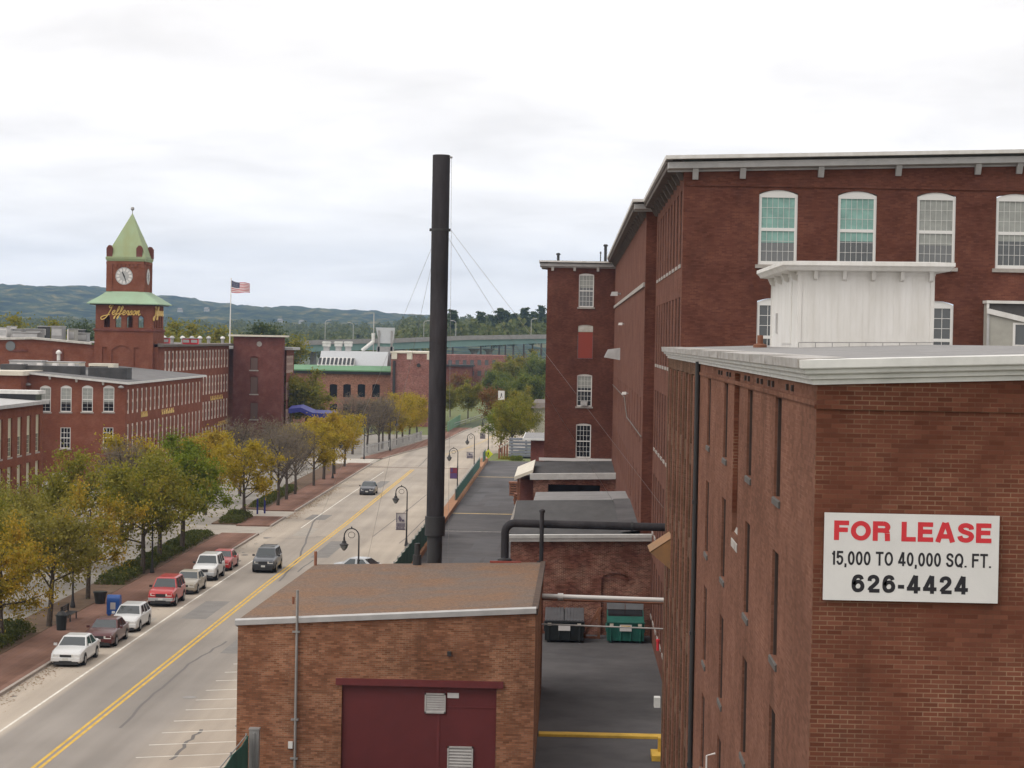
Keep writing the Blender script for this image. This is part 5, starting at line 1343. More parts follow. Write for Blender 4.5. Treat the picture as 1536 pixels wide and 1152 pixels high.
# low porch roof between first and second mill
q0, q1 = P(49, 733, Y=Y2 - 12), P(80, 733, Y=Y2 - 12)
o = empty('entrance_porch', (q0.x, Y2 - 12, 0), 'grey flat roofed entrance porch beside the white garage door', 'porch')
c = MB(); c.hexa([(q0.x, Y2 - 12, q0.z - .1), (q1.x, Y2 - 12, q1.z - .3), (q1.x, Y2 - 5, q1.z - .3), (q0.x, Y2 - 5, q0.z - .1)], [(q0.x, Y2 - 12, q0.z + .3), (q1.x, Y2 - 12, q1.z + .0), (q1.x, Y2 - 5, q1.z + .2), (q0.x, Y2 - 5, q0.z + .5)]); c.build('roof', MATS['roof_grey'], o)
c = MB(); c.box(q0.x + .3, q1.x - .3, Y2 - 11, Y2 - 5.5, 0, q0.z - .3); c.build('wall', MATS['brick_left'], o)

# dark mill roof deck with equipment between second mill and clock tower mill
zd = z2 + .3
def roofbox(x, y, z, sx_, sy_, sz_, mat, lab, name='roof_unit', cat='rooftop unit', cap=True, group=None):
    o = empty(name, (x, y, z), lab, cat, group)
    c = MB(); c.box(x - sx_ / 2, x + sx_ / 2, y - sy_ / 2, y + sy_ / 2, z, z + sz_); c.build('casing', MATS[mat], o, bevel=.04)
    if cap:
        c = MB(); c.box(x - sx_ / 2 - .08, x + sx_ / 2 + .08, y - sy_ / 2 - .08, y + sy_ / 2 + .08, z + sz_ + .001, z + sz_ + .1)
        c.box(x - sx_ / 2 + .1, x + sx_ / 2 - .1, y - sy_ / 2 - .03, y - sy_ / 2 - .001, z + sz_ * .3, z + sz_ * .8); c.build('cover', MATS['trim_grey'], o)
    return o
Yd = 268
for pxa, pxb, pya, pyb, mat, lab, Y_ in ((0, 32, 546, 565, 'roof_black', 'black roof structure at the far left behind the white eave', 250), (34, 120, 548, 566, 'roof_black', 'long black roof screen behind the white eave', 252), (132, 190, 551, 568, 'roof_black', 'black slatted roof screen nearest the clock tower', 252),
                                   (14, 62, 541, 555, 'trim_grey', 'pale grey roof housing left of the row of skylights', 280), (62, 120, 543, 552, 'trim_cream', 'low cream roof housing with skylights behind the black screen', 282)):
    a, d = P(pxa, pya, Y=Y_), P(pxb, pyb, Y=Y_); roofbox((a.x + d.x) / 2, Y_ + 1.5, d.z - .2, d.x - a.x, 3, a.z - d.z + .2, mat, lab, cap=mat != 'roof_black')
a, d = P(133, 545, Y=270), P(170, 562, Y=270)
o = empty('roof_hatch', (a.x, 270, d.z), 'cream framed dark opening on the roof below the clock tower', 'roof hatch')
c = MB(); c.box(a.x, d.x, 270, 273, a.z - .35, a.z); c.box(d.x - .7, d.x, 270, 273, d.z - .5, a.z - .351); c.build('frame', MATS['trim_cream'], o)
c = MB(); c.box(a.x + .05, d.x - .71, 270.3, 272.7, d.z - .5, a.z - .352); c.build('opening', MATS['glass_dark'], o)
for i, px in enumerate((30, 60, 83, 107)):
    a = P(px, 548, Y=278.5); c = MB(); c.hexa([(a.x - .4, 278, a.z - .35), (a.x + .4, 278, a.z - .35), (a.x + .4, 279, a.z - .35), (a.x - .4, 279, a.z - .35)], [(a.x - .3, 278.1, a.z + .3), (a.x + .3, 278.1, a.z + .3), (a.x + .3, 278.9, a.z + .3), (a.x - .3, 278.9, a.z + .3)])
    tag(c.build('skylight', MATS['pipe_white']), ['white roof skylight farthest left on the pale housing', 'white roof skylight second from the left behind the black screen', 'white roof skylight third along, midway to the hatch', 'white roof skylight closest to the cream framed hatch'][i], 'skylight', 'skylights on the mill roof')

# clock tower mill
Y3 = 300.0
X3 = -58.0
X3 = P(236, 560, Y=Y3).x
Y3b = 363.0
z3 = P(330, 519, X=X3).z
b3 = empty('mill_building', (X3, Y3, 0), 'long brick mill with close rows of windows running back from the clock tower', 'mill building')
x3l = P(-60, 520, Y=Y3).x
w = MB(); pz = P(50, 509, Y=Y3); pz2 = P(138, 517, Y=Y3)
w.poly([(x3l, Y3, 0), (X3, Y3, 0), (X3, Y3, z3), (pz2.x, Y3, pz2.z), (pz.x, Y3, pz.z), (x3l, Y3, pz.z - .4)])
for px in (52, 92, 150 - 3): 
    u = P(px, 545, Y=Y3).x; 
w.build('wall', MATS['brick_left'], b3)
for px, ya, yb_, wd in ((87, 523, 540, 15), (152 - 56 + 4, 523, 540, 0), (30, 524, 527, 22)):
    if wd:
        a, d = P(px - wd / 2, ya, Y=Y3), P(px + wd / 2, yb_, Y=Y3); c = MB(); c.box(a.x, d.x, Y3 - .12, Y3 - .001, d.z, a.z); c.build('blind_panel', MATS['brick_dark'], b3)
c = MB(); a = P(16, 519, Y=Y3); c.tube([(a.x, Y3 - .001, a.z), (a.x, Y3 - .15, a.z)], .7, 14); c.build('round_vent', MATS['glass_grey'], b3)
c = MB(); a, d = P(88, 528, Y=Y3 - 2), P(93, 541, Y=Y3 - 2); c.lathe([(.25, d.z), (.25, a.z - .3), (.4, a.z - .25), (.4, a.z), (.1, a.z + .3)], (a.x, Y3 - 2, 0), 10); tag(c.build('roof_ventilator', MATS['pipe_white']), 'white turret ventilator against the clock tower mill end wall', 'ventilator')
so = []
NC = 20
for k in range(NC):
    yc = Y3 + 6 + (Y3b - Y3 - 7.5) * k / (NC - 1)
    for r in range(4):
        hi = z3 - .6 - 4.15 * r; so.append((yc - .75, yc + .75, hi - 3.0, hi, 0))
w = MB(); wall(w, 'right', X3, Y3, Y3b, 0, z3, so, .3); w.build('wall', MATS['brick_left'], b3)
p = window_proto(1.5, 3.0, 0, frame='window_tan', glass='glass_grey', simple=True, sill=False, bar=.40)
p2 = window_proto(1.5, 3.0, 0, frame='window_tan', glass='glass_dark', simple=True, sill=False, bar=.33)
rw_ = random.Random(3)
for o in so: put(rw_.choice((p, p, p2)), b3, 'right', X3, (o[0] + o[1]) / 2, o[2], .06)
c = MB(); c.sweep([(x3l, Y3, pz.z - .4), (pz.x, Y3, pz.z), (pz2.x, Y3, pz2.z)], [(0, 0), (.4, .02), (.42, .3), (0, .34)]); c.build('cornice', MATS['trim_old'], b3)
c = MB(); c.sweep([(X3, Y3, z3), (X3, Y3b, z3)], [(0, 0), (.8, .05), (.85, .35), (0, .5)]); c.build('eave', MATS['soffit'], b3)
c = MB(); c.poly([(x3l, Y3, z3 + .4), (X3 + .6, Y3, z3 + .4), (X3 + .6, Y3b, z3 + .4), (x3l, Y3b, z3 + .4)]); c.build('roof', MATS['roof_grey'], b3)
for (pa_, pb_, py) in ((298, 303, 599), (316, 335, 598), (328, 342, 636)):
    q0, q1 = P(pa_, py, X=X3 + .04), P(pb_, py, X=X3 + .04); c = MB(); k = 8
    for i in range(k):
        a = q0.y + (q1.y - q0.y) * i / k; b = a + (q1.y - q0.y) / k * .6
        c.box(X3 + .001, X3 + .05, a, b, q0.z - .3, q0.z - .05 + .1 * (i % 2)); c.box(X3 + .001, X3 + .06, a, a + (b - a) * .35, q0.z - .3, q0.z + .4)
    c.build('lettering', MATS['gold'], b3)

# the clock tower
YK = 299.4
kx0, kx1 = P(141.5, 520, Y=YK).x, P(229, 520, Y=YK).x
kw = kx1 - kx0; kd = kw
def kz(py): return P(185, py, Y=YK).z
kt = empty('clock_tower', ((kx0 + kx1) / 2, YK, 0), 'brick clock tower with green copper spire, white clock faces and gold script sign', 'clock tower')
c = MB(); arch = MB()
w = MB(); zb1 = kz(497)
aops = [(P(178 - 0, 0, Y=YK).x * 0 + P(167, 540, Y=YK).x, P(197, 540, Y=YK).x, zb1 - 8.5, kz(518), .7), (P(153, 540, Y=YK).x, P(160, 540, Y=YK).x, zb1 - 8.5, kz(521), 0), (P(200.5, 540, Y=YK).x, P(209, 540, Y=YK).x, zb1 - 8.5, kz(521), 0)]
wall(w, 'front', YK, kx0, kx1, 0, zb1, aops, .14)
for o in aops: fill_back(w, 'front', YK, o, .14)
wall(w, 'right', kx1, YK, YK + kd, 0, zb1, (), 0); w.poly([(kx0, YK, 0), (kx0, YK + kd, 0), (kx0, YK + kd, zb1), (kx0, YK, zb1)])
w.build('wall', MATS['brick_left'], kt)
c = MB(); c.sweep([(kx0, YK + kd, zb1), (kx0, YK, zb1), (kx1, YK, zb1), (kx1, YK + kd, zb1), (kx0, YK + kd, zb1)], [(0, 0), (.15, .05), (.15, .3), (0, .35)]); c.build('string_course', MATS['brick_dark'], kt)
# open belfry: four arches per side
zb2 = kz(455)
bx0, bx1, by0, by1 = kx0 + .1, kx1 - .1, YK + .1, YK + kd - .1
def arches(lo, hi):
    L = hi - lo; out = []
    for i in range(4):
        cxx = lo + L * (0.20 + 0.2 * i); out.append((cxx - L * .052, cxx + L * .052, zb1 + .55, kz(473), .3))
    return out
w = MB()
wall(w, 'front', by0, bx0, bx1, zb1 + .351, zb2, arches(bx0, bx1), .5); wall(w, 'front', by1 - .5, bx0, bx1, zb1 + .351, zb2, arches(bx0, bx1), .5)
wall(w, 'right', bx1, by0, by1, zb1 + .351, zb2, arches(by0, by1), .5); wall(w, 'left', bx0, by0, by1, zb1 + .351, zb2, arches(by0, by1), .5)
w.poly([(bx0, by0, zb1 + .4), (bx1, by0, zb1 + .4), (bx1, by1, zb1 + .4), (bx0, by1, zb1 + .4)]); w.poly([(bx0 + .5, by0 + .5, zb1 + 2.3), (bx1 - .5, by0 + .5, zb1 + 2.3), (bx1 - .5, by1 - .5, zb1 + 2.3), (bx0 + .5, by1 - .5, zb1 + 2.3)])
for xx in (bx0 + .4, (bx0 + bx1) / 2 + .1): w.box(xx, xx + .9, by0 + 2.5, by0 + 3.4, zb1 + .4, zb2)
w.build('belfry', MATS['brick_left'], kt)
# green skirt roof
zb3 = kz(437)
ux0, ux1 = P(160.5, 410, Y=YK + 1.2).x, P(216.5, 410, Y=YK + 1.2).x
uy0 = YK + 1.2; uy1 = uy0 + (ux1 - ux0)
e = .95
c = MB(); lo = [(kx0 - e, YK - e, zb2 - .0), (kx1 + e, YK - e, zb2 - .0), (kx1 + e, YK + kd + e, zb2), (kx0 - e, YK + kd + e, zb2)]
mid_ = [(kx0 + .5, YK + .45, zb2 + (zb3 - zb2) * .58), (kx1 - .5, YK + .45, zb2 + (zb3 - zb2) * .58), (kx1 - .5, YK + kd - .45, zb2 + (zb3 - zb2) * .58), (kx0 + .5, YK + kd - .45, zb2 + (zb3 - zb2) * .58)]
hi = [(ux0, uy0, zb3), (ux1, uy0, zb3), (ux1, uy1, zb3), (ux0, uy1, zb3)]
lo2 = [(a, b, z - .12) for a, b, z in lo]
c.hexa(lo2, lo); c.hexa(lo, mid_); c.hexa(mid_, hi); c.build('skirt_roof', MATS['copper_pale'], kt)
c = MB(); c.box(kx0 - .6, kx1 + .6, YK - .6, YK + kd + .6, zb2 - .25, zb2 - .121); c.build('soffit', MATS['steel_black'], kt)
# clock stage
zb4 = kz(386)
w = MB(); w.box(ux0, ux1, uy0, uy1, zb3 - .3, zb4)
for xx in (ux0 - .08, ux1 - .75): w.box(xx, xx + .83, uy0 - .1, uy0 - .001, zb3, zb4 - .9)
for yy in (uy0 + .0, uy1 - .75): w.box(ux1 + .001, ux1 + .1, yy, yy + .75, zb3, zb4 - .9)
for i in range(6):
    xx = ux0 + .95 + (ux1 - ux0 - 1.9) * (i + .5) / 6; w.box(xx - .17, xx + .17, uy0 - .1, uy0 - .001, zb4 - 1.35, zb4 - .9)
w.box(ux0 - .12, ux1 + .12, uy0 - .12, uy0 - .0005, zb4 - .9, zb4 - .55); w.box(ux1 + .0005, ux1 + .12, uy0 - .12, uy1, zb4 - .9, zb4 - .55)
w.build('clock_stage', MATS['brick_left'], kt)
c = MB(); c.sweep([(ux0, uy1, zb4), (ux0, uy0, zb4), (ux1, uy0, zb4), (ux1, uy1, zb4), (ux0, uy1, zb4)], [(0, -.5), (.06, -.5), (.2, -.15), (.2, .05), (0, .1)]); c.build('cornice', MATS['copper_green'], kt)
# clock faces
def clock(plane, cc, u, z, r):
    o = empty('clock', (0, 0, 0)); o.parent = kt
    def ring(mb, r0, r1, a0, a1, d, n=6):
        for i in range(n):
            t0, t1 = a0 + (a1 - a0) * i / n, a0 + (a1 - a0) * (i + 1) / n
            mb.poly([wpt(plane, cc, u + r0 * math.sin(t0), z + r0 * math.cos(t0), d), wpt(plane, cc, u + r1 * math.sin(t0), z + r1 * math.cos(t0), d), wpt(plane, cc, u + r1 * math.sin(t1), z + r1 * math.cos(t1), d), wpt(plane, cc, u + r0 * math.sin(t1), z + r0 * math.cos(t1), d)])
    c = MB(); ring(c, 0, r * 1.0, 0, 2 * math.pi, -.03, 36); ring(c, r, r * 1.08, 0, 2 * math.pi, -.06, 36); c.build('dial', MATS['trim_grey'], o)
    c = MB()
    for k in range(12): a = 2 * math.pi * k / 12; ring(c, r * .60, r * .97, a - .17, a + .17, -.05, 3)
    c.build('hour_marks', MATS['pipe_white'], o)
    c = MB()
    def hand(a, L, wd, d): 
        s_, c_ = math.sin(a), math.cos(a); c.poly([wpt(plane, cc, u - c_ * wd - s_ * L * .18, z + s_ * wd - c_ * L * .18, d), wpt(plane, cc, u + c_ * wd - s_ * L * .18, z - s_ * wd - c_ * L * .18, d), wpt(plane, cc, u + s_ * L + c_ * wd * .5, z + c_ * L - s_ * wd * .5, d), wpt(plane, cc, u + s_ * L - c_ * wd * .5, z + c_ * L + s_ * wd * .5, d)])
    hand(R(160), r * .86, r * .07, -.075); hand(R(-25), r * .6, r * .1, -.07); c.build('hands', MATS['steel_black'], o)
clz = P(186, 414, Y=uy0).z; clr = P(198, 414, Y=uy0).x - P(186, 414, Y=uy0).x
clock('front', uy0, P(186.3, 414, Y=uy0).x, clz, clr * 1.0); clock('right', ux1, (uy0 + uy1) / 2, clz, clr * .95)
# spire with dormers and ball
zap = kz(318)
mxx, myy = (ux0 + ux1) / 2 + .3, (uy0 + uy1) / 2
c = MB(); bs = [(ux0 - .12, uy0 - .12, zb4 + .1), (ux1 + .12, uy0 - .12, zb4 + .1), (ux1 + .12, uy1 + .12, zb4 + .1), (ux0 - .12, uy1 + .12, zb4 + .1)]
ms_ = [(ux0 + .95, uy0 + .95, zb4 + 1.9), (ux1 - .95, uy0 + .95, zb4 + 1.9), (ux1 - .95, uy1 - .95, zb4 + 1.9), (ux0 + .95, uy1 - .95, zb4 + 1.9)]
tp = [(mxx - .05, myy - .05, zap), (mxx + .05, myy - .05, zap), (mxx + .05, myy + .05, zap), (mxx - .05, myy + .05, zap)]
ms_ = [(b_[0] + (t_[0] - b_[0]) * .235, b_[1] + (t_[1] - b_[1]) * .235, zb4 + .1 + (zap - zb4) * .25) for b_, t_ in zip(bs, tp)]
c.hexa(bs, ms_); c.hexa(ms_, tp); c.build('spire', MATS['copper_green'], kt)
for (xx, yy) in ((ux0 + .32, uy0 + .3), (ux1 - .75, uy0 + .3), (ux1 - .1, uy1 - .7), (ux0 + .32, uy1 - .6)):
    c = MB(); c.box(xx - .42, xx + .42, yy - .4, yy + .5, zb4 + .05, zb4 + 1.35); c.hexa([(xx - .42, yy - .4, zb4 + 1.35), (xx + .42, yy - .4, zb4 + 1.35), (xx + .42, yy + .5, zb4 + 1.35), (xx - .42, yy + .5, zb4 + 1.35)], [(xx - .12, yy - .4, zb4 + 1.75), (xx + .12, yy - .4, zb4 + 1.75), (xx + .12, yy + .5, zb4 + 1.75), (xx - .12, yy + .5, zb4 + 1.75)]); c.build('corner_turret', MATS['brick_dark'], kt)
c = MB(); c.tube([(mxx, myy, zap - .3), (mxx, myy, zap + .55)], .06, 6); c.lathe([(.02, -.28), (.2, -.2), (.28, 0), (.2, .2), (.02, .28)], (mxx, myy, zap + .7), 12); c.build('finial', MATS['steel_grey'], kt)
# script lettering drawn as pen strokes
SCR = {
 'J': (1.05, [[(.95, 1.62), (.55, 1.52), (.42, 1.25), (.62, 1.12), (.9, 1.3), (1.0, 1.62), (.72, .7), (.42, -.1), (.05, -.62), (-.42, -.78), (-.62, -.5), (-.35, -.25), (.2, -.1), (.75, .05)], [(.6, 1.66), (1.0, 1.62), (1.45, 1.72)]]),
 'e': (.62, [[(0, .2), (.38, .42), (.46, .64), (.3, .72), (.12, .5), (.1, .18), (.28, 0), (.55, .16)]]),
 'f': (.55, [[(-.05, .16), (.3, .55), (.52, 1.15), (.42, 1.38), (.28, 1.1), (.12, .1), (.0, -.5), (-.12, -.6), (-.1, -.35), (.2, 0), (.5, .22)]]),
 'r': (.55, [[(0, .16), (.2, .72), (.22, .6), (.42, .66), (.34, .2), (.42, 0), (.56, .16)]]),
 's': (.52, [[(0, .16), (.32, .74), (.42, .4), (.3, .04), (.05, .06)], [(.3, .04), (.52, .18)]]),
 'o': (.6, [[(.1, .3), (.2, .62), (.42, .68), (.48, .35), (.3, 0), (.1, .2), (.16, .55), (.4, .62), (.62, .56)]]),
 'n': (.82, [[(0, .16), (.16, .7), (.12, 0), (.34, .66), (.48, .66), (.44, .1), (.55, 0), (.78, .2)]]),
}
def script(word, plane, cc, ua, ub, zbase, xh, parent, rise=.0):
    adv = 0; strokes = []
    for ch in word:
        wd, st_ = SCR[ch]
        for s_ in st_: strokes.append([(adv + a, b) for a, b in s_])
        adv += wd
    sc_ = (ub - ua) / adv; c = MB()
    for s_ in strokes:
        # smooth the pen path
        pts = []
        for i in range(len(s_) - 1):
            p0 = s_[max(0, i - 1)]; p1 = s_[i]; p2 = s_[i + 1]; p3 = s_[min(len(s_) - 1, i + 2)]
            for k in range(4):
                t = k / 4
                pts.append(tuple(.5 * (2 * p1[j] + (p2[j] - p0[j]) * t + (2 * p0[j] - 5 * p1[j] + 4 * p2[j] - p3[j]) * t * t + (3 * p1[j] - p0[j] - 3 * p2[j] + p3[j]) * t ** 3) for j in (0, 1)))
        pts.append(s_[-1])
        c.tube([wpt(plane, cc, ua + (a + b * .2) * sc_, zbase + b * xh + rise * a, -.09) for a, b in pts], .072, 6)
    return c.build('script_sign', MATS['gold'], parent)
script('Jefferson', 'front', by0, P(158, 470, Y=by0).x, P(211, 470, Y=by0).x, kz(472.3), .88, kt)
script('Jefferson', 'right', bx1, by0 + .9, by1 - .6, kz(472.5), .95, kt)
c = MB(); c.tube([(kx1 + .15, YK + 1.0, z3 - 2), (kx1 + .15, YK + 1.0, z3 - 10)], .18, 8); c.build('downpipe', MATS['pipe_white'], kt)

# rooftop ventilators along the mill roofs
random.seed(21)
grp = 'ventilators on the clock tower mill roof'
spots = [(246, 'pipe_white', 'white capped roof ventilator nearest the clock tower'), (258, 'trim_grey', 'grey roof ventilator second from the clock tower'), (274, 'pipe_white', 'white roof ventilator third from the clock tower'), (288, 'trim_grey', 'small grey roof ventilator halfway to the flagpole'), (300, 'pipe_white', 'white roof ventilator just past halfway to the flagpole'), (313, 'trim_grey', 'grey roof ventilator two short of the flagpole'), (334, 'pipe_white', 'white roof ventilator close to the flagpole foot')]
for px, mt, lab in spots:
    Y_ = 320 + (px - 246) * .45; q = P(px, 505, Y=Y_); zz = z3 + .4
    o = empty('roof_ventilator', (q.x, Y_, zz), lab, 'ventilator', grp)
    c = MB(); c.lathe([(.3, 0), (.26, .5), (.26, .75)], (q.x, Y_, zz), 12); c.build('base', MATS['concrete_grey'], o)
    c = MB(); c.lathe([(.36, .75), (.42, .9), (.3, 1.1), (.1, 1.2)], (q.x, Y_, zz), 12); c.build('cap', MATS[mt], o)
for px, lab in ((237, 'red roof fan housing closest to the clock tower'), (249, 'red roof fan housing second from the clock tower'), (280, 'red roof fan housing midway along the mill roof'), (292, 'red roof fan housing farthest along the mill roof')):
    Y_ = 312; q = P(px, 512, Y=Y_); roofbox(q.x, Y_, z3 + .4, 1.1, 1.0, .85, 'sign_red', lab, 'roof_fan', 'roof fan', group='red fans on the mill roof')
k = 0
labs = ['white roof chimney pair at the far left edge', 'grey boxy air handler third from the left edge', 'broad pale air handler on the left mill roof', 'dark topped air handler left of the vent stack', 'grey air handler with white top beside the vent stack', 'tan roof unit between the vent stack and clock tower', 'sloping grey roof unit against the clock tower', 'low dark roof unit behind the sloping one', 'wide grey air handler in front of the far trees', 'white square unit near the left edge']
for (px, wpx, pya, mt) in ((6, 14, 492, 'pipe_white'), (28, 16, 494, 'steel_grey'), (52, 26, 494, 'concrete_grey'), (66, 14, 490, 'roof_black'), (88, 17, 490, 'steel_grey'), (110, 10, 494, 'shed_tan'), (125, 16, 500, 'steel_grey'), (120, 12, 495, 'roof_black'), (40, 40, 499, 'concrete_grey'), (18, 9, 490, 'pipe_white')):
    Y_ = 312 + 3 * (k % 4); q = P(px, pya, Y=Y_); zz = pz.z + .0 if px < 100 else pz2.z + .2
    roofbox(q.x, Y_, zz, wpx / 10.4, 2.2, max(.5, q.z - zz), mt, labs[k]); k += 1
q = P(102, 494, Y=305); c = MB(); c.tube([(q.x, 305, pz.z - 1), (q.x, 305, q.z)], .12, 8); tag(c.build('vent_stack', MATS['pipe_white']), 'thin white vent stack on the mill roof left of the clock tower', 'vent pipe')

# projecting stair block with flagpole behind, and the wing beyond
Y4 = 363.0
x40, x41 = P(349.5, 560, Y=Y4).x, P(423, 560, Y=Y4).x; z4 = P(385, 505, Y=Y4).z
o4 = empty('stair_tower', (x40, Y4, 0), 'square brick stair block with a pale flat cap in front of the flagpole', 'tower')
fo = [pxop(381, ya, yb_, 11, Y4, .2) for ya, yb_ in ((534, 555), (563, 591), (602, 629))]
w = MB(); wall(w, 'front', Y4, x40, x41, 0, z4, fo, .2); wall(w, 'right', x41, Y4, Y4 + 3, 0, z4, (), 0); w.poly([(x40, Y4, 0), (x40, Y4 + 3, 0), (x40, Y4 + 3, z4), (x40, Y4, z4)])
for o in fo: fill_back(w, 'front', Y4, o, .2)
w.build('wall', MATS['brick_dark'], o4)
for o in fo:
    c = MB(); c.box(o[0] + .05, o[1] - .05, Y4 + .15, Y4 + .195, o[2], o[3] - .3); c.build('window', MATS['window_brown'], o4)
    c = MB(); c.box(o[0] - .15, o[1] + .15, Y4 - .1, Y4 - .001, o[2] - .2, o[2] - .001); c.build('sill', MATS['sill_stone'], o4)
c = MB(); c.box(x40 - .8, x41 + .7, Y4 - .7, Y4 + 3.4, z4 + .001, z4 + .3); c.build('roof', MATS['trim_cream'], o4)
c = MB(); q = P(389, 516, Y=Y4); c.tube([(q.x, Y4 - .001, q.z), (q.x, Y4 - .1, q.z)], .45, 12); c.build('round_vent', MATS['sill_stone'], o4)
X5 = x41 + .35
y5b = P(440, 600, X=X5).y; z5 = P(430, 525, X=X5).z
o5 = empty('mill_building', (X5, Y4 + 3, 0), 'narrow sliver of windowed brick mill just beyond the stair block', 'mill building')
so = []
for k in range(6):
    yc = Y4 + 4.2 + (y5b - Y4 - 5.6) * k / 5
    for r in range(3): so.append((yc - .6, yc + .6, z5 - 4.0 - 4.6 * r, z5 - .9 - 4.6 * r, 0))
w = MB(); wall(w, 'right', X5, Y4 + 3, y5b, 0, z5, so, .3); w.poly([(X5, y5b, 0), (X5 - 20, y5b, 0), (X5 - 20, y5b, z5), (X5, y5b, z5)]); w.build('wall', MATS['brick_left'], o5)
for o in so: put(p, o5, 'right', X5, (o[0] + o[1]) / 2, o[2], .06)
drop(p); drop(p2)
c = MB(); c.box(X5 - 20, X5 + 1.0, Y4 + 3.41, y5b + .5, z5 + .001, z5 + .45); c.build('roof', MATS['trim_grey'], o5)
# flagpole and flag
q = P(344.5, 514, Y=360); qt = P(347, 419, Y=360)
c = MB(); c.tube([(q.x, 360, z3), (q.x + .1, 360, qt.z)], .12, 8, r2=.06); c.lathe([(.02, -.1), (.14, 0), (.02, .12)], (q.x + .1, 360, qt.z + .1), 8)
tag(c.build('flagpole', MATS['pipe_white']), 'white flagpole rising from the mill roof beside the stair block', 'flagpole')
fl_ = MB(); L_, H_ = 3.2, 2.05
def fp_(u, v):
    return (q.x + .15 + u * L_ * .97, 360 + .35 * math.sin(u * 7) * u, qt.z - .15 - v * H_ - u * .75 + .18 * u * u - .12 * math.sin(u * 6) * (1 - .4 * v) + v * u * .55)
for i in range(20):
    for j in range(13):
        u0, u1, v0, v1 = i / 20, (i + 1) / 20, j / 13, (j + 1) / 13
        m = 2 if (u0 < .42 and j < 7) else (0 if j % 2 == 0 else 1)
        fl_.poly([fp_(u0, v0), fp_(u1, v0), fp_(u1, v1), fp_(u0, v1)], m)
for j in range(9):
    for i in range(6 - (j % 2)):
        u = .035 + .068 * i + .034 * (j % 2); v = .04 + .055 * j; s = .011
        a = fp_(u - s, v); b = fp_(u + s, v); t_ = fp_(u, v - s * 1.4); d = fp_(u, v + s * 1.4)
        fl_.poly([(x_, y_ - .02, z_) for x_, y_, z_ in (a, d, b, t_)], 1)
plain('flag_red', (.50, .08, .09), .7); plain('flag_white', (.72, .70, .70), .7); plain('flag_blue', (.045, .05, .10), .7)
tag(fl_.build('flag', [MATS['flag_red'], MATS['flag_white'], MATS['flag_blue']]), 'striped red and white flag with starred blue canton flying from the pole', 'flag')

# green roofed brick hall and the block beside it
Y6 = 430.0
x60, x61 = P(420, 600, Y=Y6).x, P(588, 600, Y=Y6).x; z6 = P(520, 557, Y=Y6).z
o6 = empty('mill_building', (x60, Y6, 0), 'salmon brick hall with a green sloped roof and dark tall windows', 'mill building')
fo = [pxop(x, 576, 596, 11, Y6, .15) for x in (450, 472.5, 500, 520.5, 542, 564)] + [pxop(x, 606, 626, 11, Y6, 0) for x in (500, 520.5, 542, 564)]
w = MB(); wall(w, 'front', Y6, x60, x61, 0, z6, fo, .25); w.poly([(x61, Y6, 0), (x61, Y6 + 25, 0), (x61, Y6 + 25, z6), (x61, Y6, z6)]); w.build('wall', MATS['brick_salmon'], o6)
for o in fo:
    c = MB(); c.poly([(o[0], Y6 + .2, o[2]), (o[1], Y6 + .2, o[2]), (o[1], Y6 + .2, o[3]), (o[0], Y6 + .2, o[3])]); c.box(o[0] + .72, o[0] + .78, Y6 + .15, Y6 + .199, o[2], o[3]); c.build('window', MATS['glass_dark'], o6)
z6b = P(520, 548, Y=Y6 + 5).z
c = MB(); c.hexa([(x60, Y6 - .8, z6), (x61 + .4, Y6 - .8, z6), (x61 + .4, Y6 + 5, z6b - .2), (x60, Y6 + 5, z6b - .2)], [(x60, Y6 - .8, z6 + .25), (x61 + .4, Y6 - .8, z6 + .25), (x61 + .0, Y6 + 5, z6b), (x60, Y6 + 5, z6b)]); c.build('roof', MATS['roof_green'], o6)
c = MB(); c.box(x60, x61 + .2, Y6 - .5, Y6 - .05, z6 - .55, z6 - .001); c.build('eave', MATS['steel_black'], o6)
# grey monitor roof with skylight
xa, xb = P(478, 540, Y=Y6 + 6).x, P(580, 540, Y=Y6 + 6).x; za, zb_ = P(520, 549.5, Y=Y6 + 6).z, P(520, 527, Y=Y6 + 10).z
c = MB(); c.hexa([(xa, Y6 + 6, za - 1), (xb, Y6 + 6, za - 1), (xb, Y6 + 22, za - 1), (xa, Y6 + 22, za - 1)], [(xa, Y6 + 10, zb_), (xb, Y6 + 10, zb_), (xb, Y6 + 20, zb_), (xa, Y6 + 20, zb_)]); c.build('monitor_roof', MATS['siding_grey'], o6)
c = MB(); a, d = P(476, 536, Y=Y6 + 4.8), P(531, 549, Y=Y6 + 4.8)
sk = MB(); sk.hexa([(a.x, Y6 + 4.5, d.z), (d.x, Y6 + 4.5, d.z), (d.x, Y6 + 8, d.z), (a.x, Y6 + 8, d.z)], [(a.x + .2, Y6 + 7, a.z), (d.x - .2, Y6 + 7, a.z), (d.x - .2, Y6 + 8, a.z), (a.x + .2, Y6 + 8, a.z)]); s_ = sk.build('skylight', MATS['trim_white'], o6)
for i in range(9):
    f0, f1 = (i + .22) / 9, (i + .86) / 9; w0 = d.x - a.x
    pn = MB(); pn.poly([(a.x + w0 * f0, Y6 + 4.7, d.z + .2), (a.x + w0 * f1, Y6 + 4.7, d.z + .2), (a.x + w0 * f1, Y6 + 6.8, a.z - .1), (a.x + w0 * f0, Y6 + 6.8, a.z - .1)]); 
    pn.v = [(x_, y_ - .12, z_ + .05) for x_, y_, z_ in pn.v]; pn.build('pane', MATS['glass_dark'], s_)
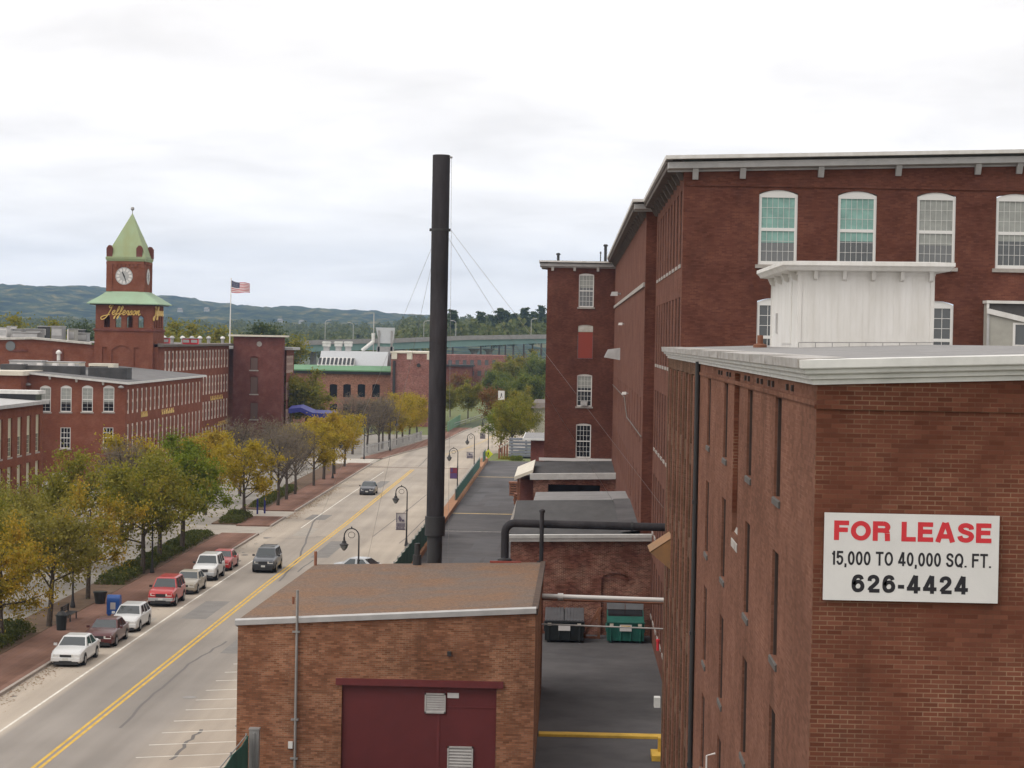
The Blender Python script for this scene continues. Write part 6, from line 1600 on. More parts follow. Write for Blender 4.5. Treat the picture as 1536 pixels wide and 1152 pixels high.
for i, px in enumerate((490, 508, 522.5)):
    a, d = P(px - 5.5, 512, Y=Y6 + 12), P(px + 5.5, 527, Y=Y6 + 12)
    o = empty('roof_ventilator', ((a.x + d.x) / 2, Y6 + 12, d.z), ['left of three pale box ventilators on the grey roof', 'middle of three pale box ventilators on the grey roof', 'right of three pale box ventilators on the grey roof'][i], 'ventilator', 'box ventilators on the green roofed hall')
    c = MB(); c.box(a.x + .2, d.x - .2, Y6 + 11.4, Y6 + 12.6, d.z - .3, d.z + 1.0); c.build('base', MATS['trim_grey'], o)
    c = MB(); c.box(a.x, d.x, Y6 + 11.2, Y6 + 12.8, d.z + 1.001, a.z); c.box(a.x - .1, d.x + .1, Y6 + 11.1, Y6 + 12.9, a.z - .35, a.z - .2); c.build('cap', MATS['trim_white'], o)
a, d = P(557, 491, Y=Y6 + 14), P(592, 529, Y=Y6 + 14)
o = empty('penthouse', (a.x, Y6 + 14, d.z), 'grey metal dust collector housing with slanting duct on the hall roof', 'rooftop unit')
c = MB(); c.box(a.x + 1.2, d.x - .4, Y6 + 14, Y6 + 17, d.z - .5, d.z + 1.2); c.box(a.x + 1.4, a.x + 1.8, Y6 + 14, Y6 + 14.3, d.z, a.z - .6); c.box(d.x - .9, d.x - .5, Y6 + 14, Y6 + 14.3, d.z, a.z - .6); c.build('base', MATS['steel_grey'], o)
c = MB(); c.hexa([(a.x + 1.6, Y6 + 14.2, d.z + 1.9), (d.x - .6, Y6 + 14.2, d.z + 1.9), (d.x - .6, Y6 + 17, d.z + 1.9), (a.x + 1.6, Y6 + 17, d.z + 1.9)], [(a.x + .9, Y6 + 14.2, a.z), (d.x - .2, Y6 + 14.2, a.z), (d.x - .2, Y6 + 17, a.z), (a.x + .9, Y6 + 17, a.z)]); c.build('housing', MATS['siding_grey'], o)
c = MB(); c.tube([(a.x - 1.9, Y6 + 14.5, d.z + .3), (a.x + .4, Y6 + 14.5, d.z + 2.2), (a.x + .4, Y6 + 14.5, d.z + 4.0)], .4, 8); c.build('duct', MATS['trim_white'], o)
q = P(561, 470, Y=Y6 + 16); c = MB(); c.tube([(q.x, Y6 + 16, d.z), (q.x, Y6 + 16, q.z)], .1, 6); tag(c.build('mast', MATS['trim_grey']), 'thin pale mast standing beside the dust collector on the hall roof', 'mast')
x62, x63 = P(586, 570, Y=Y6 - 6).x, P(648, 570, Y=Y6 - 6).x; z62 = P(615, 530, Y=Y6 - 6).z
o7 = empty('brick_block', (x62, Y6 - 6, 0), 'plain pink brick block with pale parapet caps right of the green roof', 'brick building')
c = MB(); c.box(x62, x63, Y6 - 6, Y6 + 18, 0, z62); c.build('wall', MATS['brick_pink'], o7)
c = MB(); c.box(x62 - .15, x63 + .15, Y6 - 6.2, Y6 + 18, z62 + .001, z62 + .35)
for px in (588, 611, 641): 
    u = P(px, 540, Y=Y6 - 6).x; c.box(u - .1, u + 1.0, Y6 - 6.15, Y6 - 6.001, z62 - 1.2, z62)
c.build('parapet', MATS['trim_cream'], o7)
c = MB(); q = P(628, 548, Y=Y6 - 6); c.tube([(q.x, Y6 - 6.001, q.z), (q.x, Y6 - 6.1, q.z)], .4, 12); c.build('round_vent', MATS['steel_black'], o7)
c = MB(); q = P(591, 560, Y=Y6 - 6.3); c.tube([(q.x, Y6 - 6.3, z62 - 1.5), (q.x, Y6 - 6.3, 3)], .28, 8); c.build('downpipe', MATS['steel_black'], o7)
# blue canopy by the trees
q0, q1, q2 = P(434, 613, Y=355), P(460, 614.5, Y=355), P(505, 622, Y=355)
o = empty('awning', (q0.x, 355, 0), 'dark blue fabric entrance awning half hidden in the trees', 'awning')
c = MB(); pts = [(q0.x, q0.z), (P(452, 612, Y=355).x, P(452, 611, Y=355).z), (P(470, 619, Y=355).x, P(470, 619, Y=355).z), (q2.x, P(505, 620.5, Y=355).z)]
for (xa, za_), (xb_, zb_) in zip(pts[:-1], pts[1:]): c.hexa([(xa, 354, za_ - .75), (xb_, 354, zb_ - .75), (xb_, 358, zb_ - .4), (xa, 358, za_ - .4)], [(xa, 354, za_), (xb_, 354, zb_), (xb_, 358, zb_ + .4), (xa, 358, za_ + .4)])
c.build('fabric', MATS['blue_vinyl'], o)
for xx in (q0.x + .3, q2.x - .3):
    c = MB(); c.tube([(xx, 354.3, 0), (xx, 354.3, q0.z - 1.2)], .06, 6); c.build('post', MATS['steel_black'], o)

# distant brick mill beyond the stack, and highway bridge
Y8 = 620.0
x80, x81 = P(655, 550, Y=Y8).x, P(755, 550, Y=Y8).x; z8 = P(720, 533, Y=Y8).z
o8 = empty('mill_building', (x80, Y8, 0), 'long faded brick mill far up the street below the highway bridge', 'mill building')
fo = [pxop(px, ya, yb_, 5.5, Y8, 0) for px in range(664, 750, 11) for ya, yb_ in ((540, 548), (556, 564))]
w = MB(); wall(w, 'front', Y8, x80, x81, 0, z8, fo, .2); w.poly([(x81, Y8, 0), (x81, Y8 + 30, 0), (x81, Y8 + 30, z8), (x81, Y8, z8)]); w.poly([(x80, Y8, z8), (x81, Y8, z8), (x81, Y8 + 30, z8), (x80, Y8 + 30, z8)]); w.build('wall', MATS['brick_pink'], o8)
for o in fo:
    c = MB(); c.poly([(o[0], Y8 + .15, o[2]), (o[1], Y8 + .15, o[2]), (o[1], Y8 + .15, o[3]), (o[0], Y8 + .15, o[3])]); c.build('window', MATS['glass_grey'], o8)
c = MB(); q = P(664, 546, Y=Y8 - 8); q1 = P(708, 550, Y=Y8 - 8); c.box(q.x, q1.x, Y8 - 9, Y8 - 1, q1.z - 6, q1.z); c.build('porch', MATS['brick_dark'], o8)
c = MB(); c.box(q.x - .5, q1.x + .5, Y8 - 9.5, Y8 - 1, q1.z + .001, q1.z + .5); c.build('porch_roof', MATS['steel_black'], o8)
br = empty('highway_bridge', (-60, 760, 0), 'highway bridge on long teal steel girders crossing the whole background', 'bridge')
bp = []
for px, pt, pb_ in ((340, 519, 533), (430, 519, 530), (480, 517, 527), (600, 514, 524), (700, 510, 519.5), (830, 508, 514)):
    Y_ = 700 + (px - 340) * .16; a, d = P(px, pt, Y=Y_), P(px, pb_, Y=Y_); bp.append((a.x, Y_, a.z, d.z))
c = MB(); dk = MB(); rl = MB()
for (xa, ya_, ta, ba), (xb_, yb_, tb_, bb) in zip(bp[:-1], bp[1:]):
    c.hexa([(xa, ya_, ba), (xb_, yb_, bb), (xb_, yb_ + .5, bb), (xa, ya_ + .5, ba)], [(xa, ya_, ta), (xb_, yb_, tb_), (xb_, yb_ + .5, tb_), (xa, ya_ + .5, ta)])
    c.hexa([(xa, ya_ - .3, ba), (xb_, yb_ - .3, bb), (xb_, yb_, bb), (xa, ya_, ba)], [(xa, ya_ - .3, ba + .2), (xb_, yb_ - .3, bb + .2), (xb_, yb_, bb + .2), (xa, ya_, ba + .2)])
    dk.hexa([(xa, ya_ - .8, ta + .002), (xb_, yb_ - .8, tb_ + .002), (xb_, yb_ + 24, tb_ + .002), (xa, ya_ + 24, ta + .002)], [(xa, ya_ - .8, ta + .6), (xb_, yb_ - .8, tb_ + .6), (xb_, yb_ + 24, tb_ + .6), (xa, ya_ + 24, ta + .6)])
    for off in (-.7, 23.4): rl.hexa([(xa, ya_ + off, ta + .601), (xb_, yb_ + off, tb_ + .601), (xb_, yb_ + off + .3, tb_ + .601), (xa, ya_ + off + .3, ta + .601)], [(xa, ya_ + off, ta + 1.6), (xb_, yb_ + off, tb_ + 1.6), (xb_, yb_ + off + .3, tb_ + 1.6), (xa, ya_ + off + .3, ta + 1.6)])
c.build('girder', MATS['teal_steel'], br); dk.build('deck', MATS['concrete_grey'], br); rl.build('parapet', MATS['concrete_grey'], br)
for px in (448, 470, 711, 733, 600, 800):
    Y_ = 700 + (px - 340) * .16 + 10; q = P(px, 530, Y=Y_); c = MB(); c.lathe([(1.1, 0), (1.1, q.z - .5 + 1.0), (2.4, q.z + 1.6)], (q.x, Y_, 0), 10); c.build('pier', MATS['concrete_grey'], br)
LPX = [(488, 480, 'tall highway lamp above the ventilated grey hall roof'), (530, 484, 'highway lamp between the ventilators and the mast'), (636, 481, 'highway lamp just left of the smokestack'), (684, 481, 'highway lamp just right of the smokestack'), (797, 478, 'highway lamp nearest the stair tower')]
for px, py, lab in LPX:
    Y_ = 700 + (px - 340) * .16 + 12; q = P(px, py, Y=Y_); zz = 18.2; c = MB(); s_ = 1 if px > 700 or px < 500 else -1
    s_ = 1 if px in (488, 636, 797) else -1
    c.tube([(q.x, Y_, zz - 2), (q.x, Y_, q.z - .8), (q.x + .3 * s_, Y_, q.z - .2), (q.x + 1.8 * s_, Y_, q.z)], .085, 6); c.box(q.x + 1.5 * s_ - .5, q.x + 1.5 * s_ + .6, Y_ - .2, Y_ + .2, q.z - .1, q.z + .15)
    tag(c.build('highway_lamp', MATS['trim_grey']), lab, 'street lamp', 'lamps along the highway bridge')
# ------------------------------------------------------------------ vehicles
for nm, c in (('car_white', (.66, .66, .65)), ('car_maroon', (.085, .016, .016)), ('car_red', (.42, .018, .018)), ('car_tan', (.34, .30, .24)), ('car_dark', (.075, .08, .09)), ('car_navy', (.035, .035, .045)), ('car_green', (.03, .055, .045)), ('car_silver', (.36, .37, .38))):
    m = plain(nm, c, .32, spec=.5); m.node_tree.nodes['Principled BSDF'].inputs['Coat Weight'].default_value = .4
plain('tyre', (.014, .014, .015), .8); plain('rim', (.32, .32, .33), .35, metal=.7); plain('car_trim', (.03, .03, .032), .5); plain('lamp_glass', (.62, .60, .55), .15, spec=.8); plain('lamp_red', (.30, .012, .012), .25); plain('plate', (.55, .55, .52), .5); plain('chrome', (.55, .55, .55), .25, metal=.8); plain('car_glass', (.028, .036, .038), .05, spec=1.0)

CAR = {
 'sedan': dict(L=4.6, W=1.72, hood=.93, deck=.98, roof=1.40, belt=.90, wb0=-.95, wr0=-.22, wr1=1.05, wb1=1.72, clear=.2, wheel=.31),
 'wagon': dict(L=4.6, W=1.70, hood=.92, deck=1.0, roof=1.42, belt=.90, wb0=-1.0, wr0=-.3, wr1=1.55, wb1=2.15, clear=.2, wheel=.31),
 'suv': dict(L=4.55, W=1.76, hood=1.13, deck=1.1, roof=1.75, belt=1.10, wb0=-.95, wr0=-.45, wr1=1.95, wb1=2.2, clear=.32, wheel=.37),
}
def car(kind, paint, loc, rz, label, bumper=None, group='cars along the street', rack=False):
    s = CAR[kind]; L, W = s['L'], s['W']; h = L / 2; hw = W / 2
    o = empty('parked_car' if 'parked' in label else 'car', (0, 0, 0), label, 'car', group)
    def sec(y, w, zl, zt, crown=.02):
        return [(-w * .9, y, zl), (-w, y, zl + .12), (-w * 1.0, y, zl + (zt - zl) * .55), (-w * .965, y, zt - .07), (-w * .86, y, zt), (0, y, zt + crown), (w * .86, y, zt), (w * .965, y, zt - .07), (w, y, zl + (zt - zl) * .55), (w, y, zl + .12), (w * .9, y, zl)]
    st_ = [(-h, hw * .84, s['clear'] + .1, s['hood'] - .26), (-h + .09, hw * .93, s['clear'] + .02, s['hood'] - .17), (-h + .5, hw * .985, s['clear'], s['hood'] - .07), (s['wb0'], hw, s['clear'], s['hood'] + .02), (0, hw, s['clear'], s['belt'] + .03), (s['wb1'] * .8, hw, s['clear'], s['belt'] + .05), (min(s['wb1'], h - .25), hw * .985, s['clear'], s['deck']), (h - .1, hw * .95, s['clear'] + .05, s['deck'] - .05), (h, hw * .88, s['clear'] + .15, s['deck'] - .2)]
    c = MB(); i0 = 0
    rings = [sec(*a) for a in st_]; n = len(rings[0])
    for r_ in rings: c.v += r_
    for j in range(len(rings) - 1):
        for q in range(n):
            a, b = j * n + q, j * n + (q + 1) % n; c.f.append((a, b, b + n, a + n)); c.m.append(0)
    c.f.append(tuple(range(n))); c.m.append(0); c.f.append(tuple((len(rings) - 1) * n + q for q in range(n - 1, -1, -1))); c.m.append(0)
    c.build('body', MATS[paint], o, smooth='auto')
    zb = s['belt'] - .02; rz_ = s['roof']; bw, rw = hw * .93, hw * .73
    B = [(-bw, s['wb0'], zb), (bw, s['wb0'], zb), (bw, s['wb1'], zb), (-bw, s['wb1'], zb)]; T = [(-rw, s['wr0'], rz_ - .05), (rw, s['wr0'], rz_ - .05), (rw, s['wr1'], rz_ - .05), (-rw, s['wr1'], rz_ - .05)]
    T2 = [(-rw * .85, s['wr0'] + .15, rz_), (rw * .85, s['wr0'] + .15, rz_), (rw * .85, s['wr1'] - .12, rz_), (-rw * .85, s['wr1'] - .12, rz_)]
    c = MB(); c.hexa(B, T); c.hexa(T, T2); g = c.build('cabin', MATS[paint], o, bevel=.02)
    def pane(name, p0, p1, p2, p3, m=.07, out=.008):
        p = [Vector(v) for v in (p0, p1, p2, p3)]; nrm = (p[1] - p[0]).cross(p[3] - p[0]).normalized(); ce = sum(p, Vector()) / 4
        if nrm.dot(ce - Vector((0, .4, .9))) < 0: nrm = -nrm
        q = [ce + (v - ce) * (1 - m) + nrm * out for v in p]; k = MB(); k.poly(q); k.build(name, MATS['car_glass'], o)
    pane('windscreen', B[0], B[1], T[1], T[0], .10); pane('rear_window', B[2], B[3], T[3], T[2], .14)
    for sg in (0, 1):
        b0, b1, t0, t1 = (Vector(B[1]), Vector(B[2]), Vector(T[1]), Vector(T[2])) if sg else (Vector(B[0]), Vector(B[3]), Vector(T[0]), Vector(T[3]))
        cuts = [(.05, .48), (.51, .90)] if kind == 'sedan' else [(.05, .38), (.41, .66), (.69, .95)]
        for a, b in cuts: pane('side_window', b0.lerp(b1, a + .06 * (a < .1)), b0.lerp(b1, b), t0.lerp(t1, b), t0.lerp(t1, a), .13)
    f = -h
    for sg in (-1, 1):
        k = MB(); k.hexa([(sg * hw * .50 - .17, f + .0, s['hood'] - .40), (sg * hw * .50 + .17 + .07 * sg, f + .0, s['hood'] - .40), (sg * hw * .50 + .17 + .07 * sg, f + .2, s['hood'] - .40), (sg * hw * .50 - .17, f + .2, s['hood'] - .40)], [(sg * hw * .50 - .17, f + .0, s['hood'] - .25), (sg * hw * .50 + .17 + .07 * sg, f + .05, s['hood'] - .25), (sg * hw * .50 + .17 + .07 * sg, f + .2, s['hood'] - .25), (sg * hw * .50 - .17, f + .2, s['hood'] - .25)]); k.v = [(x_ + sg * .05, y_ - .012, z_) for x_, y_, z_ in k.v]; k.build('headlight', MATS['lamp_glass'], o)
        k = MB(); k.box(sg * hw * .72 - .16, sg * hw * .72 + .16, h - .09, h + .012, s['deck'] - .34, s['deck'] - .18); k.build('tail_light', MATS['lamp_red'], o)
        k = MB(); k.box(sg * (hw + .08) - .09, sg * (hw + .08) + .09, s['wb0'] + .25, s['wb0'] + .36, s['belt'] + .02, s['belt'] + .15); k.build('mirror', MATS[paint if kind != 'suv' else 'car_trim'], o)
    k = MB(); k.box(-hw * .36, hw * .36, f - .012, f + .1, s['hood'] - .40, s['hood'] - .27)
    if kind == 'suv':
        k.box(-hw * .36, hw * .36, f - .02, f + .1, s['hood'] - .47, s['hood'] - .41)
    k.build('grille', MATS['car_trim'], o)
    k = MB(); zb_ = s['clear'] + (.1 if kind != 'suv' else .08); k.hexa([(-hw * .9, f - .05, zb_), (hw * .9, f - .05, zb_), (hw * .99, f + .45, zb_), (-hw * .99, f + .45, zb_)], [(-hw * .9, f - .05, zb_ + .22), (hw * .9, f - .05, zb_ + .22), (hw * .99, f + .45, zb_ + .22), (-hw * .99, f + .45, zb_ + .22)]); k.build('bumper', MATS[bumper or paint], o, bevel=.03)
    k = MB(); k.box(-hw * .93, hw * .93, h - .3, h + .05, zb_ + .05, zb_ + .25); k.build('bumper', MATS[bumper or paint], o, bevel=.03)
    k = MB(); k.box(-.15, .15, f - .062, f - .051, zb_ + .06, zb_ + .2); k.build('plate', MATS['plate'], o)
    k = MB(); k.box(-hw * .75, hw * .75, f - .03, f + .3, zb_ - .16, zb_ - .001); k.box(-hw * .4, hw * .4, f - .056, f - .045, zb_ + .0, zb_ + .05); k.build('air_dam', MATS['car_trim'], o)
    k = MB(); k.box(-hw * .8, hw * .8, -h + .35, h - .35, .09, s['clear'] + .06); k.build('underside_light_block', MATS['tyre'], o)  # black block added to keep light out from under the car
    wr = s['wheel']
    for sg in (-1, 1):
        for wy in (-h + .88, h - .95):
            k = MB(); xx = sg * (hw - .09); k.tube([(xx - .105, wy, wr), (xx + .105, wy, wr)], wr, 20); wobj = k.build('wheel', MATS['tyre'], o)
            k = MB(); k.tube([(xx + sg * .09, wy, wr), (xx + sg * .112, wy, wr)], wr * .62, 14); k.build('rim', MATS['rim'], wobj, local=True)
            k = MB(); kk = []
            for i in range(9):
                an = math.pi * i / 8; kk.append((sg * (hw + .004), wy + (wr + .08) * math.cos(an), wr + (wr + .08) * math.sin(an)))
            k.poly(kk); k.build('wheel_arch', MATS['car_trim'], o)
    if rack:
        k = MB(); 
        for sg in (-1, 1): k.tube([(sg * rw * .8, s['wr0'] + .3, rz_ + .06), (sg * rw * .8, s['wr1'] - .2, rz_ + .06)], .02, 6)
        for yy in (s['wr0'] + .5, s['wr1'] - .5): k.tube([(-rw * .8, yy, rz_ + .06), (rw * .8, yy, rz_ + .06)], .02, 6)
        k.build('roof_rack', MATS['car_trim'], o)
    o.location = loc; o.rotation_euler = (0, 0, rz)
    return o
def park(px, py, kind, paint, label, dx_=0, **kw):
    q = P(px, py, z=0); return car(kind, paint, (q.x + dx_, q.y + CAR[kind]['L'] / 2, 0), kw.pop('rz', 0.0), label, **kw)
gp = 'cars parked along the left kerb'
park(98, 1001, 'sedan', 'car_white', 'white parked saloon, nearest car at the left kerb', group=gp)
park(147, 972, 'sedan', 'car_maroon', 'dark maroon parked saloon between two white cars', group=gp)
park(184.5, 949, 'wagon', 'car_white', 'white parked estate car beside the blue mailbox', group=gp)
park(240.5, 911, 'suv', 'car_red', 'bright red parked off roader with a pale bumper', group=gp, bumper='car_silver')
park(275, 892, 'sedan', 'car_tan', 'tan parked saloon behind the red off roader', group=gp)
park(305, 872, 'suv', 'car_white', 'white parked off roader near the driveway', group=gp, bumper='car_silver')
park(328, 857, 'sedan', 'car_red', 'small dark red parked car half hidden by the white off roader', group=gp)
gm = 'cars driving on the street'
park(394.5, 860, 'suv', 'car_dark', 'dark grey off roader driving towards the camera', group=gm, rack=True, bumper='car_trim')
park(550, 743, 'sedan', 'car_navy', 'dark saloon driving far down the street', group=gm)
q = P(548, 838, z=1.3); car('sedan', 'car_silver', (q.x, q.y - .2, 0), R(70), 'pale car parked in a bay behind the boiler house roof', group='cars in the parking bays')
for px, py, paint, lab in ((445, 511.5, 'car_white', 'white car crossing the bridge above the stair block'), (697, 506.5, 'car_white', 'white car crossing the bridge right of the smokestack'), (718, 507.5, 'car_silver', 'smaller pale car on the bridge following the white one'), (800, 504, 'car_red', 'reddish car on the bridge beside the lamp by the stair tower')):
    Y_ = 700 + (px - 340) * .16 + 6; q = P(px, py + 2, Y=Y_); car('suv' if px == 697 else 'sedan', paint, (q.x, Y_, q.z - .6), R(84), lab, group='cars on the highway bridge')

# ------------------------------------------------------------------ street furniture
def lamp(x, y, hgt, label, side=-1, banner=None):
    o = empty('street_lamp', (x, y, .13), label, 'street lamp', 'crook neck lamps along the street'); zt = hgt
    c = MB(); c.lathe([(.17, .13), (.17, .25), (.10, .55), (.075, .9)], (x, y, 0), 10); c.tube([(x, y, .8), (x, y, zt * .55), (x, y, zt - .45)], [.07, .06, .045], 8); c.lathe([(.08, zt * .6), (.1, zt * .61), (.08, zt * .62)], (x, y, 0), 8); c.build('post', MATS['steel_black'], o)
    c = MB(); r = .48; pts = [(x + side * (r - r * math.cos(math.pi * i / 10)), y, zt - .5 + r * math.sin(math.pi * i / 10) * 1.05) for i in range(11)]; c.tube(pts, .04, 6)
    pts = [(x + side * (r + .22 * math.cos(a_ / 10 * 2 * math.pi)), y, zt - .42 + .2 * math.sin(a_ / 10 * 2 * math.pi)) for a_ in range(11)]; c.tube(pts, .018, 5); c.lathe([(.02, .0), (.06, .05), (.02, .12)], (x + side * r, y, zt + .02), 6); c.build('arm', MATS['steel_black'], o)
    c = MB(); xx = x + side * 2 * r; c.lathe([(.03, zt - .48), (.06, zt - .6), (.07, zt - .78), (.12, zt - .82), (.15, zt - .95), (.30, zt - 1.05), (.31, zt - 1.1)], (xx, y, 0), 12); c.build('shade', MATS['steel_black'], o)
    c = MB(); c.lathe([(.26, zt - 1.1), (.22, zt - 1.25), (.1, zt - 1.42), (.03, zt - 1.46)], (xx, y, 0), 12); c.build('globe', MATS['glass_grey'], o)
    return o
XLP = P(538.5, 800, Y=140).x
plain('banner_grey', (.46, .43, .42), .8); plain('banner_ink', (.12, .10, .14), .8); plain('banner_red', (.20, .035, .055), .8); plain('banner_violet', (.10, .06, .16), .8)
lp = []
for px, py, lab in ((538.6, 793, 'nearest crook neck lamp peeking over the boiler house roof'), (611, 730, 'crook neck lamp with a grey picture banner left of the smokestack'), (687, 672.5, 'crook neck lamp with a red and violet banner right of the smokestack'), (712, 651, 'crook neck lamp with a small grey banner beyond the red banner')):
    y = {538.6: 138.5, 611: 179.5, 687: 240, 712: 284}[px]; q = P(px, py, Y=y); lamp(q.x, y, min(q.z, 5.5), lab); lp.append((q.x, y, q.z))
for px, y, lab in ((733, 336, 'far crook neck lamp just left of the yellow diamond sign'), (745, 390, 'farthest crook neck lamp up the right pavement')):
    q = P(px, 640, Y=y); lamp(q.x, y, 5.3, lab)
for px, py, lab in ((109, 914, 'black lamp post by the bench on the left pavement'), (228, 862, 'black lamp post in the hedge left of the red off roader'), (499, 719, 'black lamp post among the yellow trees on the left pavement'), (546, 690, 'black lamp post at the left street corner'), (585, 677, 'black lamp post beyond the corner among bare trees')):
    q = P(px, py, z=0); lamp(q.x, q.y, 5.3, lab, side=1)
def banner(px0, py0, px1, py1, y, lab, kind):
    a, d = P(px0, py0, Y=y), P(px1, py1, Y=y); o = empty('banner', (a.x, y, d.z), lab, 'banner', 'banners on the lamp posts')
    c = MB(); n = 6
    for i in range(n):
        u0, u1 = i / n, (i + 1) / n; f = lambda u: .04 * math.sin(u * 3.1)
        c.hexa([(a.x + (d.x - a.x) * u0, y + f(u0), d.z), (a.x + (d.x - a.x) * u1, y + f(u1), d.z), (a.x + (d.x - a.x) * u1, y + f(u1) + .01, d.z), (a.x + (d.x - a.x) * u0, y + f(u0) + .01, d.z)], [(a.x + (d.x - a.x) * u0, y + f(u0), a.z), (a.x + (d.x - a.x) * u1, y + f(u1), a.z), (a.x + (d.x - a.x) * u1, y + f(u1) + .01, a.z), (a.x + (d.x - a.x) * u0, y + f(u0) + .01, a.z)])
    c.build('cloth', MATS['banner_grey' if kind == 'grey' else 'banner_red'], o)
    w_, h_ = d.x - a.x, a.z - d.z; c = MB()
    def bx(u0, u1, v0, v1): c.box(a.x + w_ * u0, a.x + w_ * u1, y - .03, y - .012, d.z + h_ * v0, d.z + h_ * v1)
    if kind == 'grey':
        bx(.06, .92, .02, .08); bx(.06, .95, .2, .23); bx(.06, .95, .36, .39)
        for u in (.08, .2, .31, .45, .58, .7, .82): bx(u, u + .07, .24, .35)
        for u in (.05, .15, .3, .42, .6, .75): bx(u, u + .08, .1, .16)
        for i in range(7): bx(.24 + .04 * abs(i - 3), .62 - .06 * abs(i - 2), .5 + .055 * i, .555 + .055 * i)
        bx(.6, .85, .5, .62); bx(.05, .1, .45, .98)
        c.build('print', MATS['banner_ink'], o)
    else:
        bx(.05, .95, .02, .5); bx(.1, .4, .6, .95); c.build('print', MATS['banner_violet'], o)
    c = MB(); 
    for zz in (a.z, d.z): c.tube([(a.x - .02, y, zz), (d.x + .12, y, zz)], .015, 5)
    c.build('rod', MATS['steel_black'], o)
banner(594, 769.5, 608.5, 795, 179.4, 'grey banner printed with a dark picture on the lamp left of the stack', 'grey')
banner(675, 701.5, 685.5, 718, 239.9, 'red and violet banner hanging from the lamp right of the stack', 'red')
banner(700, 678, 710, 687.5, 283.9, 'small grey picture banner on the lamp beyond the red one', 'grey')
banner(720, 649, 728, 658, 335.9, 'tiny grey banner on the far lamp by the yellow sign', 'grey')
# signs
def signpost(px, py, Y, zb, lab, shape, mat, size, ink=None):
    q = P(px, py, Y=Y); o = empty('traffic_sign', (q.x, Y, zb), lab, 'road sign'); c = MB(); c.tube([(q.x, Y + .04, zb), (q.x, Y + .04, q.z + size * .4)], .035, 6); c.build('post', MATS['steel_grey'], o)
    s = size; c = MB()
    if shape == 'diamond': pts = [(q.x, q.z - s), (q.x + s, q.z), (q.x, q.z + s), (q.x - s, q.z)]
    else: pts = [(q.x - s * .7, q.z - s), (q.x + s * .7, q.z - s), (q.x + s * .7, q.z + s), (q.x - s * .7, q.z + s)]
    lo = [(a, Y - .02, b) for a, b in pts]; hi = [(a, Y, b) for a, b in pts]; c.poly(lo); c.poly(hi[::-1])
    for i in range(4): c.poly([lo[i], hi[i], hi[(i + 1) % 4], lo[(i + 1) % 4]])
    c.build('panel', MATS[mat], o)
    if ink:
        c = MB(); c.tube([(q.x, Y - .03, q.z + s * .42), (q.x, Y - .022, q.z + s * .42)], s * .1, 8)
        c.poly([(q.x - s * .12, Y - .026, q.z + s * .28), (q.x + s * .15, Y - .026, q.z + s * .28), (q.x + s * .1, Y - .026, q.z - s * .1), (q.x - s * .1, Y - .026, q.z - s * .1)])
        c.poly([(q.x - s * .1, Y - .026, q.z - s * .1), (q.x + .0, Y - .026, q.z - s * .1), (q.x - s * .18, Y - .026, q.z - s * .5), (q.x - s * .28, Y - .026, q.z - s * .5)]); c.poly([(q.x, Y - .026, q.z - s * .1), (q.x + s * .1, Y - .026, q.z - s * .1), (q.x + s * .3, Y - .026, q.z - s * .48), (q.x + s * .2, Y - .026, q.z - s * .5)]); c.build('symbol', MATS[ink], o)
plain('sign_yellow', (.62, .66, .03), .45)
signpost(732.5, 681, 280, ZL, 'bright yellow diamond pedestrian crossing sign at the end of the yard fence', 'diamond', 'sign_yellow', .62, 'sign_black')
q = P(752, 593, Y=330); 
signpost(752, 593, 335, 0, 'white square lane sign above the green tree', 'square', 'sign_white', .72, 'sign_black')
signpost(738.5, 644, 345, 0, 'white upright sign board left of the green tree', 'square', 'sign_white', .95, 'sign_black')
# overhead wire band seen across the road is a span wire for signals
# mailbox, bins, bench
q = P(171, 925, z=.13)
o = empty('mailbox', (q.x, q.y, .13), 'blue rounded top mailbox on the pavement behind the white estate car', 'mailbox')
plain('mail_blue', (.012, .075, .30), .4, spec=.5)
c = MB(); 
prof_ = [(-.32, .2), (.32, .2), (.32, 1.05)] + [(.32 * math.cos(math.pi * i / 8), 1.05 + .32 * math.sin(math.pi * i / 8)) for i in range(1, 8)] + [(-.32, 1.05)]
S_ = 1.0
lo = [(q.x - .4, q.y + a * S_, .13 + b * S_) for a, b in prof_]; hi = [(q.x + .4, q.y + a * S_, .13 + b * S_) for a, b in prof_]
c.poly(lo[::-1]); c.poly(hi); 
for i in range(len(lo)): c.poly([lo[i], lo[(i + 1) % len(lo)], hi[(i + 1) % len(lo)], hi[i]])
c.build('body', MATS['mail_blue'], o)
c = MB()
for sx_ in (-.3, .3):
    for sy_ in (-.25, .25): c.box(q.x + sx_ - .05, q.x + sx_ + .05, q.y + sy_ - .05, q.y + sy_ + .05, .13, .37)
c.build('leg', MATS['mail_blue'], o)
c = MB(); c.box(q.x - .17, q.x + .15, q.y - .32 * S_ - .012, q.y - .32 * S_ - .001, .62, 1.05); c.build('sticker', MATS['banner_grey'], o)
q = P(92, 945, z=.13); o = empty('litter_bin', (q.x, q.y, .13), 'dark green round litter bin beside the tree near the bench', 'litter bin')
c = MB(); c.lathe([(.28, .13), (.33, .95), (.36, .96), (.36, 1.02), (.3, 1.06)], (q.x, q.y, 0), 14); c.build('drum', MATS['dumpster_black'], o)
c = MB(); c.lathe([(.3, 1.061), (.2, 1.2), (.05, 1.26)], (q.x, q.y, 0), 14); c.build('lid', MATS['steel_black'], o)
q = P(104, 930, z=.13); o = empty('bench', (q.x, q.y, .13), 'dark slatted bench on the left pavement next to the litter bin', 'bench')
c = MB()
for k in range(4): c.box(q.x - .25 + .14 * k, q.x - .14 + .14 * k, q.y - .9, q.y + .9, .55, .59)
c.build('seat', MATS['steel_black'], o); c = MB()
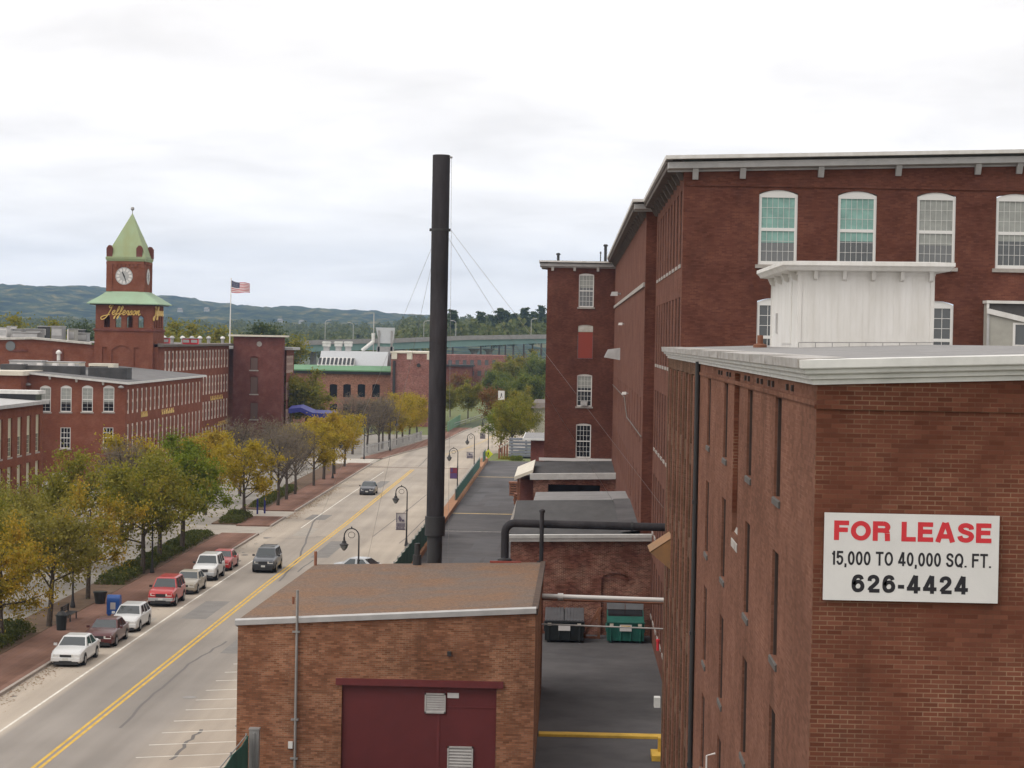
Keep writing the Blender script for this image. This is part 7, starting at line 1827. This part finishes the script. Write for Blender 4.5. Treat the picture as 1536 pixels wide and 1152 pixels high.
for k in range(3): c.box(q.x - .34, q.x - .30, q.y - .9, q.y + .9, .66 + .13 * k, .75 + .13 * k)
c.build('backrest', MATS['steel_black'], o)
for yy in (-.8, .8):
    c = MB(); c.box(q.x - .3, q.x - .22, q.y + yy - .03, q.y + yy + .03, .13, 1.05); c.box(q.x + .2, q.x + .27, q.y + yy - .03, q.y + yy + .03, .13, .54); c.build('leg', MATS['steel_black'], o)
q = P(150, 906, z=.1); c = MB(); c.lathe([(.3, .1), (.42, .8), (.46, .82), (.46, .92)], (q.x, q.y, 0), 12); tag(c.build('planter', MATS['dumpster_black']), 'dark round planter on the left pavement between bench and mailbox', 'planter')
for k, (px, py, lab) in enumerate(((386, 771, 'left one of two blue posts in the shrub island'), (397, 770, 'right one of two blue posts in the shrub island'))):
    q = P(px, py, z=.05); c = MB(); c.lathe([(.09, .05), (.09, 1.5), (.05, 1.6)], (q.x, q.y, 0), 10); tag(c.build('bollard', MATS['blue_vinyl']), lab, 'post', 'blue posts by the driveway')
# white fence palings along the far left lot
o = empty('fence', (xl_at(320) - 3.6, 316, 0), 'white picket railing behind the far row of bare trees', 'fence')
c = MB(); y = 316
while y < 372:
    xx = xl_at(y) - 4.4; c = MB(); c.box(xx - .06, xx + .06, y - .06, y + .06, 0, 1.5); y += 1.1; c.build('paling', MATS['trim_grey'], o)
c = MB()
for y in range(316, 372, 8):
    c.hexa([(xl_at(y) - 4.43, y, 1.2), (xl_at(y) - 4.37, y, 1.2), (xl_at(y + 8) - 4.37, y + 8, 1.2), (xl_at(y + 8) - 4.43, y + 8, 1.2)], [(xl_at(y) - 4.43, y, 1.3), (xl_at(y) - 4.37, y, 1.3), (xl_at(y + 8) - 4.37, y + 8, 1.3), (xl_at(y + 8) - 4.43, y + 8, 1.3)])
c.build('rail', MATS['trim_grey'], o)
plain('board_grey', (.17, .18, .20), .8, noise=.25, nscale=.8)
# stepped grey terrace beyond the yard
a, d = P(764, 655, Y=300), P(799, 682, Y=300)
o = empty('stacked_lumber', (a.x, 300, .5), 'banked blue grey stacks of boards beyond the hedge', 'lumber stack')
c = MB()
for k in range(6): c.box(a.x - .03 * k, d.x + .05 * k, 300 + .9 * (5 - 0) - .9 * (5 - k) + .0, 300 + .9 * k + .85, max(.2, d.z - .3) + (a.z - d.z) / 6 * k, max(.2, d.z - .3) + (a.z - d.z) / 6 * (k + .8))
c.build('boards', MATS['board_grey'], o)
c = MB(); c.box(a.x, d.x, 300.5, 305, 0, max(.2, d.z - .3)); c.build('bearers', MATS['steel_black'], o)
o = empty('fence', (P(745, 672, Y=300).x, 300, 0), 'low timber post fence by the hedge at the end of the yard', 'fence')
for k, px in enumerate((749, 753, 757, 761)):
    q = P(px, 668 - k * 2, Y=297 + 4 * k); c = MB(); c.box(q.x - .12, q.x + .12, 297 + 4 * k - .1, 297 + 4 * k + .1, 0, q.z); c.build('post', MATS['steel_rust'], o)
q0, q1 = P(747, 668, Y=296), P(763, 660, Y=310); c = MB(); c.hexa([(q0.x, 296, q0.z - .5), (q0.x + .08, 296, q0.z - .5), (q1.x + .08, 310, q1.z - .5), (q1.x, 310, q1.z - .5)], [(q0.x, 296, q0.z - .25), (q0.x + .08, 296, q0.z - .25), (q1.x + .08, 310, q1.z - .25), (q1.x, 310, q1.z - .25)]); c.build('rail', MATS['trim_cream'], o)
# far-side green fence and rail where the street bends
o = empty('fence', (P(690, 640, Y=420).x, 420, 0), 'green mesh park fence where the street bends away', 'fence')
q0, q1 = P(671, 640, Y=400), P(690, 630, Y=440)
c = MB(); c.hexa([(q0.x, 400, 0), (q0.x + .1, 400, 0), (q1.x + .1, 440, 0), (q1.x, 440, 0)], [(q0.x, 400, 2.0), (q0.x + .1, 400, 2.0), (q1.x + .1, 440, 2.0), (q1.x, 440, 2.0)]); c.build('mesh_panel', MATS['roof_green'], o)
o = empty('railing', (P(715, 632, Y=440).x, 440, 0), 'grey roadside railing along the bend in the street', 'railing')
c = MB(); pts = [(xl_at(y) - 3.5, y, .95) for y in range(400, 560, 10)]; c.tube(pts, .07, 5); c.tube([(a_, b_, .5) for a_, b_, _ in pts], .05, 5)
for a_, b_, _ in pts: c.tube([(a_, b_, 0), (a_, b_, 1.0)], .06, 5)
c.build('rails', MATS['steel_grey'], o)

# ------------------------------------------------------------------ vegetation
leaf_mat('leaf_olive', [(.115, .13, .015), (.18, .18, .02), (.265, .235, .026), (.37, .265, .035)])
leaf_mat('leaf_olive_brown', [(.14, .13, .024), (.20, .18, .03), (.26, .22, .04), (.29, .26, .04)])
leaf_mat('leaf_amber', [(.15, .14, .015), (.26, .21, .02), (.40, .27, .025), (.46, .26, .03)])
leaf_mat('leaf_green', [(.09, .13, .014), (.14, .19, .016), (.20, .24, .018), (.29, .28, .022)])
leaf_mat('leaf_yellow', [(.20, .18, .018), (.32, .25, .02), (.42, .31, .022), (.50, .34, .03)])
leaf_mat('leaf_gold', [(.23, .18, .02), (.35, .25, .024), (.44, .31, .03), (.36, .20, .025)])
leaf_mat('leaf_brown', [(.13, .10, .06), (.18, .14, .085), (.20, .155, .095), (.24, .20, .07)])
leaf_mat('leaf_dark', [(.035, .055, .02), (.052, .075, .024), (.075, .098, .03), (.10, .12, .034)])
leaf_mat('leaf_mid', [(.065, .10, .02), (.11, .145, .026), (.16, .185, .032), (.25, .225, .04)])
leaf_mat('leaf_red', [(.16, .065, .02), (.25, .09, .02), (.20, .13, .025), (.09, .10, .02)])
leaf_mat('leaf_hedge', [(.04, .06, .014), (.075, .09, .02), (.11, .12, .026), (.17, .14, .035)])
leaf_mat('leaf_wood', [(.055, .075, .024), (.09, .11, .03), (.13, .145, .036), (.22, .20, .05)])

def leaf_quads(cen, nrm_size, rng, aspect=.6):
    """cen (N,3) centres, nrm_size (N,) sizes -> verts (4N,3)"""
    n = len(cen); a = rng.normal(size=(n, 3)); a /= np.linalg.norm(a, axis=1, keepdims=True)
    b = rng.normal(size=(n, 3)); b -= a * np.sum(a * b, axis=1, keepdims=True); b /= np.linalg.norm(b, axis=1, keepdims=True)
    s = nrm_size[:, None]; u, v = a * s * .5, b * s * .5 * aspect
    return np.stack([cen - u, cen - v * 1.0 + u * .1, cen + u, cen + v * 1.0 + u * .1], axis=1).reshape(-1, 3)
def np_mesh(name, verts, nquads, mat, parent=None):
    me = bpy.data.meshes.new(name); me.vertices.add(len(verts)); me.vertices.foreach_set('co', verts.astype(np.float32).ravel())
    me.loops.add(nquads * 4); me.loops.foreach_set('vertex_index', np.arange(nquads * 4, dtype=np.int32)); me.polygons.add(nquads)
    me.polygons.foreach_set('loop_start', np.arange(0, nquads * 4, 4, dtype=np.int32)); me.polygons.foreach_set('loop_total', np.full(nquads, 4, dtype=np.int32))
    me.materials.append(mat); me.update(calc_edges=True); o = bpy.data.objects.new(name, me); col.objects.link(o)
    if parent is not None: o.parent = parent
    return o
def tree_proto(seed, H, Rc, leaf, nleaf, ls, lo=.25, bare=False, fork=.32, lean=.03, name='street_tree'):
    rng = np.random.default_rng(seed); rnd = random.Random(seed)
    o = empty(name, (0, 0, 0)); t = MB(); tips = []
    tr = .02 * H + .03
    top = H * .82; pts = []; x = y = 0
    for i in range(6):
        f = i / 5; pts.append((x, y, top * f)); x += rnd.uniform(-1, 1) * lean * H * .3; y += rnd.uniform(-1, 1) * lean * H * .3
    t.tube(pts, [tr * (1 - .8 * i / 5) for i in range(6)], 8)
    nl = 13 if not bare else 20
    cz = H * (lo + 1) / 2; rz_ = H * (1 - lo) / 2
    tw = MB()
    for k in range(nl):
        f = fork + (.92 - fork) * k / nl; p = Vector(pts[0]).lerp(Vector(pts[-1]), f); az = 2.399 * k + rnd.uniform(-.4, .4)
        z1 = cz + rz_ * (rnd.uniform(-.55, .75)) if k < nl * .7 else cz + rz_ * rnd.uniform(.4, .95); z1 = max(z1, p.z + .1 * H)
        wz = math.sqrt(max(.05, 1 - ((z1 - cz) / rz_) ** 2)); rad = Rc * wz * rnd.uniform(.6, 1.05)
        e = Vector((rad * math.cos(az), rad * math.sin(az), z1)); m = p.lerp(e, .5) + Vector((0, 0, -.04 * H + rnd.uniform(-.03, .05) * H))
        t.tube([p, m, e], [tr * .42 * (1 - f * .5), tr * .26, tr * .07], 5); tips += [m, e, p.lerp(e, .75)]
        for j in range(4 if not bare else 14):
            g = rnd.uniform(.35, 1); b = p.lerp(m, g * 2) if g < .5 else m.lerp(e, g * 2 - 1); d = Vector((rnd.gauss(0, 1), rnd.gauss(0, 1), rnd.gauss(.5, .7))).normalized() * Rc * rnd.uniform(.2, .42)
            (tw if bare else t).tube([b, b + d * .55 + Vector((0, 0, rnd.uniform(-.05, .1))), b + d], [tr * .1, tr * .07, tr * .03], 3, cap=False); tips.append(b + d); tips.append(b + d * .6)
            if bare:
                for s in range(4):
                    b2 = b + d * rnd.uniform(.3, 1); d2 = (d.normalized() + Vector((rnd.gauss(0, .6), rnd.gauss(0, .6), rnd.gauss(.3, .5)))).normalized() * Rc * rnd.uniform(.12, .26); tw.tube([b2, b2 + d2], [.016, .007], 3, cap=False); tips.append(b2 + d2)
    t.build('trunk', MATS['bark'], o, local=True)
    if bare: tw.build('twigs', MATS['twig'], o, local=True)
    tips = np.array([tuple(v) for v in tips])
    if not bare: tips = tips[rng.uniform(size=len(tips)) < .62]
    tips = np.concatenate([tips, tips[rng.integers(0, len(tips), len(tips) // 2)]])
    cl = tips[rng.integers(0, len(tips), nleaf)]; wgt = np.minimum(rng.gamma(2.0, .5, size=(len(cl), 1)), 1.5)
    sg = Rc * (.135 if not bare else .07)
    cen = cl + np.clip(rng.normal(size=cl.shape), -1.9, 1.9) * sg * np.array([1, 1, .8]) * wgt
    keep = cen[:, 2] > H * lo * .75; cen = cen[keep]
    np_mesh('crown', leaf_quads(cen, rng.uniform(.7, 1.35, len(cen)) * ls, rng), len(cen), MATS[leaf], o)
    return o
PR = {}
def proto(k, *a, **kw): PR[k] = tree_proto(*a, **kw); return PR[k]
proto('olive', 1, 8.6, 3.7, 'leaf_olive', 13000, .20, lo=.12)
proto('amber', 14, 8.6, 3.6, 'leaf_amber', 10500, .20, lo=.12)
proto('umber', 15, 8.6, 3.7, 'leaf_olive_brown', 11000, .20, lo=.13)
proto('olive2', 2, 8.8, 3.4, 'leaf_olive', 10000, .20, lo=.15)
proto('green', 3, 9.0, 3.2, 'leaf_green', 16000, .21, lo=.02)
proto('yellow', 4, 8.2, 3.0, 'leaf_yellow', 9000, .22, lo=.2)
proto('gold', 5, 8.2, 2.8, 'leaf_gold', 7500, .23, lo=.2)
proto('bare', 6, 8.6, 3.3, 'leaf_brown', 1500, .16, lo=.25, bare=True)
proto('bare2', 7, 8.4, 3.0, 'leaf_brown', 2300, .16, lo=.25, bare=True)
proto('mid', 8, 12, 5.0, 'leaf_mid', 12000, .44, lo=.12, name='park_tree')
proto('dark', 9, 12, 4.6, 'leaf_dark', 12000, .44, lo=.08, name='park_tree')
proto('autumn', 10, 9, 4.0, 'leaf_red', 5000, .38, lo=.15, name='park_tree')
proto('lime', 11, 12, 5.0, 'leaf_olive', 12000, .44, lo=.12, name='park_tree')
used = set()
def plant(k, x, y, h, label, group, rz=None, wid=1.0, z=0.0, name=None):
    p = PR[k]; base = {'olive': 8.6, 'amber': 8.6, 'umber': 8.6, 'olive2': 8.8, 'green': 9, 'yellow': 8.2, 'gold': 8.2, 'bare': 8.6, 'bare2': 8.4, 'mid': 12, 'dark': 12, 'autumn': 9, 'lime': 12, 'pine': 20}[k]
    if group in (G1, G2, G3): h *= .92
    s = h / base; o = dup(p, None, (x, y, z), rz if rz is not None else random.uniform(0, 6.28), label, group, scale=(s * wid, s * wid, s)); o['category'] = 'tree'
    return o
random.seed(77)
G1, G2, G3 = 'street trees on the left pavement', 'trees in the left parking lot', 'street trees past the side street'
T = [('amber', -32.2, 110, 8.2, 'leftmost amber street tree cut by the photo edge', G1), ('amber', -31.6, 118.5, 7.6, 'amber street tree crowding the leftmost one above the near hedge', G1), ('umber', -30.9, 126.6, 8.7, 'broad olive brown tree with bare trunk by the litter bin', G1), ('amber', -31.6, 140, 8.0, 'yellowing amber tree behind the dark planter', G1), ('umber', -38, 146, 8.6, 'sparse brownish green tree in the lot behind the mailbox', G2),
     ('olive', -31.1, 155.5, 9.6, 'tall olive tree rising above the red off roader', G1), ('olive2', -37.2, 158, 9.8, 'olive tree in the lot behind the tall pavement olives', G2), ('olive', -36.5, 133, 8.8, 'olive tree in the lot behind the bench', G2), ('olive2', -31.4, 163.5, 9.6, 'tall thinner olive tree behind the white off roader', G1), ('green', -31.2, 172, 10.2, 'dense dark green tree with leaves down to the hedge by the driveway', G1), ('bare2', -37, 176, 9.4, 'grey brown twiggy tree behind the dense green one', G2), ('yellow', -39, 190, 9.6, 'tall yellow tree at the lot end of the first driveway', G2),
     ('yellow', -30.9, 203, 8.6, 'yellow tree standing in the shrub island', G1), ('gold', -35.5, 208, 9.0, 'golden tree just behind the shrub island', G2), ('yellow', -38, 222, 8.4, 'yellow tree in the lot behind the first bare trees', G2),
     ('bare', -30.0, 220, 8.6, 'bare twiggy tree right of the second driveway', G1), ('bare2', -30.2, 228, 8.5, 'second bare tree along the pavement past the driveway', G1), ('bare', -30.3, 236, 8.6, 'third bare tree along the pavement past the driveway', G1), ('bare2', -36, 233, 9.0, 'bare tree in the lot behind the third bare pavement tree', G2), ('bare2', -35, 250, 8.6, 'bare tree in the lot near the yellow pair', G2),
     ('yellow', -29.9, 250, 8.4, 'yellow tree left of the black pavement lamp', G1), ('gold', -30.0, 261, 9.2, 'tall golden tree right beside the black pavement lamp', G1), ('gold', -29.9, 272, 7.6, 'short bright gold tree two before the side street', G1), ('yellow', -30.3, 288, 8.0, 'yellow tree last before the side street', G1), ('yellow', -37, 282, 6.8, 'yellow green tree in the lot behind the last pavement trees', G2),
     ('bare', -32.5, 320, 9.6, 'first bare tree past the side street crossing', G3), ('bare2', -30.8, 325, 9.4, 'second bare tree past the side street crossing', G3), ('bare', -29.5, 331, 9.2, 'third bare tree past the side street crossing', G3), ('bare2', -29.6, 338, 8.8, 'bare tree with yellow leaves at its foot past the crossing', G3), ('yellow', -29, 344, 8.4, 'yellow tree following the bare ones past the crossing', G3), ('gold', -28.4, 351, 8.0, 'golden tree in front of the pink brick block', G3), ('yellow', -28, 359, 9.2, 'taller yellow green tree in front of the pink brick block', G3), ('gold', -27.5, 367, 8.6, 'golden tree seen just left of the smokestack', G3), ('yellow', -26.8, 376, 8.8, 'yellow tree brushing the left edge of the smokestack', G3),
     ('lime', -46, 372, 12.3, 'big yellow green tree in front of the salmon brick hall', G3), ('yellow', -41, 346, 4.8, 'yellow tree below the blue awning', G3), ('yellow', -36.5, 341, 6.6, 'yellow tree at the foot of the salmon brick hall', G3)]
for k, x, y, h, lab, gr in T: plant(k, x, y, h, lab, gr)
G4 = 'trees at the end of the yard and beyond'
q = P(768, 650, Y=322)
plant('olive', q.x, 322, 9.2, 'bushy yellow green tree beyond the hedge at the yard end', G4, wid=.95); q = P(752, 650, Y=334); plant('green', q.x, 334, 7.6, 'lower green tree left behind the bushy one at the yard end', G4); q = P(789, 650, Y=330); plant('olive2', q.x, 330, 8.0, 'olive tree against the cream building', G4)
rnd_ = random.Random(5)
far = [('autumn', 738, 440, 573, 'orange brown tree above the bend in the street'), ('lime', 703, 470, 566, 'green tree in the park right of the smokestack'), ('mid', 760, 470, 558, 'green tree above the white square sign'), ('lime', 784, 420, 575, 'light green tree left of the stair tower'), ('mid', 800, 460, 545, 'tall green tree touching the stair tower edge'), ('dark', 812, 520, 540, 'dark tree peeping out behind the stair tower'), ('autumn', 690, 560, 552, 'reddish tree in front of the far faded mill'), ('lime', 676, 480, 575, 'pale green tree hard against the smokestack'), ('mid', 745, 540, 545, 'green tree right of the far faded mill'), ('lime', 760, 600, 530, 'yellow green tree under the bridge girder'), ('autumn', 770, 640, 527, 'rusty tree under the bridge right half'), ('lime', 795, 620, 522, 'yellow green tree under the bridge by the stair tower'), ('mid', 815, 600, 520, 'green tree under the bridge nearest the stair tower')]
for k, px, y, pt, lab in far:
    q = P(px, pt, Y=y); plant(k, q.x, y, max(4, q.z * .9), lab, G4, wid=.85)
G5 = 'trees behind the left mill roofs'
lf = [('lime', 12, 430, 478, 'yellow green tree at the far left behind the roof units'), ('lime', 38, 440, 466, 'larger yellow green tree second behind the roof units'), ('lime', 62, 436, 472, 'rounded yellow green tree above the pale air handler'), ('mid', 90, 450, 482, 'low green tree left of the dark conifer shape'), ('dark', 116, 460, 474, 'dark tree left of the clock tower'), ('lime', 245, 440, 474, 'olive tree right of the clock tower belfry'), ('mid', 265, 460, 482, 'small green tree above the red roof fans'), ('lime', 300, 450, 478, 'yellow green tree halfway to the flagpole'), ('lime', 325, 445, 486, 'lower yellow tree left of the flagpole'), ('lime', 352, 450, 486, 'pale tree just right of the flagpole'), ('dark', 386, 470, 474, 'dark round tree above the stair block'), ('lime', 408, 480, 486, 'pale tree right above the stair block')]
for k, px, y, pt, lab in lf:
    q = P(px, pt, Y=y); plant(k, q.x, y, q.z * .9, lab, G5)
# pines on the right skyline
def pine_proto(seed):
    rng = np.random.default_rng(seed); o = empty('pine_tree', (0, 0, 0)); t = MB(); t.tube([(0, 0, 0), (.1, 0, 10), (0, .1, 19)], [.35, .22, .05], 6); t.build('trunk', MATS['bark'], o, local=True)
    cs = []
    for k in range(26):
        z = 7 + 12.6 * k / 26; L = (3.6 * (1 - (z - 7) / 14.5) + .5) * rng.uniform(.6, 1.15); az = k * 2.4
        for j in range(90):
            f = rng.uniform(.1, 1); cs.append((f * L * math.cos(az) + rng.normal() * .45, f * L * math.sin(az) + rng.normal() * .45, z + .15 * f * L + rng.normal() * .22))
    cs = np.array(cs); np_mesh('crown', leaf_quads(cs, rng.uniform(.5, 1.0, len(cs)), rng), len(cs), MATS['leaf_dark'], o); return o
PR['pine'] = pine_proto(31)
for i, (px, pt, lab) in enumerate(((680, 463, 'pine on the skyline just right of the smokestack'), (722, 466, 'pine on the skyline between stack and tall pines'), (750, 461, 'tallest pine on the skyline above the bridge'), (759, 464, 'pine leaning close right of the tallest one'), (787, 460, 'broad pine on the skyline above the bridge lamp'), (800, 466, 'pine between the bridge lamp and stair tower'), (813, 457, 'pine at the edge of the stair tower'), (771, 469, 'lower dark pine between the tall ones'), (738, 471, 'short pine left of the tallest one'))):
    y = 930 + 12 * i; q = P(px, pt, Y=y); plant('pine', q.x, y, 24, lab, 'pines on the skyline', z=q.z - 24, wid=1.15)
for p in PR.values(): drop(p)

# hedges and shrubs
def hedge(x0, x1, y0, y1, h, lab, seed, mat='leaf_hedge', name='hedge', z=.05, n=None):
    rng = np.random.default_rng(seed); n = n or int((y1 - y0) * (x1 - x0) * 260); y = rng.uniform(y0, y1, n); top = h * (.75 + .3 * np.sin(y * 1.7 + seed) * np.sin(y * .63)); 
    edge = np.minimum(1, np.minimum(y - y0, y1 - y) / .7 + .25); z_ = z + top * edge * np.sqrt(rng.uniform(0, 1, n)); u = rng.uniform(-1, 1, n); x = (x0 + x1) / 2 + u * (x1 - x0) / 2 * np.sqrt(np.clip(1 - (z_ / (h * 1.25)) ** 2, .1, 1)) + rng.normal(size=n) * .06
    o = np_mesh(name, leaf_quads(np.stack([x, y, z_], 1), rng.uniform(.09, .2, n), rng, .7), n, MATS[mat])
    return tag(o, lab, 'hedge')
hedge(-33, -30.9, 108, 124, 1.0, 'rough green hedge at the bottom left by the nearest parked saloon', 1)
hedge(-33, -30.9, 148, 186, .85, 'long dark hedge along the pavement beside the red off roader', 2)
hedge(-32.6, -30.4, 198, 205.5, 1.0, 'clipped shrub island between the two driveways', 3)
hedge(-32.6, -31, 217, 244, .7, 'low hedge under the bare trees', 4)
hedge(P(750, 680, Y=287).x, P(800, 680, Y=287).x, 286.5, 290, 1.2, 'green hedge across the end of the yard', 5, 'leaf_mid', z=.9)
q = P(755, 676, Y=291); hedge(q.x - 1.8, q.x + 2.4, 291, 294, 1.2, 'yellow green shrubs behind the yard end hedge', 6, 'leaf_olive', z=.5)
# fallen leaves in the left gutter
rng = np.random.default_rng(8); n = 3800; y = np.concatenate([rng.uniform(95, 130, 600), rng.uniform(205, 250, 2200), rng.uniform(60, 300, 1000)]); x = np.array([xl_at(v) for v in y]) + .05 + np.abs(rng.normal(size=n)) * .55
me = leaf_quads(np.stack([x, y, np.full(n, .012)], 1), rng.uniform(.1, .2, n), rng); me[:, 2] = .004 + (me[:, 2] - .012) * .12 + .012
tag(np_mesh('fallen_leaves', me, n, MATS['leaf_red']), kind='stuff')
# the wood beyond the bridge: one mass
rng = np.random.default_rng(99); V = []
nt_ = 1500; cnt = 0
for i in range(nt_):
    y = rng.uniform(840, 2300); px = rng.uniform(-60, 900); q = P(px, 500, Y=y); gz = 0 + (y - 840) * .014 + (6 if px > 600 else 0) + max(0, (px - 560) / 260) * 7; hh = rng.uniform(9, 15); rad = rng.uniform(3.5, 6.5); m = 46
    u = rng.normal(size=(m, 3)); u /= np.linalg.norm(u, axis=1, keepdims=True); u[:, 2] = np.abs(u[:, 2]) * 1.1 - .15
    c_ = np.array([q.x, y, gz + hh * .5]) + u * np.array([rad, rad, hh * .5]) * rng.uniform(.6, 1.05, (m, 1)); V.append(leaf_quads(c_, rng.uniform(1.6, 3.4, m), rng, .8)); cnt += m
tag(np_mesh('woods', np.concatenate(V), cnt, MATS['leaf_wood']), kind='stuff')
# hills
def hill_mat():
    m, t, b = mat_base('hill_forest'); g = nn(t, 'ShaderNodeNewGeometry'); n = nn(t, 'ShaderNodeTexNoise'); n.inputs['Scale'].default_value = .02; n.inputs['Detail'].default_value = 8; n.inputs['Roughness'].default_value = .7; t.links.new(g.outputs['Position'], n.inputs['Vector'])
    r = nn(t, 'ShaderNodeValToRGB'); r.color_ramp.elements[0].position = .40; r.color_ramp.elements[0].color = (.010, .019, .011, 1); r.color_ramp.elements[1].position = .66; r.color_ramp.elements[1].color = (.20, .16, .055, 1); e = r.color_ramp.elements.new(.52); e.color = (.045, .06, .024, 1)
    t.links.new(n.outputs['Fac'], r.inputs[0]); t.links.new(r.outputs[0], b.inputs['Base Color']); b.inputs['Roughness'].default_value = 1; b.inputs['Specular IOR Level'].default_value = 0
hill_mat()
from mathutils import noise as mnoise
RP = [(-300, 445), (-120, 440), (0, 434), (22, 430), (60, 432), (110, 435), (150, 433), (200, 440), (238, 448), (255, 446.5), (300, 452), (345, 458), (400, 464), (440, 462), (500, 466), (560, 469), (600, 472), (640, 476), (720, 486), (900, 492), (1300, 500), (1900, 505)]
def ridge_py(px):
    for (a, b), (c, d) in zip(RP[:-1], RP[1:]):
        if a <= px <= c: return b + (d - b) * (px - a) / (c - a)
    return RP[-1][1] if px > 0 else RP[0][1]
RY = 4600.0
xs = np.linspace(-1500, 1500, 260); ys = np.concatenate([np.linspace(2000, 4700, 110), np.linspace(4720, 7000, 12)])
hv = MB()
rx = []
for px in range(-300, 1900, 20): rx.append((P(px, ridge_py(px), Y=RY).x, P(px, ridge_py(px), Y=RY).z))
def ridge_z(x):
    for (a, b), (c, d) in zip(rx[:-1], rx[1:]):
        if a <= x <= c: return b + (d - b) * (x - a) / (c - a)
    return rx[0][1] if x < rx[0][0] else rx[-1][1]
for y in ys:
    f = max(0, min(1, (y - 2000) / (RY - 2000))); s = f * f * (3 - 2 * f) if y <= RY else max(.3, 1 - (y - RY) / 4000)
    for x in xs:
        sx_ = x * (y / RY if y < RY else 1.0)
        z = ridge_z(x) * s + mnoise.noise((x / 420, y / 420, 0)) * 16 * s * (1 - .7 * (f > .93)) + mnoise.noise((x / 90, y / 90, 3)) * 5 * s + mnoise.noise((x / 24, y / 24, 7)) * 7 * min(1, s * 4)
        hv.v.append((x, y, z + 1.0))
nx_, ny_ = len(xs), len(ys)
for j in range(ny_ - 1):
    for i in range(nx_ - 1): a = j * nx_ + i; hv.f.append((a, a + 1, a + 1 + nx_, a + nx_)); hv.m.append(0)
tag(hv.build('hills', MATS['hill_forest'], smooth=True), kind='structure')
# a few pale houses on the hillside
for px, py, lab in ((452, 482, 'tiny white house on the wooded hillside above the ventilators'), (420, 480, 'tiny pale building on the hillside left of the white house'), (270, 464, 'tiny white house on the hill right of the clock tower'), (310, 463, 'tiny pale house on the hill left of the flag')):
    q = P(px, py, Y=2300); o = empty('house', (q.x, 2300, q.z - 4), lab, 'house', 'houses on the far hillside'); c = MB(); c.box(q.x - 2.2, q.x + 2.2, 2296, 2306, q.z - 3, q.z); c.build('wall', MATS['siding_grey'], o); c = MB(); c.hexa([(q.x - 2.5, 2295, q.z + .01), (q.x + 2.5, 2295, q.z + .01), (q.x + 2.5, 2307, q.z + .01), (q.x - 2.5, 2307, q.z + .01)], [(q.x - 2.3, 2300.5, q.z + 1.5), (q.x + 2.3, 2300.5, q.z + 1.5), (q.x + 2.3, 2301.5, q.z + 1.5), (q.x - 2.3, 2301.5, q.z + 1.5)]); c.build('roof', MATS['roof_grey'], o)

# ------------------------------------------------------------------ air
hz = MB(); hz.box(-4100, 4100, -220, 7300, -3, 300)
m = bpy.data.materials.new('haze_air'); m.use_nodes = True; t = m.node_tree; t.nodes.clear(); mo = nn(t, 'ShaderNodeOutputMaterial'); pv_ = nn(t, 'ShaderNodeVolumePrincipled')
pv_.inputs['Color'].default_value = (.46, .68, 1.0, 1); pv_.inputs['Density'].default_value = 0.00010; pv_.inputs['Anisotropy'].default_value = 0.0
t.links.new(pv_.outputs[0], mo.inputs['Volume']); MATS['haze_air'] = m
tag(hz.build('haze', m), kind='stuff')
